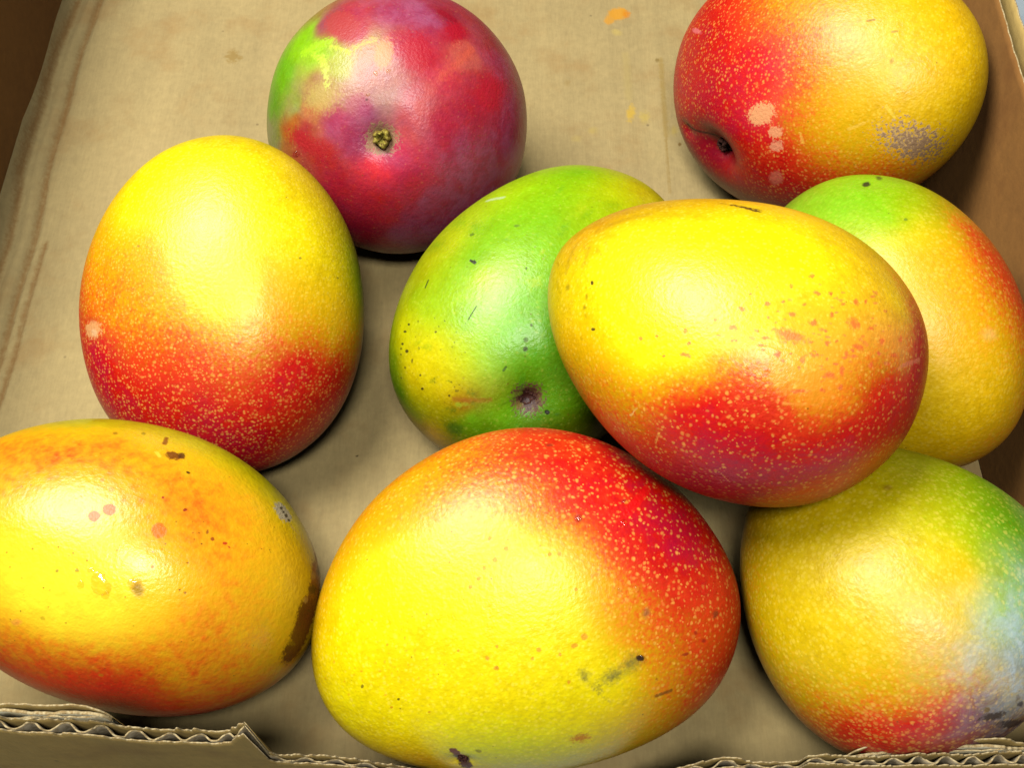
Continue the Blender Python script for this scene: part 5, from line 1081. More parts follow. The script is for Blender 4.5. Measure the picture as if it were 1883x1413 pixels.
   ('e',[23.12,11.37,37.45],[0.75,-0.19,-0.11],[-0.18,-0.84,0.13],(222,140,24),0.5,0.5,0.75),
   ('e',[-21.15,-3.3,36.99],[0.69,-0.11,0.12],[-0.15,-0.63,-0.08],(222,140,24),0.5,0.5,0.75),
   ('e',[32.88,-0.34,35.87],[0.82,-0.18,-0.22],[-0.17,-0.76,0.03],(222,140,24),0.5,0.5,0.75),
   ('e',[11.86,20.29,37.42],[0.99,-0.14,-0.05],[-0.23,-0.94,0.23],(222,140,24),0.5,0.5,0.75),
   ('e',[14.72,19.95,37.23],[0.98,-0.22,-0.06],[-0.13,-0.92,0.22],(222,140,24),0.5,0.5,0.75),
   ('e',[-8.73,19.97,37.22],[1.0,-0.2,0.15],[-0.13,-0.96,0.19],(222,140,24),0.5,0.5,0.75),
   ('e',[-5.06,21.79,37.13],[1.18,-0.18,0.13],[-0.21,-1.09,0.25],(222,140,24),0.5,0.5,0.75),
   ('e',[-10.97,17.11,37.53],[0.97,-0.18,0.15],[-0.22,-0.94,0.14],(222,140,24),0.5,0.5,0.75),
   ('e',[-1.06,24.41,36.68],[1.12,-0.23,0.11],[-0.18,-1.09,0.29],(222,140,24),0.5,0.5,0.75),
   ('e',[-13.91,15.21,37.45],[0.99,-0.1,0.16],[-0.25,-0.96,0.11],(222,140,24),0.5,0.5,0.75),
   ('e',[-5.5,28.33,35.2],[1.0,-0.2,0.15],[-0.17,-1.0,0.33],(222,140,24),0.5,0.5,0.75),
   ('e',[17.63,8.4,38.55],[0.74,-0.22,-0.07],[-0.16,-0.8,0.08],(222,140,24),0.5,0.5,0.75),
   ('e',[-34.71,-1.76,33.71],[0.22,-0.43,0.05],[-0.35,-0.19,-0.12],(226,140,20),0.8,0.6,0.4636041894735177),
   ('e',[-41.71,-5.46,31.04],[0.43,-0.38,0.13],[-0.45,-0.53,-0.22],(226,140,20),0.8,0.6,0.35984952427998806),
   ('e',[-34.93,-9.77,32.85],[0.16,-0.49,-0.03],[-0.62,-0.24,-0.23],(226,140,20),0.8,0.6,0.4720029177209427),
   ('e',[-55.89,6.36,23.29],[0.73,-0.19,0.55],[-0.18,-0.42,-0.05],(226,140,20),0.8,0.6,0.3384596159190575),
   ('e',[-27.62,-6.08,35.34],[0.13,-0.64,-0.04],[-0.58,-0.14,-0.16],(226,140,20),0.8,0.6,0.4986922679813435),
   ('e',[-45.79,2.89,29.44],[0.69,-0.2,0.33],[-0.2,-0.47,-0.07],(226,140,20),0.8,0.6,0.3158521452331339),
   ('e',[-37.1,7.52,32.64],[0.56,-0.27,0.23],[-0.36,-0.55,-0.08],(226,140,20),0.8,0.6,0.4089878917562062),
   ('e',[-48.45,-16.3,26.26],[0.11,-0.28,-0.02],[-0.25,-0.11,-0.15],(226,140,20),0.8,0.6,0.49112068846929224),
   ('e',[-38.66,-3.61,32.3],[0.21,-0.28,0.06],[-0.22,-0.16,-0.09],(226,140,20),0.8,0.6,0.3092143262360947),
   ('e',[-37.12,2.88,32.94],[0.01,-0.5,0.02],[-0.47,-0.03,-0.16],(226,140,20),0.8,0.6,0.3311838936463022),
   ('e',[-37.73,0.12,32.76],[0.2,-0.45,0.07],[-0.43,-0.17,-0.15],(226,140,20),0.8,0.6,0.46274179385668457),
   ('e',[-42.46,-1.03,30.96],[0.18,-0.47,0.07],[-0.46,-0.23,-0.19],(226,140,20),0.8,0.6,0.3320557812332188),
   ('e',[-42.74,-0.39,30.86],[-0.06,-0.31,-0.02],[-0.22,0.02,-0.09],(226,140,20),0.8,0.6,0.3486016897845735),
   ('e',[-43.01,-1.06,30.74],[0.27,-0.46,0.1],[-0.37,-0.18,-0.15],(226,140,20),0.8,0.6,0.521546287068027),
   ('e',[-45.43,4.75,29.47],[0.6,-0.11,0.29],[-0.1,-0.34,-0.01],(226,140,20),0.8,0.6,0.3711129185361226),
   ('e',[-56.36,-5.38,23.74],[0.2,-0.25,0.11],[-0.23,-0.15,-0.16],(226,140,20),0.8,0.6,0.3974125819715141),
   ('e',[-37.48,-6.48,32.47],[0.01,-0.32,-0.03],[-0.19,-0.03,-0.07],(226,140,20),0.8,0.6,0.3947119509256951),
   ('e',[-42.75,1.81,30.82],[0.64,-0.12,0.27],[-0.17,-0.59,-0.05],(226,140,20),0.8,0.6,0.4807903851207894),
   ('e',[-30.23,1.53,35.09],[0.08,-0.36,0.02],[-0.37,-0.1,-0.1],(226,140,20),0.8,0.6,0.34803928672989004),
   ('e',[-47.03,5.21,28.66],[0.02,-0.37,0.05],[-0.44,-0.08,-0.21],(226,140,20),0.8,0.6,0.32236757619626016),
   ('e',[-53.34,-3.69,25.65],[-0.03,-0.31,-0.03],[-0.31,-0.02,-0.18],(226,140,20),0.8,0.6,0.3997883872037802),
   ('e',[-62.18,-2.18,19.43],[0.74,-0.09,0.65],[-0.27,-0.76,-0.2],(226,140,20),0.8,0.6,0.5999437833719636),
   ('e',[-47.27,-8.36,28.39],[0.16,-0.34,0.03],[-0.39,-0.24,-0.21],(226,140,20),0.8,0.6,0.43751947616361275),
   ('e',[-52.19,-2.38,26.32],[0.18,-0.48,0.09],[-0.39,-0.14,-0.22],(226,140,20),0.8,0.6,0.3787012126049981),
   ('e',[-23.69,-7.92,36.0],[0.06,-0.32,-0.03],[-0.35,-0.07,-0.08],(226,140,20),0.8,0.6,0.42851550595821875),
   ('e',[-46.39,0.45,29.26],[0.1,-0.35,0.05],[-0.41,-0.11,-0.19],(226,140,20),0.8,0.6,0.5304466371554604),
   ('e',[-44.61,-3.3,30.0],[0.5,-0.35,0.2],[-0.47,-0.54,-0.23],(226,140,20),0.8,0.6,0.48765383292826003),
   ('e',[-33.37,-18.57,31.3],[0.15,-0.54,-0.12],[-0.36,-0.14,-0.15],(226,140,20),0.8,0.6,0.502788925532969),
   ('e',[-53.01,-5.68,25.74],[0.41,-0.5,0.2],[-0.62,-0.49,-0.38],(226,140,20),0.8,0.6,0.5904699937009821),
   ('e',[-49.73,6.5,27.1],[0.1,-0.46,0.12],[-0.6,-0.16,-0.31],(226,140,20),0.8,0.6,0.44980746601556043),
   ('e',[-47.76,-3.58,28.57],[0.39,-0.4,0.17],[-0.46,-0.43,-0.24],(226,140,20),0.8,0.6,0.31990071891756133),
   ('e',[-43.82,6.36,30.05],[0.01,-0.6,0.07],[-0.43,-0.0,-0.19],(226,140,20),0.8,0.6,0.5184891152266367),
   ('e',[-40.35,0.3,31.8],[0.43,-0.04,0.16],[-0.08,-0.38,-0.03],(226,140,20),0.8,0.6,0.5919883812067307),
   ('e',[-41.08,-6.83,31.15],[0.34,-0.5,0.08],[-0.42,-0.23,-0.18],(226,140,20),0.8,0.6,0.4953985994399882),
   ('e',[-42.23,-5.25,30.85],[0.07,-0.58,-0.02],[-0.67,-0.1,-0.27],(226,140,20),0.8,0.6,0.33100037542530386),
   ('e',[-48.14,-9.07,27.89],[0.03,-0.34,-0.03],[-0.38,-0.05,-0.19],(226,140,20),0.8,0.6,0.5907471146153516),
   ('e',[-28.54,1.53,35.54],[-0.02,-0.4,-0.01],[-0.42,-0.03,-0.11],(226,140,20),0.8,0.6,0.3024176664866437),
   ('e',[-24.13,-14.63,34.67],[0.24,-0.25,-0.01],[-0.28,-0.26,-0.12],(226,140,20),0.8,0.6,0.3732717675734317),
   ('e',[-56.59,-12.11,22.75],[0.02,-0.56,-0.1],[-0.44,-0.09,-0.3],(226,140,20),0.8,0.6,0.4039461793751586),
   ('e',[-36.8,3.25,33.04],[0.49,-0.37,0.18],[-0.4,-0.45,-0.12],(226,140,20),0.8,0.6,0.5973258698111712),
   ('e',[-32.44,-3.42,34.3],[0.14,-0.47,0.01],[-0.48,-0.17,-0.15],(226,140,20),0.8,0.6,0.38140714275602045),
   ('e',[-34.52,-1.11,33.79],[-0.04,-0.66,-0.03],[-0.68,0.02,-0.21],(226,140,20),0.8,0.6,0.5764300155384181),
   ('e',[-42.99,-4.82,30.58],[0.41,-0.3,0.14],[-0.34,-0.38,-0.17],(226,140,20),0.8,0.6,0.4060965232918236),
   ('e',[-43.56,-6.03,30.25],[0.3,-0.36,0.09],[-0.35,-0.31,-0.17],(226,140,20),0.8,0.6,0.5535448887441191),
   ('e',[-55.88,-6.53,23.96],[0.43,-0.43,0.24],[-0.45,-0.36,-0.31],(226,140,20),0.8,0.6,0.3702812726765496),
   ('e',[-46.39,9.68,28.36],[-0.08,-0.64,0.07],[-0.77,0.01,-0.4],(226,140,20),0.8,0.6,0.47508792506858366),
   ('e',[-66.97,-7.68,14.59],[0.06,-0.56,0.03],[-0.5,-0.13,-0.6],(226,140,20),0.8,0.6,0.4785440109759207),
   ('e',[-36.4,1.59,33.21],[0.21,-0.48,0.08],[-0.46,-0.24,-0.15],(226,140,20),0.8,0.6,0.5645057188090381),
   ('e',[-53.33,-8.58,25.28],[0.05,-0.67,-0.05],[-0.48,-0.06,-0.28],(226,140,20),0.8,0.6,0.5072306100566822),
   ('e',[-44.62,-3.6,29.98],[0.51,-0.19,0.21],[-0.2,-0.3,-0.1],(226,140,20),0.8,0.6,0.45146964641100773),
   ('e',[-53.6,9.09,24.3],[0.33,-0.4,0.31],[-0.57,-0.34,-0.3],(226,140,20),0.8,0.6,0.3076273418045738),
   ('e',[-44.92,-5.91,29.69],[0.26,-0.47,0.07],[-0.42,-0.21,-0.2],(226,140,20),0.8,0.6,0.401070204173973),
   ('e',[-37.42,-5.15,32.62],[0.22,-0.59,0.02],[-0.54,-0.24,-0.2],(226,140,20),0.8,0.6,0.46196010371761365),
   ('e',[-54.96,-4.58,24.65],[0.09,-0.63,0.03],[-0.7,-0.16,-0.44],(226,140,20),0.8,0.6,0.4047708992346808),
   ('e',[-42.81,-4.07,30.71],[0.42,-0.25,0.15],[-0.21,-0.28,-0.1],(226,140,20),0.8,0.6,0.4386838388034672),
   ('e',[-46.87,-6.09,28.82],[0.24,-0.39,0.08],[-0.49,-0.3,-0.25],(226,140,20),0.8,0.6,0.4986709859519019),
   ('e',[-31.42,-4.47,34.52],[0.09,-0.59,-0.02],[-0.67,-0.09,-0.19],(226,140,20),0.8,0.6,0.4824159913884454),
   ('e',[-32.56,-4.33,34.2],[0.39,-0.1,0.11],[-0.12,-0.39,-0.07],(226,140,20),0.8,0.6,0.42743450812533723),
   ('e',[-38.12,-2.3,32.56],[0.15,-0.39,0.04],[-0.33,-0.17,-0.12],(226,140,20),0.8,0.6,0.5562732274412938),
   ('e',[-48.48,-10.76,27.47],[0.23,-0.21,0.08],[-0.2,-0.18,-0.13],(226,140,20),0.8,0.6,0.49191985591811893),
   ('e',[-28.84,4.87,35.4],[0.06,-0.52,0.04],[-0.39,-0.06,-0.1],(226,140,20),0.8,0.6,0.5538694105117559),
   ('e',[-37.45,5.83,32.66],[0.3,-0.45,0.14],[-0.38,-0.24,-0.12],(226,140,20),0.8,0.6,0.4103212790516727),
   ('e',[-44.54,10.35,29.15],[0.42,-0.12,0.22],[-0.15,-0.41,-0.0],(226,140,20),0.8,0.6,0.3265138052571754),
   ('e',[-41.04,-8.57,30.95],[-0.01,-0.47,-0.07],[-0.43,-0.02,-0.16],(226,140,20),0.8,0.6,0.3162149574460909),
   ('e',[-37.81,0.05,32.73],[0.24,-0.32,0.08],[-0.31,-0.25,-0.11],(226,140,20),0.8,0.6,0.47114534136443276),
   ('e',[-32.7,-6.15,33.99],[0.27,-0.17,0.06],[-0.14,-0.18,-0.06],(226,140,20),0.8,0.6,0.4536380980514364),
   ('e',[-42.39,-1.54,30.98],[0.28,-0.13,0.11],[-0.14,-0.22,-0.06],(226,140,20),0.8,0.6,0.5148372712338319),
   ('e',[-33.32,9.04,33.77],[0.61,-0.39,0.24],[-0.47,-0.68,-0.08],(226,140,20),0.8,0.6,0.4700374973817348),
   ('e',[-37.02,-10.11,32.13],[-0.12,-0.54,-0.13],[-0.58,0.06,-0.18],(226,140,20),0.8,0.6,0.41268968116805005),
   ('e',[-59.69,-8.68,21.16],[0.49,-0.43,0.31],[-0.37,-0.35,-0.32],(226,140,20),0.8,0.6,0.5323689563525882),
   ('e',[-30.21,-9.28,34.27],[0.58,-0.16,0.13],[-0.23,-0.64,-0.16],(226,140,20),0.8,0.6,0.4656277669004635),
   ('e',[-35.64,-15.96,31.35],[0.25,-0.31,-0.0],[-0.21,-0.18,-0.11],(226,140,20),0.8,0.6,0.3712200252545855),
   ('e',[-38.59,-0.32,32.45],[0.22,-0.27,0.08],[-0.25,-0.21,-0.09],(226,140,20),0.8,0.6,0.46202868091352234),
   ('e',[-34.62,-2.5,33.71],[0.38,-0.48,0.09],[-0.38,-0.25,-0.13],(226,140,20),0.8,0.6,0.5670715765427397),
   ('e',[-35.18,4.35,33.54],[0.27,-0.21,0.1],[-0.28,-0.31,-0.08],(226,140,20),0.8,0.6,0.49935340911388476),
   ('e',[-39.9,-5.22,31.74],[0.11,-0.43,0.01],[-0.5,-0.12,-0.19],(226,140,20),0.8,0.6,0.41593107887130315),
   ('e',[-44.63,-12.04,28.96],[0.47,-0.17,0.17],[-0.13,-0.36,-0.12],(226,140,20),0.8,0.6,0.3165793140698822),
   ('e',[-32.31,-10.64,33.48],[0.24,-0.62,-0.04],[-0.71,-0.31,-0.25],(226,140,20),0.8,0.6,0.4340239427324335),
   ('e',[-45.48,-10.6,28.86],[-0.08,-0.47,-0.11],[-0.5,0.02,-0.21],(226,140,20),0.8,0.6,0.4208483023479995),
   ('e',[-46.81,-13.9,27.62],[-0.11,-0.63,-0.19],[-0.84,0.08,-0.36],(226,140,20),0.8,0.6,0.5383006101387745),
   ('e',[-36.97,2.9,32.99],[-0.06,-0.52,-0.01],[-0.43,0.06,-0.15],(226,140,20),0.8,0.6,0.37056013191717463),
   ('e',[-38.85,8.15,31.92],[0.35,-0.46,0.19],[-0.45,-0.28,-0.14],(226,140,20),0.8,0.6,0.30499495677643473),
   ('e',[-33.95,2.05,34.0],[0.24,-0.26,0.08],[-0.22,-0.21,-0.07],(226,140,20),0.8,0.6,0.4425326111131085),
   ('e',[-45.52,-7.9,29.23],[0.34,-0.38,0.1],[-0.46,-0.36,-0.24],(226,140,20),0.8,0.6,0.4336282284002462),
   ('e',[-59.25,-13.01,20.75],[0.69,-0.07,0.48],[-0.24,-0.66,-0.32],(226,140,20),0.8,0.6,0.5285957390007983),
   ('e',[-54.7,-6.4,24.7],[0.27,-0.4,0.13],[-0.3,-0.19,-0.2],(226,140,20),0.8,0.6,0.518131415403857),
   ('e',[-39.04,-11.97,31.12],[0.41,-0.09,0.12],[-0.07,-0.25,-0.07],(226,140,20),0.8,0.6,0.4170781353605427),
   ('e',[-43.19,-7.38,30.26],[0.22,-0.36,0.05],[-0.42,-0.3,-0.2],(226,140,20),0.8,0.6,0.4719951847953699),
   ('e',[-37.26,-0.93,32.9],[0.14,-0.59,0.03],[-0.65,-0.22,-0.23],(226,140,20),0.8,0.6,0.5759441107285426),
   ('e',[-39.34,-9.4,31.45],[-0.12,-0.51,-0.12],[-0.49,0.05,-0.16],(226,140,20),0.8,0.6,0.3708719581784833),
   ('e',[-10.89,13.2,38.14],[0.65,-0.15,0.1],[-0.14,-0.46,0.04],(228,140,20),0.8,0.6,0.39929785078340363),
   ('e',[-27.02,32.04,29.23],[0.12,-0.5,0.29],[-0.52,-0.07,-0.15],(228,140,20),0.8,0.6,0.4489893906250803),
   ('e',[-7.64,24.8,36.11],[0.31,-0.47,0.17],[-0.44,-0.29,0.04],(228,140,20),0.8,0.6,0.41231467329001864),
   ('e',[-4.36,27.16,35.68],[0.04,-0.6,0.2],[-0.49,-0.07,-0.01],(228,140,20),0.8,0.6,0.5036029089119278),
   ('e',[7.39,19.2,37.92],[0.58,-0.26,0.03],[-0.19,-0.46,0.1],(228,140,20),0.8,0.6,0.5324519808982253),
   ('e',[-3.6,2.63,39.37],[0.21,-0.38,0.01],[-0.43,-0.23,-0.03],(228,140,20),0.8,0.6,0.2731428294914011),
   ('e',[-6.29,14.77,38.38],[0.24,-0.21,0.05],[-0.14,-0.16,0.01],(228,140,20),0.8,0.6,0.2815683953267884),
   ('e',[7.04,23.91,36.82],[0.42,-0.15,0.02],[-0.14,-0.34,0.1],(228,140,20),0.8,0.6,0.4308269268293155),
   ('e',[-14.25,34.47,31.51],[0.53,-0.45,0.32],[-0.51,-0.5,0.14],(228,140,20),0.8,0.6,0.31910814936402965),
   ('e',[7.3,15.64,38.56],[0.15,-0.55,0.08],[-0.36,-0.12,0.03],(228,140,20),0.8,0.6,0.5159776112886232),
   ('e',[9.12,19.06,37.87],[0.52,-0.39,0.05],[-0.41,-0.52,0.13],(228,140,20),0.8,0.6,0.36282918186897095),
   ('e',[0.15,20.14,37.77],[0.41,-0.34,0.08],[-0.42,-0.47,0.09],(228,140,20),0.8,0.6,0.44923728313996447),
   ('e',[11.08,24.47,36.43],[-0.05,-0.39,0.11],[-0.33,0.01,0.02],(228,140,20),0.8,0.6,0.25464153776247417),
   ('e',[-17.5,25.31,34.48],[0.3,-0.25,0.14],[-0.23,-0.26,0.04],(228,140,20),0.8,0.6,0.3324638368180283),
   ('e',[3.39,30.89,34.63],[0.11,-0.65,0.25],[-0.42,-0.06,0.03],(228,140,20),0.8,0.6,0.3918106765681096),
   ('e',[-32.85,28.24,28.8],[0.13,-0.51,0.29],[-0.6,-0.08,-0.21],(228,140,20),0.8,0.6,0.27113568561814944),
   ('e',[0.96,26.42,36.15],[0.24,-0.48,0.15],[-0.47,-0.18,0.04],(228,140,20),0.8,0.6,0.26968945306705394),
   ('e',[-23.28,27.88,32.22],[0.25,-0.34,0.2],[-0.38,-0.25,-0.01],(228,140,20),0.8,0.6,0.386178620664613),
   ('e',[-4.44,19.73,37.64],[-0.04,-0.43,0.09],[-0.43,0.05,-0.04],(228,140,20),0.8,0.6,0.4570733728341287),
   ('e',[-2.66,18.99,37.89],[-0.05,-0.65,0.13],[-0.44,0.06,-0.03],(228,140,20),0.8,0.6,0.4914017304612254),
   ('e',[-1.02,25.97,36.23],[0.43,-0.49,0.16],[-0.48,-0.4,0.1],(228,140,20),0.8,0.6,0.33080650155520924),
   ('e',[-17.25,17.09,36.58],[0.05,-0.41,0.09],[-0.5,-0.09,-0.07],(228,140,20),0.8,0.6,0.5153337406538119),
   ('e',[-13.44,34.31,31.74],[0.41,-0.13,0.14],[-0.1,-0.25,0.1],(228,140,20),0.8,0.6,0.43956748250829136),
   ('e',[3.25,25.32,36.5],[0.16,-0.47,0.14],[-0.35,-0.13,0.04],(228,140,20),0.8,0.6,0.5197951538450069),
   ('e',[-7.85,31.22,33.9],[-0.04,-0.66,0.26],[-0.66,0.1,-0.11],(228,140,20),0.8,0.6,0.4951212846472378),
   ('e',[-7.49,33.42,33.02],[0.38,-0.3,0.17],[-0.27,-0.3,0.1],(228,140,20),0.8,0.6,0.4538266037152411),
   ('e',[-0.18,25.84,36.3],[0.37,-0.3,0.1],[-0.26,-0.3,0.08],(228,140,20),0.8,0.6,0.31103461348557054),
   ('e',[2.81,27.36,35.88],[0.16,-0.62,0.2],[-0.43,-0.08,0.03],(228,140,20),0.8,0.6,0.4196601732114734),
   ('e',[5.18,24.07,36.83],[0.07,-0.44,0.12],[-0.29,-0.04,0.02],(228,140,20),0.8,0.6,0.48181575438517),
   ('e',[7.17,20.42,37.67],[0.54,-0.2,0.02],[-0.19,-0.45,0.1],(228,140,20),0.8,0.6,0.3614736422199495),
   ('e',[-16.99,29.45,33.13],[0.4,-0.44,0.26],[-0.28,-0.24,0.04],(228,140,20),0.8,0.6,0.3684577571759041),
   ('e',[11.99,27.18,35.53],[0.21,-0.65,0.19],[-0.6,-0.13,0.1],(228,140,20),0.8,0.6,0.44912629753141275),
   ('e',[3.01,26.2,36.24],[0.42,-0.43,0.13],[-0.4,-0.35,0.11],(228,140,20),0.8,0.6,0.3312328650267945),
   ('e',[1.88,19.23,37.99],[0.48,-0.23,0.05],[-0.28,-0.56,0.11],(228,140,20),0.8,0.6,0.5158578504083204),
   ('e',[0.01,33.07,33.71],[0.26,-0.43,0.19],[-0.44,-0.2,0.07],(228,140,20),0.8,0.6,0.4801410032162039),
   ('e',[-4.95,24.05,36.56],[0.06,-0.64,0.18],[-0.77,-0.03,-0.05],(228,140,20),0.8,0.6,0.3423533295804399),
   ('e',[-16.73,13.58,37.25],[0.47,-0.49,0.15],[-0.43,-0.36,-0.02],(228,140,20),0.8,0.6,0.3324610373729773),
   ('e',[-3.2,19.72,37.72],[0.22,-0.39,0.09],[-0.3,-0.12,0.01],(228,140,20),0.8,0.6,0.4780770906212265),
   ('e',[-15.55,26.13,34.59],[0.36,-0.13,0.11],[-0.12,-0.34,0.09],(228,140,20),0.8,0.6,0.37420034004423264),
   ('e',[1.69,13.45,38.93],[0.6,-0.28,0.04],[-0.17,-0.36,0.04],(228,140,20),0.8,0.6,0.3480716141701907),
   ('e',[-2.49,9.23,39.22],[0.35,-0.34,0.04],[-0.2,-0.23,0.01],(228,140,20),0.8,0.6,0.44698861818275004),
   ('e',[3.22,25.11,36.56],[0.59,-0.35,0.1],[-0.27,-0.38,0.11],(228,140,20),0.8,0.6,0.46338893638379397),
   ('e',[-15.3,28.93,33.66],[0.32,-0.18,0.13],[-0.19,-0.31,0.08],(228,140,20),0.8,0.6,0.5178804629449025),
   ('e',[10.38,22.35,37.05],[0.53,-0.2,0.01],[-0.12,-0.33,0.09],(228,140,20),0.8,0.6,0.37617102573827393),
   ('e',[-20.51,19.08,35.53],[0.19,-0.62,0.18],[-0.64,-0.19,-0.1],(228,140,20),0.8,0.6,0.5434228317540368),
   ('e',[-6.2,21.79,37.04],[0.16,-0.31,0.09],[-0.32,-0.19,0.02],(228,140,20),0.8,0.6,0.4627953842842696),
   ('e',[-0.51,23.26,37.01],[0.35,-0.44,0.12],[-0.42,-0.28,0.06],(228,140,20),0.8,0.6,0.3998216084280084),
   ('e',[-25.22,30.29,30.66],[0.44,-0.36,0.3],[-0.41,-0.41,0.05],(228,140,20),0.8,0.6,0.5219335042724708),
   ('e',[-21.31,31.03,31.46],[0.36,-0.42,0.28],[-0.44,-0.35,0.04],(228,140,20),0.8,0.6,0.4596819373190446),
   ('e',[-5.47,24.26,36.46],[0.48,-0.15,0.08],[-0.13,-0.36,0.09],(228,140,20),0.8,0.6,0.26712475932794927),
   ('e',[-6.21,25.34,36.09],[0.59,-0.24,0.12],[-0.13,-0.33,0.09],(228,140,20),0.8,0.6,0.3840474117628276),
   ('e',[-7.79,34.03,32.71],[0.21,-0.45,0.23],[-0.41,-0.14,0.02],(228,140,20),0.8,0.6,0.26463793570607164),
   ('e',[-18.51,21.87,35.27],[0.19,-0.24,0.1],[-0.24,-0.14,-0.01],(228,140,20),0.8,0.6,0.4614026922950103),
   ('e',[6.89,12.66,38.97],[0.6,-0.12,-0.0],[-0.11,-0.43,0.05],(228,140,20),0.8,0.6,0.49953987378121945),
   ('e',[-27.15,44.24,20.64],[0.38,-0.68,0.87],[-0.54,-0.23,-0.05],(228,140,20),0.8,0.6,0.3969681574005917),
   ('e',[-2.65,29.74,34.9],[-0.05,-0.55,0.2],[-0.36,0.06,-0.04],(228,140,20),0.8,0.6,0.2660360498009142),
   ('e',[-27.94,25.22,31.8],[0.18,-0.34,0.18],[-0.29,-0.12,-0.05],(228,140,20),0.8,0.6,0.27602902368089527),
   ('e',[-41.66,29.21,23.85],[0.27,-0.35,0.37],[-0.37,-0.24,-0.09],(228,140,20),0.8,0.6,0.3752932702447169),
   ('e',[-40.6,28.32,24.98],[0.33,-0.22,0.31],[-0.23,-0.23,-0.01],(228,140,20),0.8,0.6,0.2906696025603662),
   ('e',[-18.45,13.1,37.01],[-0.06,-0.47,0.05],[-0.42,0.05,-0.08],(228,140,20),0.8,0.6,0.26099519637135604),
   ('e',[-28.07,34.29,27.65],[0.61,-0.43,0.48],[-0.35,-0.48,0.13],(228,140,20),0.8,0.6,0.4692951692130217),
   ('e',[-10.25,23.8,36.1],[0.17,-0.32,0.11],[-0.34,-0.2,0.01],(228,140,20),0.8,0.6,0.511655483921096),
   ('e',[-2.3,28.22,35.46],[0.29,-0.41,0.15],[-0.35,-0.22,0.05],(228,140,20),0.8,0.6,0.32740731094698206),
   ('e',[-12.94,21.26,36.39],[0.24,-0.36,0.12],[-0.33,-0.29,0.02],(228,140,20),0.8,0.6,0.2670179504129966),
   ('e',[-26.33,36.09,27.27],[0.1,-0.77,0.5],[-0.86,-0.03,-0.3],(228,140,20),0.8,0.6,0.3043754430437837),
   ('e',[-1.33,28.45,35.42],[-0.01,-0.43,0.15],[-0.39,0.03,-0.03],(228,140,20),0.8,0.6,0.4628279381126539),
   ('e',[-9.12,29.46,34.42],[0.39,-0.5,0.23],[-0.34,-0.28,0.06],(228,140,20),0.8,0.6,0.4924700064157798),
   ('e',[8.79,21.66,37.31],[0.52,-0.21,0.02],[-0.15,-0.43,0.11],(228,140,20),0.8,0.6,0.43876969181176056),
   ('e',[-9.02,25.6,35.73],[-0.01,-0.42,0.13],[-0.35,0.02,-0.05],(228,140,20),0.8,0.6,0.48882799903992097),
   ('e',[-9.68,18.89,37.34],[0.36,-0.21,0.08],[-0.16,-0.24,0.03],(228,140,20),0.8,0.6,0.33006841010876486),
   ('e',[-1.56,13.81,38.79],[0.05,-0.31,0.04],[-0.34,-0.07,-0.0],(228,140,20),0.8,0.6,0.32392694175006265),
   ('e',[-17.41,18.44,36.28],[0.16,-0.68,0.17],[-0.48,-0.09,-0.07],(228,140,20),0.8,0.6,0.3358262554673834),
   ('e',[-2.09,33.45,33.46],[0.34,-0.32,0.16],[-0.22,-0.23,0.09],(228,140,20),0.8,0.6,0.45315404274833176),
   ('e',[-11.26,27.75,34.75],[0.4,-0.05,0.07],[-0.07,-0.33,0.1],(228,140,20),0.8,0.6,0.4209907914997435),
   ('e',[-2.75,25.13,36.4],[0.1,-0.31,0.1],[-0.33,-0.08,0.01],(228,140,20),0.8,0.6,0.5085486269668491),
   ('e',[-37.06,26.42,27.75],[0.56,-0.44,0.47],[-0.35,-0.38,0.0],(228,140,20),0.8,0.6,0.2645942912137439),
   ('e',[-22.47,27.82,32.46],[-0.01,-0.57,0.21],[-0.54,0.03,-0.15],(228,140,20),0.8,0.6,0.518420494639491),
   ('e',[-7.37,22.13,36.85],[0.31,-0.18,0.07],[-0.23,-0.31,0.05],(228,140,20),0.8,0.6,0.540109554970509),
   ('e',[-7.13,24.26,36.31],[0.39,-0.3,0.12],[-0.23,-0.26,0.05],(228,140,20),0.8,0.6,0.35601826652679314),
   ('e',[-6.1,22.68,36.83],[0.24,-0.24,0.08],[-0.28,-0.26,0.04],(228,140,20),0.8,0.6,0.40539941292799675),
   ('e',[3.37,17.41,38.34],[0.56,-0.34,0.06],[-0.41,-0.58,0.1],(228,140,20),0.8,0.6,0.5432306334633525),
   ('e',[-6.01,28.98,34.93],[0.31,-0.16,0.09],[-0.13,-0.23,0.07],(228,140,20),0.8,0.6,0.2898477752160005),
   ('e',[-23.34,35.27,28.78],[0.01,-0.53,0.29],[-0.57,-0.04,-0.16],(228,140,20),0.8,0.6,0.5462378255822153),
   ('e',[-22.44,27.62,32.54],[0.25,-0.53,0.26],[-0.68,-0.26,-0.08],(228,140,20),0.8,0.6,0.47408201706849906),
   ('e',[-24.56,31.68,30.22],[-0.01,-0.66,0.31],[-0.45,0.01,-0.15],(228,140,20),0.8,0.6,0.3689815875494395),
   ('e',[-17.72,35.02,30.48],[0.1,-0.3,0.18],[-0.31,-0.1,-0.02],(228,140,20),0.8,0.6,0.41969334509674916),
   ('e',[-23.65,27.89,32.11],[0.07,-0.5,0.21],[-0.47,-0.03,-0.12],(228,140,20),0.8,0.6,0.4826004785162187),
   ('e',[-24.06,39.02,26.24],[0.28,-0.55,0.47],[-0.62,-0.28,-0.04],(228,140,20),0.8,0.6,0.4241120055074219),
   ('e',[-3.01,35.95,32.25],[0.33,-0.39,0.21],[-0.25,-0.22,0.09],(228,140,20),0.8,0.6,0.34657928322772247),
   ('e',[5.38,30.76,34.65],[0.3,-0.54,0.2],[-0.56,-0.32,0.14],(228,140,20),0.8,0.6,0.39363363831693254),
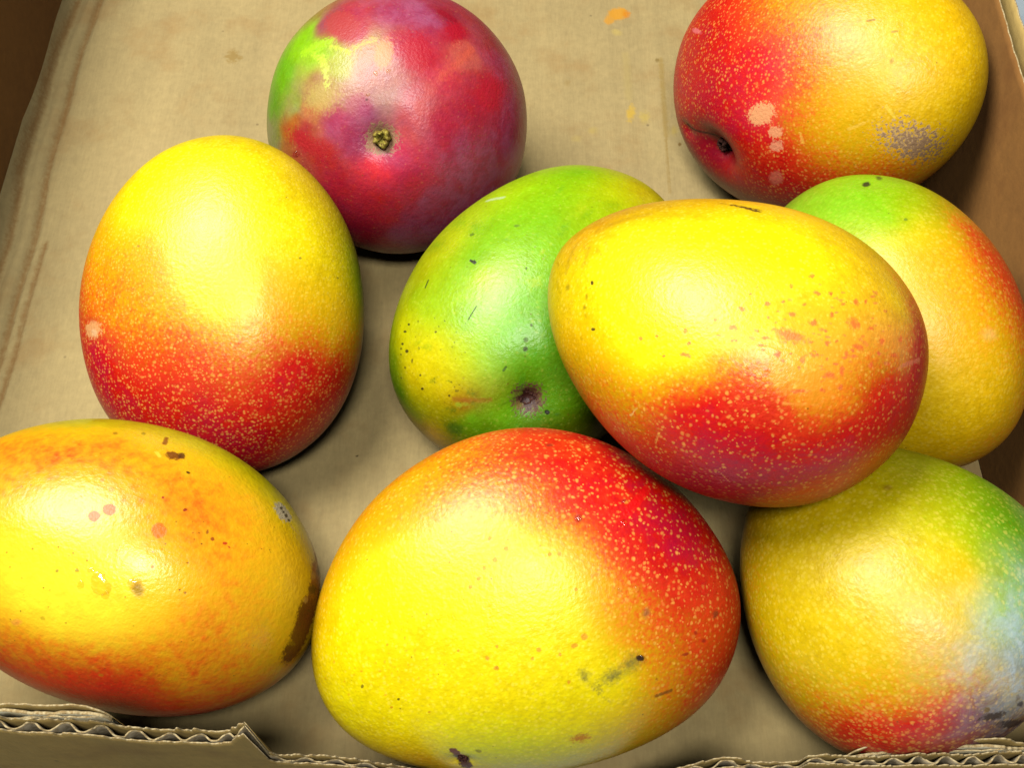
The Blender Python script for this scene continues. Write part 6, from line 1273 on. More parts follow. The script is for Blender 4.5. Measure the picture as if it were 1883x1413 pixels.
   ('e',[4.76,20.28,37.76],[0.36,-0.49,0.1],[-0.35,-0.24,0.06],(228,140,20),0.8,0.6,0.33580560128281545),
   ('e',[-6.32,18.71,37.71],[0.33,-0.22,0.07],[-0.21,-0.35,0.05],(228,140,20),0.8,0.6,0.525024112531449),
   ('e',[23.11,12.92,37.26],[0.54,-0.4,-0.04],[-0.44,-0.59,0.16],(228,140,20),0.8,0.6,0.2501516230878207),
   ('e',[-3.08,31.09,34.37],[0.29,-0.25,0.12],[-0.26,-0.32,0.11],(228,140,20),0.8,0.6,0.29882163756125635),
   ('e',[-0.32,32.67,33.87],[0.16,-0.34,0.15],[-0.27,-0.13,0.05],(228,140,20),0.8,0.6,0.4447786859599193),
   ('e',[-1.89,26.43,36.06],[0.65,-0.28,0.12],[-0.24,-0.47,0.13],(228,140,20),0.8,0.6,0.46091289658114337),
   ('e',[-18.05,29.74,32.79],[0.31,-0.49,0.26],[-0.5,-0.23,-0.02],(228,140,20),0.8,0.6,0.3679748112302199),
   ('e',[-10.66,21.37,36.67],[0.32,-0.1,0.07],[-0.08,-0.26,0.05],(228,140,20),0.8,0.6,0.4924873294584161),
   ('e',[8.08,18.32,38.06],[0.17,-0.48,0.08],[-0.56,-0.14,0.05],(228,140,20),0.8,0.6,0.3790692754928292),
   ('e',[-4.26,14.54,38.56],[0.01,-0.34,0.05],[-0.28,0.0,-0.02],(228,140,20),0.8,0.6,0.5052280991605731),
   ('e',[19.05,24.17,35.57],[0.14,-0.54,0.14],[-0.35,-0.08,0.08],(228,140,20),0.8,0.6,0.5110903247837637),
   ('e',[3.43,18.49,38.14],[0.49,-0.34,0.06],[-0.28,-0.37,0.07],(228,140,20),0.8,0.6,0.33351360249527107),
   ('e',[-4.03,24.48,36.5],[0.2,-0.29,0.09],[-0.21,-0.15,0.03],(228,140,20),0.8,0.6,0.40200420460490993),
   ('e',[-3.11,23.74,36.76],[0.41,-0.13,0.06],[-0.1,-0.36,0.09],(228,140,20),0.8,0.6,0.3333047994967213),
   ('e',[25.64,20.63,35.26],[0.43,-0.31,-0.02],[-0.36,-0.54,0.22],(228,140,20),0.8,0.6,0.49215152507414295),
   ('e',[-2.78,38.96,30.69],[-0.03,-0.39,0.22],[-0.36,0.01,-0.03],(228,140,20),0.8,0.6,0.47931374011102135),
   ('e',[-15.73,29.47,33.38],[0.62,-0.27,0.22],[-0.35,-0.72,0.21],(228,140,20),0.8,0.6,0.5000887310117101),
   ('e',[-16.56,14.3,37.17],[-0.04,-0.4,0.05],[-0.4,0.03,-0.07],(228,140,20),0.8,0.6,0.30181431868350445),
   ('e',[-13.18,25.63,35.15],[0.28,-0.2,0.11],[-0.13,-0.16,0.03],(228,140,20),0.8,0.6,0.30706973189929854),
   ('e',[-4.71,26.41,35.89],[0.47,-0.11,0.07],[-0.05,-0.28,0.08],(228,140,20),0.8,0.6,0.4503822020238796),
  ],
  'dimples': [
   ([-0.377,-0.746,0.549],0.1,0.0014),
  ],
  'drops': [
   ([0.31,0.465,0.829],0.0013,0.0009),
   ([0.5,0.413,0.761],0.0013,0.0007),
   ([0.527,0.53,0.664],0.0009,0.0006),
   ([0.464,-0.312,0.829],0.0012,0.0008),
   ([-0.148,-0.242,0.959],0.0006,0.0004),
   ([0.42,0.069,0.905],0.0007,0.0005),
   ([0.492,0.065,0.868],0.0009,0.0006),
  ],
 },
 9: {
  'centre': [0.12703,-0.10702,0.04608],
  'rot': [-0.9476,0.0537,0.1102],
  'size': [0.0557,0.05048,0.04457,0.16836,-0.02952,-0.00547],
  'tints': [
   ([-0.552,0.592,0.587],(180,184,0),(212,18,14),0.0,0.0,0.9),
   ([-0.39,0.671,0.631],(160,186,0),(212,18,14),0.0,0.0,0.9),
   ([-0.184,0.745,0.641],(116,176,0),(212,18,14),0.0,0.0,0.9),
   ([0.031,0.732,0.681],(60,146,0),(212,18,14),0.0,0.0,0.9),
   ([0.2,0.589,0.783],(50,146,20),(212,18,14),0.0,0.0,0.9),
   ([0.036,0.511,0.859],(80,160,0),(212,18,14),0.0,0.0,0.9),
   ([-0.056,0.431,0.901],(150,186,0),(212,18,14),0.0,0.0,0.9),
   ([-0.528,0.175,0.831],(190,172,0),(212,18,14),0.0,0.0,0.9),
   ([-0.664,-0.247,0.706],(190,156,0),(212,18,14),0.024,0.0,0.9),
   ([-0.798,-0.469,0.379],(184,142,0),(212,18,14),0.096,0.0,0.9),
   ([-0.745,-0.613,0.262],(184,140,0),(212,18,14),0.144,0.0,0.9),
   ([-0.601,-0.459,0.654],(214,186,0),(212,18,14),0.024,0.0,0.9),
   ([-0.447,-0.179,0.877],(214,188,0),(212,18,14),0.0,0.0,0.9),
   ([-0.261,0.057,0.964],(206,196,0),(212,18,14),0.0,0.0,0.9),
   ([-0.027,0.089,0.996],(204,194,0),(212,18,14),0.0,0.0,0.9),
   ([0.153,0.243,0.958],(156,184,10),(212,18,14),0.0,0.0,0.9),
   ([0.341,0.305,0.889],(110,170,50),(212,18,14),0.0,0.2,0.9),
   ([-0.457,-0.816,0.355],(214,186,0),(212,18,14),0.27999999999999997,0.0,0.9),
   ([-0.239,-0.889,0.391],(214,186,0),(212,18,14),0.16000000000000003,0.0,0.9),
   ([-0.347,-0.582,0.736],(214,186,0),(212,18,14),0.0,0.0,0.9),
   ([-0.197,-0.403,0.894],(214,186,0),(212,18,14),0.0,0.0,0.9),
   ([-0.057,-0.22,0.974],(214,186,0),(212,18,14),0.08000000000000002,0.0,0.9),
   ([0.137,-0.006,0.991],(214,186,0),(212,18,14),0.144,0.0,0.9),
   ([0.184,0.116,0.976],(214,186,0),(212,18,14),0.144,0.0,0.9),
   ([-0.084,-0.722,0.687],(214,186,0),(212,18,14),0.016,0.0,0.9),
   ([0.091,-0.504,0.859],(214,186,0),(212,18,14),0.08000000000000002,0.0,0.9),
   ([0.225,-0.325,0.918],(214,186,0),(212,18,14),0.24,0.020000000000000004,0.9),
   ([0.278,-0.106,0.955],(214,186,0),(212,18,14),0.12,0.08000000000000002,0.9),
   ([0.354,0.106,0.929],(150,190,60),(212,18,14),0.04000000000000001,0.24499999999999997,0.9),
   ([0.525,0.115,0.843],(120,176,100),(212,18,14),0.0,0.5,0.9),
   ([0.526,-0.123,0.842],(190,180,100),(212,18,14),0.16000000000000003,0.385,0.9),
   ([0.713,0.016,0.701],(130,150,130),(212,18,14),0.04000000000000001,0.75,0.9),
   ([0.395,-0.313,0.864],(214,186,0),(212,18,14),0.27999999999999997,0.1,0.9),
   ([0.322,-0.503,0.802],(214,186,0),(212,18,14),0.22400000000000003,0.016,0.9),
   ([0.154,-0.722,0.674],(214,186,0),(212,18,14),0.16000000000000003,0.0,0.9),
   ([0.053,-0.883,0.467],(214,186,0),(212,18,14),0.2,0.0,0.9),
   ([-0.018,-0.985,0.174],(214,186,0),(212,18,14),0.27999999999999997,0.0,0.9),
   ([0.192,-0.971,0.143],(214,186,0),(212,18,14),0.44000000000000006,0.0,0.9),
   ([0.305,-0.809,0.503],(214,186,0),(212,18,14),0.48,0.0,0.9),
   ([0.422,-0.661,0.621],(214,186,0),(212,18,14),0.496,0.0,0.9),
   ([0.509,-0.458,0.729],(214,186,0),(212,18,14),0.36000000000000004,0.048,0.9),
   ([0.435,-0.835,0.337],(214,186,0),(212,18,14),0.96,0.0,0.9),
   ([0.607,-0.57,0.553],(214,186,0),(212,18,14),0.98,0.0,0.9),
   ([0.587,-0.677,0.445],(214,186,0),(212,18,14),1,0.0,0.9),
   ([0.64,-0.4,0.655],(214,186,0),(212,18,14),0.68,0.1,0.9),
   ([0.72,-0.243,0.651],(214,186,0),(110,40,70),0.7200000000000001,0.315,0.9),
   ([0.855,-0.121,0.504],(214,186,0),(50,36,40),0.8,0.3,0.9),
   ([0.781,-0.058,0.622],(214,186,0),(120,90,110),0.4,0.65,0.9),
  ],
  'marks': [
   ('e',[-23.46,8.94,36.91],[1.4,1.6,0.4],[1.06,-1.32,0.78],(150,116,10),0.8,0.5,0.7),
   ('e',[-36.43,-13.82,27.32],[0.95,0.73,1.05],[0.57,-0.59,0.23],(150,80,10),0.8,0.5,0.6),
   ('e',[46.11,-11.54,26.35],[2.23,4.96,-1.44],[1.35,-0.02,-1.86],(56,34,16),0.5,0.9,0.9),
   ('e',[52.22,-5.07,17.17],[2.73,6.94,-6.69],[1.7,0.75,-4.37],(38,26,34),0.5,0.9,0.9),
   ('e',[43.53,-12.48,29.25],[0.87,1.26,-0.57],[0.82,-0.36,-1.04],(120,90,10),0.6,0.6,0.8),
   ('e',[48.4,-1.89,24.97],[0.21,1.48,-0.24],[1.07,0.43,-1.65],(50,40,50),0.6,0.9,0.8),
   ('e',[46.44,-2.5,27.72],[0.71,0.76,-0.89],[1.05,-1.22,-1.47],(110,96,90),0.8,1.4,0.6),
  ],
  'dimples': [],
  'drops': [],
 },
}
BOX = {
  'front': [[-0.1415,0.1091],[-0.1338,0.1072],[-0.1217,0.1015],[-0.1087,0.0968],[-0.0955,0.0914],[-0.081,0.09],[-0.0765,0.0934],[-0.0731,0.1002],[-0.0712,0.1028],[-0.0746,0.0843],[-0.0739,0.0731],[-0.0678,0.0637],[-0.0557,0.0587],[-0.0433,0.0528],[-0.0277,0.0386],[-0.0213,0.0301],[-0.0075,0.0182],[0.0377,0.0182],[0.0475,0.0339],[0.0543,0.0414],[0.0627,0.0528],[0.0671,0.0562],[0.0738,0.0511],[0.0877,0.052],[0.0887,0.0604],[0.1006,0.0596],[0.1237,0.0587],[0.1539,0.0579],[0.1668,0.0571]],
  'flapL': [[-0.1453,0.1038],[-0.1368,0.1032],[-0.1283,0.1026],[-0.1192,0.1038],[-0.1105,0.1038],[-0.1079,0.1014]],
  'flapR': [[0.1047,0.0492],[0.1164,0.0541],[0.1292,0.0556],[0.1407,0.0603],[0.1467,0.0618],[0.1556,0.0572],[0.1683,0.0572]],
  'floor_marks': [('e',[55.67,224.91,0.0],[6.89,0.86,-0.0],[0.07,-5.71,0.0],(205,140,10),0.45,0.5,0.85),('e',[50.87,220.0,0.0],[3.42,0.0,0.0],[-0.18,-4.06,0.0],(205,140,10),0.5,0.5,0.7),('e',[60.23,224.5,0.0],[2.86,0.0,0.0],[-0.22,-4.1,0.0],(200,120,4),0.6,0.4,0.7),('e',[58.7,154.65,0.0],[2.87,-0.69,0.0],[-1.44,-7.79,0.0],(196,158,40),0.7,0.8,0.7),('e',[65.27,152.12,0.0],[3.75,0.0,0.0],[-0.35,-5.74,0.0],(190,165,70),0.8,0.9,0.5),('e',[54.43,211.09,0.0],[3.62,-1.92,-0.0],[-0.92,-3.01,0.0],(190,165,80),0.8,0.6,0.5),('e',[-142.97,193.7,0.0],[4.18,-0.0,0.0],[0.89,-6.96,0.0],(140,112,52),0.7,0.9,0.75),('s',[-146.59,193.7,-0.0],[-138.14,192.92,0.0],1.5,(140,112,52),0.7,0.7,0.7),('e',[27.78,174.95,0.0],[2.46,0.0,0.0],[-0.09,-3.38,0.0],(150,125,70),0.9,0.5,0.6),('s',[75.99,191.37,0.0],[75.1,139.64,0.0],2.05,(150,122,56),0.9,0.8,0.6),('s',[74.8,146.73,0.0],[74.36,103.89,0.0],1.11,(140,112,50),0.9,0.6,0.7),('s',[58.13,195.26,0.0],[58.18,164.89,-0.0],3.22,(170,148,86),0.9,0.6,0.45),('e',[81.32,134.38,0.0],[1.32,0.0,-0.0],[-0.13,-1.74,-0.0],(110,80,20),0.7,0.5,0.8),('e',[73.99,190.6,0.0],[1.67,0.0,-0.0],[-0.15,-2.32,0.0],(120,96,40),0.7,0.5,0.7),('e',[-63.45,-34.14,0.0],[1.07,-0.42,0.0],[-0.18,-0.69,0.0],(60,45,20),0.5,0.4,0.8),('e',[-61.71,-33.65,0.0],[0.86,-0.34,0.0],[-0.12,-0.46,0.0],(60,45,20),0.5,0.4,0.8),('e',[-58.24,-29.19,0.0],[0.89,0.0,0.0],[0.03,-0.5,0.0],(60,45,20),0.5,0.4,0.8),('e',[79.34,143.17,0.0],[2.66,0.0,0.0],[-0.37,-4.94,0.0],(176,150,60),0.9,0.6,0.5),('e',[39.47,143.17,0.0],[3.72,0.0,0.0],[-0.13,-3.53,0.0],(180,155,70),0.9,0.6,0.4),('e',[31.34,137.88,0.0],[3.7,-0.0,-0.0],[-0.1,-3.5,-0.0],(180,155,80),0.9,0.6,0.4)],
}

# ------------------------------------------------------------------ helpers
def lin(c):
    a = np.asarray(c, float) / 255.0
    return np.where(a <= 0.04045, a / 12.92, ((a + 0.055) / 1.055) ** 2.4)

def wave_noise(P, freq, seed, octaves=3):
    """smooth 3-D noise, roughly -1..1, from random plane waves"""
    rng = np.random.default_rng(seed); out = np.zeros(len(P)); amp = 1.0; tot = 0
    for _ in range(octaves):
        for _ in range(7):
            k = rng.normal(size=3); k *= freq / np.linalg.norm(k)
            out += amp * np.sin(P @ k + rng.uniform(0, 6.283)) / 2.6
        tot += amp; amp *= 0.5; freq *= 2.03
    return out / tot

def mesh_obj(name, V, Fc, mat, parent=None, smooth=True):
    me = bpy.data.meshes.new(name)
    V = np.asarray(V, np.float32)
    if isinstance(Fc, np.ndarray):
        n, k = Fc.shape
        me.vertices.add(len(V)); me.vertices.foreach_set('co', V.ravel())
        me.loops.add(n * k); me.loops.foreach_set('vertex_index', Fc.astype(np.int32).ravel())
        me.polygons.add(n); me.polygons.foreach_set('loop_start', np.arange(0, n * k, k, dtype=np.int32))
        me.update(calc_edges=True); me.validate()
    else:
        me.from_pydata([tuple(v) for v in V], [], Fc); me.update()
    if smooth: me.polygons.foreach_set('use_smooth', [True] * len(me.polygons))
    me.materials.append(mat)
    o = bpy.data.objects.new(name, me); col.objects.link(o)
    if parent: o.parent = parent
    return o

def put(me, name, kind, arr):
    a = me.attributes.new(name, kind, 'POINT')
    key = 'color' if kind == 'FLOAT_COLOR' else ('vector' if kind == 'FLOAT_VECTOR' else 'value')
    if kind == 'FLOAT_COLOR': arr = np.concatenate([arr, np.ones((len(arr), 1))], 1)
    a.data.foreach_set(key, np.ascontiguousarray(arr, np.float32).ravel())

def mark_value(Q, m):
    if m[0] == 'e':
        _, c, a, b = m[:4]
        nrm = np.cross(a, b); nl = np.linalg.norm(nrm)
        nrm = nrm / nl if nl > 1e-9 else np.zeros(3)
        M = np.column_stack([a, b, nrm * max(np.linalg.norm(a), np.linalg.norm(b), 4.0)])
        return 1 - np.sqrt((((Q - np.array(c)) @ np.linalg.inv(M).T) ** 2).sum(1))
    _, a, b, w = m[:4]
    a = np.array(a); b = np.array(b); d = b - a; L2 = d @ d + 1e-9
    t = np.clip(((Q - a) @ d) / L2, 0, 1)
    return 1 - np.linalg.norm(Q - (a + t[:, None] * d), axis=1) / w

def mark_fields(V, marks, me):
    """V in metres, marks in millimetres: two layers of marks stored as point attributes"""
    n = len(V); Q = V * 1000.0; first = []; layers = [[], []]
    for m in marks:                       # a mark that starts on an earlier one goes to the upper layer
        c = np.array([m[1] if m[0] == 'e' else (np.array(m[1]) + np.array(m[2])) / 2])
        same = [f for f in first if mark_value(c, f)[0] > -0.35 and tuple(f[4]) != tuple(m[4])]
        if same: layers[1].append(m)
        else: layers[0].append(m); first.append(m)
    for i, ms in enumerate(layers):
        best = np.full(n, -4.0); mc = np.full((n, 3), 0.2); sh = np.tile([0.4, 0.3, 0.0], (n, 1))
        for m in ms:
            if m[0] == 'e': c = np.array(m[1]); r = 1.6 * (np.linalg.norm(m[2]) + np.linalg.norm(m[3])) + 0.5
            else: c = (np.array(m[1]) + np.array(m[2])) / 2; r = np.linalg.norm(np.array(m[1]) - np.array(m[2])) / 2 + 2.2 * m[3] + 0.5
            idx = np.nonzero((np.abs(Q - c) < r).all(1))[0]
            if not len(idx): continue
            v = mark_value(Q[idx], m); k = v > best[idx]; idx = idx[k]
            best[idx] = v[k]; mc[idx] = lin(m[4]); sh[idx] = m[5:8]
        put(me, 'mark_value_%d' % i, 'FLOAT', best); put(me, 'mark_colour_%d' % i, 'FLOAT_COLOR', mc); put(me, 'mark_shape_%d' % i, 'FLOAT_VECTOR', sh)

class NT:
    """small helper to write node trees"""
    def __init__(self, name):
        self.mat = bpy.data.materials.new(name); self.mat.use_nodes = True
        self.t = self.mat.node_tree; self.b = self.t.nodes['Principled BSDF']
    def put(self, sock, v):
        if v is None: return
        if isinstance(v, bpy.types.NodeSocket): self.t.links.new(v, sock)
        else:
            if hasattr(sock.default_value, '__len__') and len(sock.default_value) == 4 and len(v) == 3: v = (*v, 1)
            sock.default_value = v
    def node(self, kind, **kw):
        n = self.t.nodes.new(kind)
        for k, v in kw.items(): setattr(n, k, v)
        return n
    def math(self, op, a, b=None, c=None, clamp=False):
        n = self.node('ShaderNodeMath', operation=op, use_clamp=clamp)
        for i, v in enumerate((a, b, c)): self.put(n.inputs[i], v) if v is not None else None
        return n.outputs[0]
    def step(self, v, lo, hi):
        n = self.node('ShaderNodeMapRange', interpolation_type='SMOOTHSTEP')
        self.put(n.inputs['Value'], v); self.put(n.inputs['From Min'], lo); self.put(n.inputs['From Max'], hi)
        return n.outputs[0]
    def mix(self, f, a, b, blend='MIX'):
        n = self.node('ShaderNodeMix', data_type='RGBA', blend_type=blend)
        self.put(n.inputs['Factor'], f); self.put(n.inputs['A'] if False else n.inputs[6], a); self.put(n.inputs[7], b)
        return n.outputs[2]
    def attr(self, name, out='Fac'):
        return self.node('ShaderNodeAttribute', attribute_name=name).outputs[out]
    def coord(self): return self.node('ShaderNodeTexCoord').outputs['Object']
    def noise(self, vec, scale, detail=4, rough=0.55, dist=0.0):
        n = self.node('ShaderNodeTexNoise'); self.put(n.inputs['Vector'], vec)
        n.inputs['Scale'].default_value = scale; n.inputs['Detail'].default_value = detail
        n.inputs['Roughness'].default_value = rough; n.inputs['Distortion'].default_value = dist
        return n.outputs['Fac']
    def voronoi(self, vec, scale, rnd=1.0):
        n = self.node('ShaderNodeTexVoronoi'); self.put(n.inputs['Vector'], vec)
        n.inputs['Scale'].default_value = scale; n.inputs['Randomness'].default_value = rnd
        s = self.node('ShaderNodeSeparateColor'); self.put(s.inputs[0], n.outputs['Color'])
        return n.outputs['Distance'], s.outputs[0], s.outputs[1]
    def bump(self, h, dist, strength=1.0, prev=None):
        n = self.node('ShaderNodeBump'); n.inputs['Distance'].default_value = dist
        n.inputs['Strength'].default_value = strength; self.put(n.inputs['Height'], h)
        if prev is not None: self.put(n.inputs['Normal'], prev)
        return n.outputs[0]
    def apply_mark(self, base, nz):
        tot = None
        for i in (0, 1):
            v = self.attr('mark_value_%d' % i); sh = self.node('ShaderNodeSeparateXYZ'); self.put(sh.inputs[0], self.attr('mark_shape_%d' % i, 'Vector'))
            j = self.math('MULTIPLY', self.math('SUBTRACT', nz, 0.5), sh.outputs[1])
            f = self.step(self.math('MULTIPLY_ADD', j, 1.5, v), 0.0, sh.outputs[0])
            f = self.math('MULTIPLY', f, sh.outputs[2])
            base = self.mix(f, base, self.attr('mark_colour_%d' % i, 'Color'))
            tot = f if tot is None else self.math('MAXIMUM', tot, f)
        return base, tot

# ------------------------------------------------------------------ materials
def mango_skin(name, dot_scale, dot_size, speck, rough, blotch=1.0, coat=0.0, fine=760, waxy=None):
    m = NT(name); co = m.coord()
    ms = m.node('ShaderNodeSeparateXYZ'); m.put(ms.inputs[0], m.attr('masks', 'Vector'))
    blush, bloom, lent = ms.outputs
    n_lo = m.attr('drift')
    n_mid = m.noise(co, 190, 4, 0.62); n_fine = m.noise(co, fine, 2, 0.6)
    w = m.math('MULTIPLY', m.math('MULTIPLY', blush, m.math('SUBTRACT', 1.0, blush)), 4.0)
    w = m.math('MAXIMUM', m.math('POWER', w, 0.7), m.math('MULTIPLY', m.math('SUBTRACT', 1.0, blush), 0.30))
    jit = m.math('ADD', m.math('MULTIPLY', m.math('SUBTRACT', n_mid, 0.5), 0.70 * blotch), m.math('MULTIPLY', m.math('SUBTRACT', n_fine, 0.5), 0.60 * blotch))
    jit = m.math('MULTIPLY_ADD', n_lo, 0.10, jit)
    bl = m.math('MULTIPLY_ADD', jit, w, blush, clamp=True)
    bl = m.step(bl, 0.0, 1.0)
    under = m.attr('under', 'Color'); over = m.attr('over', 'Color')
    base = m.mix(bl, under, over)
    # uneven pigment
    hs = m.node('ShaderNodeHueSaturation'); m.put(hs.inputs['Color'], base)
    m.put(hs.inputs['Value'], m.math('MULTIPLY_ADD', n_mid, 0.50, m.math('MULTIPLY_ADD', n_fine, 0.30, 0.60)))
    m.put(hs.inputs['Hue'], m.math('MULTIPLY_ADD', n_lo, 0.004, m.math('MULTIPLY_ADD', n_mid, 0.02, 0.492)))
    base = hs.outputs[0]
    # lenticels
    wv = m.node('ShaderNodeVectorMath', operation='MULTIPLY_ADD')
    nc = m.node('ShaderNodeTexNoise'); m.put(nc.inputs['Vector'], co); nc.inputs['Scale'].default_value = 700; nc.inputs['Detail'].default_value = 0
    m.put(wv.inputs[0], nc.outputs['Color']); wv.inputs[1].default_value = (0.0008,) * 3; m.put(wv.inputs[2], co)
    d, r1, r2 = m.voronoi(wv.outputs[0], dot_scale)
    rad = m.math('MULTIPLY', m.math('MULTIPLY_ADD', r1, dot_size * 1.0, dot_size * 0.5), m.math('MULTIPLY_ADD', n_mid, 0.8, 0.65))
    dot = m.math('SUBTRACT', 1.0, m.step(d, m.math('MULTIPLY', rad, 0.3), rad))
    dots = m.math('MULTIPLY', m.math('MULTIPLY', dot, m.math('MULTIPLY_ADD', r2, 0.6, 0.4)), lent)
    wide = m.math('SUBTRACT', 1.0, m.step(d, 0.12, 0.52))
    dk = m.math('MULTIPLY', m.math('MULTIPLY', m.math('SUBTRACT', 1.0, wide), m.math('MULTIPLY_ADD', n_fine, 0.7, 0.65)), m.math('MULTIPLY', lent, 0.30))
    dk = m.math('MULTIPLY', dk, m.math('MULTIPLY_ADD', bl, -0.85, 1.0))
    base = m.mix(dk, base, m.mix(0.55, base, (0.62, 0.20, 0.0)))
    pale = m.mix(0.55, under, (0.98, 0.66, 0.10))
    pale = m.mix(m.math('MULTIPLY', bl, 0.45), pale, (0.95, 0.34, 0.10))
    base = m.mix(m.math('MULTIPLY', dots, 0.72), base, pale)
    # tiny dark specks
    d2, s1, s2 = m.voronoi(co, 420)
    sp = m.math('MULTIPLY', m.math('SUBTRACT', 1.0, m.step(d2, 0.05, 0.18)), m.step(s1, 1.0 - 0.20 * speck, 1.0 - 0.12 * speck))
    base = m.mix(m.math('MULTIPLY', sp, 0.7), base, (0.14, 0.075, 0.006))
    if waxy:
        bf = m.math('MULTIPLY', bloom, m.math('MULTIPLY_ADD', m.step(m.noise(co, 120, 5, 0.7, 0.6), 0.33, 0.68), 1.1, 0.25), clamp=True)
        base = m.mix(bf, base, waxy)
    nzm = m.noise(co, 850, 3, 0.6)
    base, mf = m.apply_mark(base, nzm)
    m.put(m.b.inputs['Base Color'], base)
    ro = m.math('ADD', m.math('MULTIPLY_ADD', n_mid, 0.20, rough - 0.14), m.math('MULTIPLY', mf, 0.15))
    m.put(m.b.inputs['Roughness'], ro)
    m.b.inputs['Specular IOR Level'].default_value = 0.5
    if coat:
        m.b.inputs['Coat Weight'].default_value = coat; m.b.inputs['Coat Roughness'].default_value = 0.2
    m.put(m.b.inputs['Normal'], m.bump(m.math('ADD', m.noise(co, 640, 2, 0.6), m.math('MULTIPLY', mf, m.math('MULTIPLY_ADD', nzm, 1.6, -0.9))), 0.0004, 0.50))
    return m.mat

def cardboard(name, tint, rough=0.9, marks=False, dark=None):
    m = NT(name); co = m.coord()
    n1 = m.noise(co, 14, 6, 0.6); n2 = m.noise(co, 260, 5, 0.7)
    mp = m.node('ShaderNodeMapping'); m.put(mp.inputs['Vector'], co); mp.inputs['Scale'].default_value = (1.0, 0.12, 0.12)
    n3 = m.noise(mp.outputs[0], 900, 4, 0.65); 
    mp2 = m.node('ShaderNodeMapping'); m.put(mp2.inputs['Vector'], co); mp2.inputs['Scale'].default_value = (1.0, 0.04, 0.04)
    n4 = m.noise(mp2.outputs[0], 75, 3, 0.5)
    v = m.math('ADD', m.math('MULTIPLY_ADD', n1, 0.46, 0.28), m.math('ADD', m.math('MULTIPLY', n2, 0.42), m.math('MULTIPLY_ADD', n3, 0.30, m.math('MULTIPLY', n4, 0.26))))
    hs = m.node('ShaderNodeHueSaturation'); m.put(hs.inputs['Color'], (*lin(tint), 1)); m.put(hs.inputs['Value'], v)
    base = hs.outputs[0]
    base = m.mix(m.math('MULTIPLY', m.step(m.noise(co, 30, 6, 0.6), 0.48, 0.74), 0.5), base, tuple(lin(dark or (150, 112, 60))))
    d2, s1, _ = m.voronoi(co, 120)
    sp = m.math('MULTIPLY', m.math('SUBTRACT', 1.0, m.step(d2, 0.04, 0.12)), m.step(s1, 0.93, 0.95))
    base = m.mix(m.math('MULTIPLY', sp, 0.5), base, (0.10, 0.07, 0.03))
    if marks: base, _ = m.apply_mark(base, m.noise(co, 500, 4, 0.6))
    m.put(m.b.inputs['Base Color'], base); m.b.inputs['Roughness'].default_value = rough
    m.b.inputs['Specular IOR Level'].default_value = 0.42
    m.put(m.b.inputs['Normal'], m.bump(m.math('ADD', n2, n3), 0.0004, 0.35))
    return m.mat

def plain(name, c, rough=0.6, spec=0.5, c2=None, scale=400, bump=0.0003, trans=0.0):
    m = NT(name); co = m.coord(); n = m.noise(co, scale, 5, 0.65)
    base = m.mix(m.step(n, 0.35, 0.65), tuple(lin(c)), tuple(lin(c2 or c)))
    m.put(m.b.inputs['Base Color'], base); m.b.inputs['Roughness'].default_value = rough
    m.b.inputs['Specular IOR Level'].default_value = spec; m.b.inputs['Transmission Weight'].default_value = trans
    m.put(m.b.inputs['Normal'], m.bump(n, bump, 0.5))
    return m.mat

M_FLOOR = cardboard('cardboard_floor', (164, 143, 94), marks=True)
M_WALL = cardboard('cardboard_wall', (160, 110, 50), dark=(128, 80, 32))
M_KRAFT = cardboard('cardboard_kraft', (202, 170, 96))
M_EDGE = plain('cardboard_torn_edge', (190, 172, 130), 0.95, 0.1, (150, 126, 84), 900)
M_FLUTE = plain('cardboard_flute', (186, 172, 142), 0.95, 0.1, (150, 132, 100), 500)
M_PALE = plain('cardboard_pale_core', (214, 206, 176), 0.95, 0.1, (190, 176, 136), 300)
M_TABLE = plain('table_paint', (190, 204, 210), 0.5, 0.4, (176, 192, 200), 40)
def clear_sap():
    m = NT('clear_sap'); t = m.t; t.nodes.remove(m.b)
    tr = m.node('ShaderNodeBsdfTransparent'); tr.inputs[0].default_value = (0.98, 0.93, 0.80, 1)
    gl = m.node('ShaderNodeBsdfGlossy'); gl.inputs['Roughness'].default_value = 0.07
    lw = m.node('ShaderNodeLayerWeight'); lw.inputs['Blend'].default_value = 0.5
    nb = m.bump(m.noise(m.coord(), 500, 1, 0.5), 0.0006, 0.5)
    m.put(gl.inputs['Normal'], nb); m.put(lw.inputs['Normal'], nb)
    mx = m.node('ShaderNodeMixShader'); m.put(mx.inputs[0], m.math('MULTIPLY_ADD', m.math('POWER', lw.outputs['Facing'], 4.0), 0.5, 0.06))
    t.links.new(tr.outputs[0], mx.inputs[1]); t.links.new(gl.outputs[0], mx.inputs[2])
    t.links.new(mx.outputs[0], t.nodes['Material Output'].inputs['Surface'])
    return m.mat
M_SAP = clear_sap()
M_STEM = plain('woody_stem', (170, 158, 60), 0.6, 0.3, (96, 66, 20), 900, 0.0006)
M_SCAR = plain('dry_stem_scar', (30, 14, 12), 0.9, 0.12, (92, 58, 48), 1500, 0.0006)

# ------------------------------------------------------------------ the surface under the box
def sheet(name, x0, x1, y0, y1, z, mat):
    return mesh_obj(name, [(x0, y0, z), (x1, y0, z), (x1, y1, z), (x0, y1, z)], [(0, 1, 2, 3)], mat, smooth=False)
tb = sheet('table_top', -3, 3, -3, 3, -0.006, M_TABLE); tb['kind'] = 'structure'

# ------------------------------------------------------------------ the cardboard box
X0, X1, YF, YB, HW = -0.235, 0.1905, -0.166, 0.300, 0.106
box = bpy.data.objects.new('cardboard_box', None); col.objects.link(box)
box['label'] = 'open brown corrugated cardboard box holding the mangoes'; box['category'] = 'box'

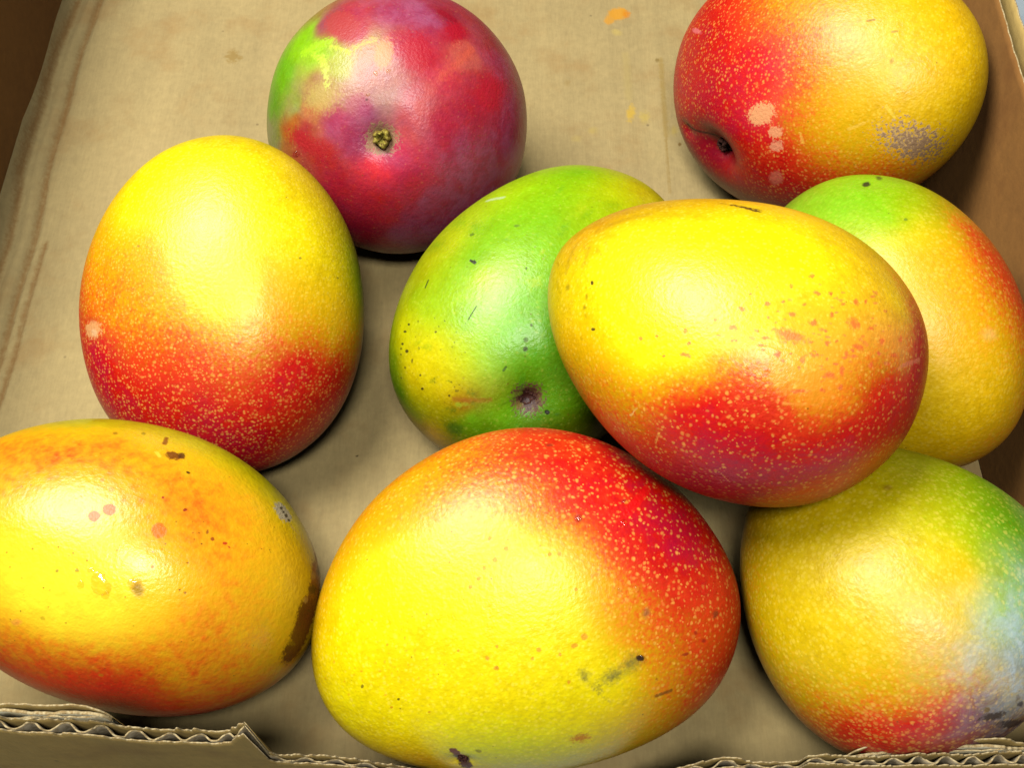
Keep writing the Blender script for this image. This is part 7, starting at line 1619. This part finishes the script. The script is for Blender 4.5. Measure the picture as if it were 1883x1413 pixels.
def grid(nx, ny):
    i, j = np.meshgrid(np.arange(nx - 1), np.arange(ny - 1), indexing='ij')
    a = i * ny + j
    return np.stack([a, a + ny, a + ny + 1, a + 1], -1).reshape(-1, 4)

def base_panel():
    xs = np.linspace(X0, X1, 340); ys = np.linspace(YF, YB, 330)
    X, Y = np.meshgrid(xs, ys, indexing='ij'); X = X.ravel(); Y = Y.ravel()
    wob = 0.0012 * np.sin(Y * 31) + 0.0007 * np.sin(Y * 83 + 1)
    Z = wave_noise(np.stack([X, Y, 0 * X], 1), 28, 3, 2) * 0.0007 + 0.00007 * np.sin(X * 2 * np.pi / 0.008)
    c1 = np.exp(-((X - (-0.2205 + wob)) / 0.0016) ** 2) * np.clip((Y + 0.02) / 0.05, 0, 1)
    c2 = np.exp(-((X - (-0.2150 + wob * 0.6)) / 0.0014) ** 2) * np.clip((0.10 - Y) / 0.03, 0, 1)
    rd = np.exp(-((X - (-0.2255 + wob)) / 0.0026) ** 2)
    c3 = np.exp(-((X - (0.0665 + 0.003 * (Y - 0.1))) / 0.0016) ** 2) * 0.5
    Z += -0.0016 * c1 - 0.0014 * c2 + 0.0013 * rd - 0.0006 * c3
    Z += 0.010 * np.clip((X0 + 0.006 - X) / 0.006, 0, 1) ** 2          # the fold up into the side
    V = np.stack([X, Y, Z], 1)
    o = mesh_obj('base_panel', V, grid(340, 330), M_FLOOR, box)
    mk = list(BOX['floor_marks'])
    for y0, y1, x, w in ((-0.02, 0.30, -0.2205, 2.6), (-0.165, 0.09, -0.2150, 2.4), (-0.165, 0.30, -0.2315, 2.4)):   # worn brown fold lines
        ys_ = np.arange(y0, y1, 0.02)
        for ya, yb in zip(ys_[:-1], ys_[1:]):
            wo = lambda y: 0.0012 * math.sin(y * 31) + 0.0007 * math.sin(y * 83 + 1)
            mk.append(('s', [1000 * (x + wo(ya)), 1000 * ya, 0], [1000 * (x + wo(yb)), 1000 * yb, 0], w, (128, 90, 40), 1.1, 0.8, 0.75))
    mark_fields(V * [1, 1, 0], mk, o.data)
base_panel()

def strip(name, path, tops, zb, thick, mat, parent=box, seed=0, ragged=0.0003, edge=True):
    """paper sheet standing on its edge along path (N x 2), top height per point; ragged torn top"""
    path = np.asarray(path, float); n = len(path)
    t = np.gradient(path, axis=0); t /= np.linalg.norm(t, axis=1, keepdims=True) + 1e-12
    nr = np.stack([-t[:, 1], t[:, 0]], 1)
    rng = np.random.default_rng(seed); r = rng.normal(size=n); r = np.convolve(r, np.hanning(15) / 2.6, 'same') * ragged
    tops = np.asarray(tops) + r
    rows = []
    for side, dz in ((-1, None), (-1, -0.004), (-1, -0.0001), (0, 0.00012), (1, -0.0001), (1, -0.004), (1, None)):
        p = path + nr * side * thick / 2
        z = np.full(n, zb) if dz is None else np.maximum(tops + dz, zb + 0.0001)
        rows.append(np.column_stack([p, z]))
    V = np.stack(rows, 1).reshape(-1, 3)
    o = mesh_obj(name, V, grid(n, 7), mat, parent, smooth=False)
    if edge:
        o.data.materials.append(M_EDGE)
        mi = np.tile([0, 0, 1, 1, 0, 0], n - 1).astype(np.int32); o.data.polygons.foreach_set('material_index', mi)
    return o

def prof(pts, xs):
    p = np.array(pts); return np.interp(xs, p[:, 0], p[:, 1])

# front: two liners with the wavy flute between them, cut edge towards the camera
xs = np.linspace(X0 - 0.002, X1 + 0.002, 2600)
ft = prof(BOX['front'], xs) + 0.0003 * np.sin(xs * 260) 
TH = 0.0031; LAM = 0.0080
squash = 1 - 0.35 * np.clip((0.088 - ft) / 0.01, 0, 1) * np.clip((0.0 - xs) / 0.02, 0, 1) - 0.45 * np.exp(-((xs - 0.085) / 0.02) ** 2)
wobf = 0.0004 * np.sin(xs * 97) + 0.0003 * np.sin(xs * 211 + 1)
yo = np.full_like(xs, YF) + wobf * 0.5
yi = YF + TH * squash + wobf
fp = bpy.data.objects.new('front_panel', None); col.objects.link(fp); fp.parent = box
strip('outer_liner', np.column_stack([xs, yo]), ft - 0.0002, -0.004, 0.00045, M_KRAFT, fp, 1, 0.0005)
strip('inner_liner', np.column_stack([xs, yi]), ft + 0.0009, 0.0008, 0.00045, M_KRAFT, fp, 2, 0.0008)
ph = 2 * np.pi * xs / LAM + 0.9 * np.sin(xs * 41) + 0.5 * np.sin(xs * 103 + 2)
tri = np.sin(ph) + 0.06 * np.sin(3 * ph + 0.3)
yc = (yo + yi) / 2; am = ((yi - yo) / 2 - 0.00045) * (1 - 0.25 * np.clip(np.sin(xs * 57 + 1) * np.sin(xs * 131), 0, 1))
strip('flute', np.column_stack([xs, yc + am * tri]), ft - 0.0004 - 0.0006 * (wave_noise(xs[:, None] * [1, 0, 0], 300, 5) > 0.4), 0.0, 0.00050, M_FLUTE, fp, 3, 0.0003)

# doubled-over flaps standing behind the two ends of the front
def flap(pts, x_a, x_b, flip, seed):
    f = bpy.data.objects.new('folded_flap', None); col.objects.link(f); f.parent = box
    x = np.linspace(x_a, x_b, 420); top = prof(pts, x)
    edge = np.clip((x_b - x if not flip else x - x_a) / 0.006, 0, 1) ** 0.5
    base = YF + TH + 0.0006
    for k, (off, dz, th, mat, wv) in enumerate(((0.0005, -0.0014, 0.0005, M_PALE, 0.0002), (0.0015, -0.0006, 0.0009, M_PALE, 0.0003), (0.0032, 0.0002, 0.0005, M_KRAFT, 0.0003))):
        rng = np.random.default_rng(seed + k)
        y = base + off * (0.35 + 0.65 * edge) + wv * np.sin(x * (120 + 40 * k) + rng.uniform(0, 6)) + wv * 0.7 * np.sin(x * (310 + 30 * k) + rng.uniform(0, 6))
        strip('paper_layer', np.column_stack([x, y]), top + dz + 0.0004 * np.sin(x * 90 + k) - 0.002 * (1 - edge), 0.03, th, mat, f, seed + k, 0.0004)
flap(BOX['flapL'], X0 + 0.001, BOX['flapL'][-1][0], False, 20)
flap(BOX['flapR'], BOX['flapR'][0][0], X1 - 0.001, True, 40)

# sides and back
def side_panel(name, p0, p1, inward, height, seed, crushed=0.0006, TH=0.0031):
    s = bpy.data.objects.new(name, None); col.objects.link(s); s.parent = box
    p0 = np.array(p0); p1 = np.array(p1); n = 900; t = np.linspace(0, 1, n)[:, None]
    L = np.linalg.norm(p1 - p0); q = p0 + t * (p1 - p0); iw = np.array(inward)
    a = t[:, 0] * L; wob = (0.0008 * np.sin(a * 17 + seed) + 0.0003 * np.sin(a * 61))[:, None] * iw
    top = np.full(n, height) + 0.0007 * np.sin(a * 23 + seed)
    strip('inner_liner', q + wob, top, 0.0005, 0.0006, M_WALL, s, seed)
    strip('flute', q + wob - iw * (TH / 2 + (TH / 2 - 0.0006) * np.sin(2 * np.pi * a / LAM)[:, None]), top - crushed, 0.0, 0.00045, M_FLUTE, s, seed + 1)
    strip('outer_liner', q + wob - iw * TH, top - 0.0002, -0.004, 0.0006, M_KRAFT, s, seed + 2)
side_panel('side_panel', (X0, YF), (X0, YB), (1, 0), HW, 7)
side_panel('side_panel', (X1, YF + 0.002), (X1, YB), (-1, 0), HW, 11, 0.020, 0.0060)
side_panel('back_panel', (X0, YB), (X1, YB), (0, -1), HW, 15)

# ------------------------------------------------------------------ mangoes
def cube_sphere(n):
    a = np.tan(np.linspace(-np.pi / 4, np.pi / 4, n + 1)); A, B = np.meshgrid(a, a, indexing='ij')
    A = A.ravel(); B = B.ravel(); I = np.ones_like(A); g = grid(n + 1, n + 1); Vs = []; Fs = []
    for k, (x, y, z) in enumerate(((I, A, B), (-I, B, A), (B, I, A), (A, -I, B), (A, B, I), (B, A, -I))):
        Vs.append(np.stack([x, y, z], 1)); Fs.append(g + k * len(A))
    V = np.concatenate(Vs); Fc = np.concatenate(Fs)
    key = np.round(V * 1e6).astype(np.int64)
    _, idx, inv = np.unique(key, axis=0, return_index=True, return_inverse=True)
    V = V[idx]; V /= np.linalg.norm(V, axis=1, keepdims=True)
    return V, inv.ravel()[Fc]
SPH = {n: cube_sphere(n) for n in (120, 148)}

def shape(S, D, seed):
    L, W, H, e1, e2, b = D['size']; u, v, w = S.T; s = 1 + e1 * u + e2 * (u * u - 0.33)
    V = np.stack([L * u, W * v * s + b * W * (u * u - 0.33), H * w * s], 1)
    N = S / np.array([L, W, H]); N /= np.linalg.norm(N, axis=1, keepdims=True)
    V = V + N * (wave_noise(S, 2.6, seed, 3) * 0.0009)[:, None]
    V0 = V
    for c, r, h in D['dimples']:
        d = np.arccos(np.clip(S @ (np.array(c) / np.linalg.norm(c)), -1, 1))
        V = V - N * (h * np.exp(-(d / (r * 0.55)) ** 2))[:, None]
    return V, N, V0

def colour_fields(S, D, seed, crisp=False):
    Q = S + np.stack([wave_noise(S, 9, seed + i, 3) for i in range(3)], 1) * 0.035
    C = np.array([t[0] for t in D['tints']]); C /= np.linalg.norm(C, axis=1, keepdims=True)
    val = np.array([np.concatenate([lin(t[1]), lin(t[2]), [t[3], t[4], t[5]]]) for t in D['tints']])
    dist = lambda A, B: np.sqrt(((A[:, None, :] - B[None]) ** 2).sum(-1) + 0.0004)
    if crisp:      # rubbed, hard-edged patches
        Q = S + np.stack([wave_noise(S, 13, seed + i, 4) for i in range(3)], 1) * 0.06
        W = 1.0 / (((Q[:, None, :] - C[None]) ** 2).sum(-1) + 0.004) ** 2.2
        return (W / W.sum(1, keepdims=True)) @ val
    n = len(C); K = np.zeros((n + 1, n + 1)); K[:n, :n] = -dist(C, C) + 0.008 * np.eye(n); K[:n, n] = K[n, :n] = 1
    sol = np.linalg.solve(K, np.vstack([val, np.zeros((1, val.shape[1]))]))
    return np.clip(-dist(Q, C) @ sol[:n] + sol[n], 0.0, 1.0)

def dome(c, n, r, h, seed):
    """small irregular blob lying on a surface point c with normal n"""
    n = np.array(n) / np.linalg.norm(n); a = np.cross(n, [0.3, 0.5, 0.8]); a /= np.linalg.norm(a); b = np.cross(n, a)
    rng = np.random.default_rng(seed); ph = rng.uniform(0, 6.28, 3); V = []; Fc = []; NA, NR = 20, 7
    for i in range(NR):
        q = i / (NR - 1) * np.pi / 2
        for j in range(NA):
            t = 2 * np.pi * j / NA
            rr = r * np.cos(q) * (1 + 0.18 * np.sin(2 * t + ph[0]) + 0.1 * np.sin(3 * t + ph[1])) + 1e-6
            V.append(np.array(c) + a * rr * np.cos(t) + b * rr * np.sin(t) + n * (h * np.sin(q) - 0.0001))
    for i in range(NR - 1):
        for j in range(NA):
            Fc.append((i * NA + j, i * NA + (j + 1) % NA, (i + 1) * NA + (j + 1) % NA, (i + 1) * NA + j))
    return np.array(V), np.array(Fc)

def stub(c, n, r0, r1, h, seed, lump=0.18, hollow=0.25):
    """short broken stalk: ribbed, with a hollow broken end"""
    n = np.array(n) / np.linalg.norm(n); a = np.cross(n, [0.3, 0.5, 0.8]); a /= np.linalg.norm(a); b = np.cross(n, a)
    NA = 40; prof_ = [(1.5, -0.25), (1.15, 0.05), (1.0, 0.35), (1.02, 0.7), (0.92, 0.95), (0.72, 1.0), (0.5, 1 - hollow * 0.6), (0.25, 1 - hollow), (0.02, 1 - hollow * 1.1)]
    V = []; Fc = []; rng = np.random.default_rng(seed); p = rng.uniform(0, 6.28, 6)
    for i, (f, z) in enumerate(prof_):
        for j in range(NA):
            t = 2 * np.pi * j / NA
            k = 1 + lump * (0.5 * np.sin(3 * t + p[0]) + 0.4 * np.sin(5 * t + p[1] + z) + 0.3 * np.sin(9 * t + p[2]))
            r = (r0 + (r1 - r0) * max(z, 0)) * f * k
            zz = h * (z + 0.10 * np.sin(4 * t + p[3]) * (z > 0.6) + 0.07 * np.sin(7 * t + p[4]) * (z > 0.4))
            V.append(np.array(c) + a * r * np.cos(t) + b * r * np.sin(t) + n * zz)
    for i in range(len(prof_) - 1):
        for j in range(NA):
            Fc.append((i * NA + j, i * NA + (j + 1) % NA, (i + 1) * NA + (j + 1) % NA, (i + 1) * NA + j))
    return np.array(V), np.array(Fc)

INFO = {
 1: ('crimson mango with green side and stem stub facing up, behind the others', dict(dot_scale=627, dot_size=0.26, speck=0.15, rough=0.40, blotch=0.6, coat=0.03, waxy=(0.50, 0.20, 0.34))),
 2: ('red and golden mango with grey scabby patch, lying against the right side', dict(dot_scale=672, dot_size=0.40, speck=0.25, rough=0.44)),
 3: ('upright egg-shaped mango, yellow above and speckled red below, on the left', dict(dot_scale=828, dot_size=0.44, speck=0.1, rough=0.42)),
 4: ('bright green mango with dark round stem scar, in the middle', dict(dot_scale=627, dot_size=0.36, speck=0.7, rough=0.40, blotch=0.8)),
 5: ('yellow mango with crimson underside resting on top of the other mangoes', dict(dot_scale=694, dot_size=0.38, speck=0.3, rough=0.40)),
 6: ('golden orange mango with green shoulder, half hidden under the topmost mango', dict(dot_scale=694, dot_size=0.48, speck=0.1, rough=0.45)),
 7: ('orange yellow mango with brown rotten tip, cut off by the left edge', dict(dot_scale=716, dot_size=0.28, speck=0.9, rough=0.36, blotch=0.95, coat=0.1, fine=360)),
 8: ('largest mango, yellow with red shoulder and grey bruise, at front centre', dict(dot_scale=638, dot_size=0.40, speck=0.5, rough=0.42)),
 9: ('yellow green mango with bluish waxy bloom in the front right corner', dict(dot_scale=672, dot_size=0.50, speck=0.1, rough=0.44, waxy=(0.46, 0.58, 0.66))),
}
ROOT = {}
for k, D in MANGOES.items():
    label, args = INFO[k]
    S, Fc = SPH[120 if k in (2, 6) else 148]
    V, N, V0 = shape(S, D, 10 * k)
    o = mesh_obj('mango', V, Fc, mango_skin('mango_skin_%d' % k, **args))
    f = colour_fields(S, D, 100 * k, k == 1)
    put(o.data, 'under', 'FLOAT_COLOR', f[:, 0:3]); put(o.data, 'over', 'FLOAT_COLOR', f[:, 3:6]); put(o.data, 'masks', 'FLOAT_VECTOR', np.clip(f[:, 6:9], 0, 1)); put(o.data, 'drift', 'FLOAT', wave_noise(S, 7, 31 * k, 3))
    mark_fields(V0, D['marks'], o.data)
    yaw, pitch, roll = D['rot']
    o.location = D['centre']; o.rotation_euler = Euler((roll, pitch, yaw), 'XYZ')
    o['label'] = label; o['category'] = 'mango'; o['group'] = 'mangoes in the box'
    ROOT[k] = (o, V, N, S)
    for i, (c, r, h) in enumerate(D['drops']):
        j = int(np.argmax(S @ np.array(c)))
        dv, df = dome(V[j], N[j], r, h, 7 * k + i)
        mesh_obj('sap_drop', dv, df, M_SAP, o)

def at(k, c):
    o, V, N, S = ROOT[k]; j = int(np.argmax(S @ np.array(c))); return V[j], N[j]
p, n = at(1, MANGOES[1]['dimples'][0][0])
v, f = stub(p, n, 0.0036, 0.0033, 0.0052, 3, 0.22, 0.35); mesh_obj('stem', v, f, M_STEM, ROOT[1][0])
p, n = at(4, MANGOES[4]['dimples'][0][0])
v, f = stub(p, n, 0.0034, 0.0030, 0.0012, 5, 0.3, 1.2); mesh_obj('stem_scar', v, f, M_SCAR, ROOT[4][0])
p, n = at(2, MANGOES[2]['dimples'][0][0])
v, f = stub(p, n, 0.0030, 0.0026, 0.0030, 8, 0.25, 0.4); mesh_obj('stem', v, f, M_SCAR, ROOT[2][0])
p, n = at(8, MANGOES[8]['dimples'][0][0])
v, f = stub(p, n, 0.0016, 0.0013, 0.0012, 9, 0.35, 0.8); mesh_obj('beak_scar', v, f, M_SCAR, ROOT[8][0])
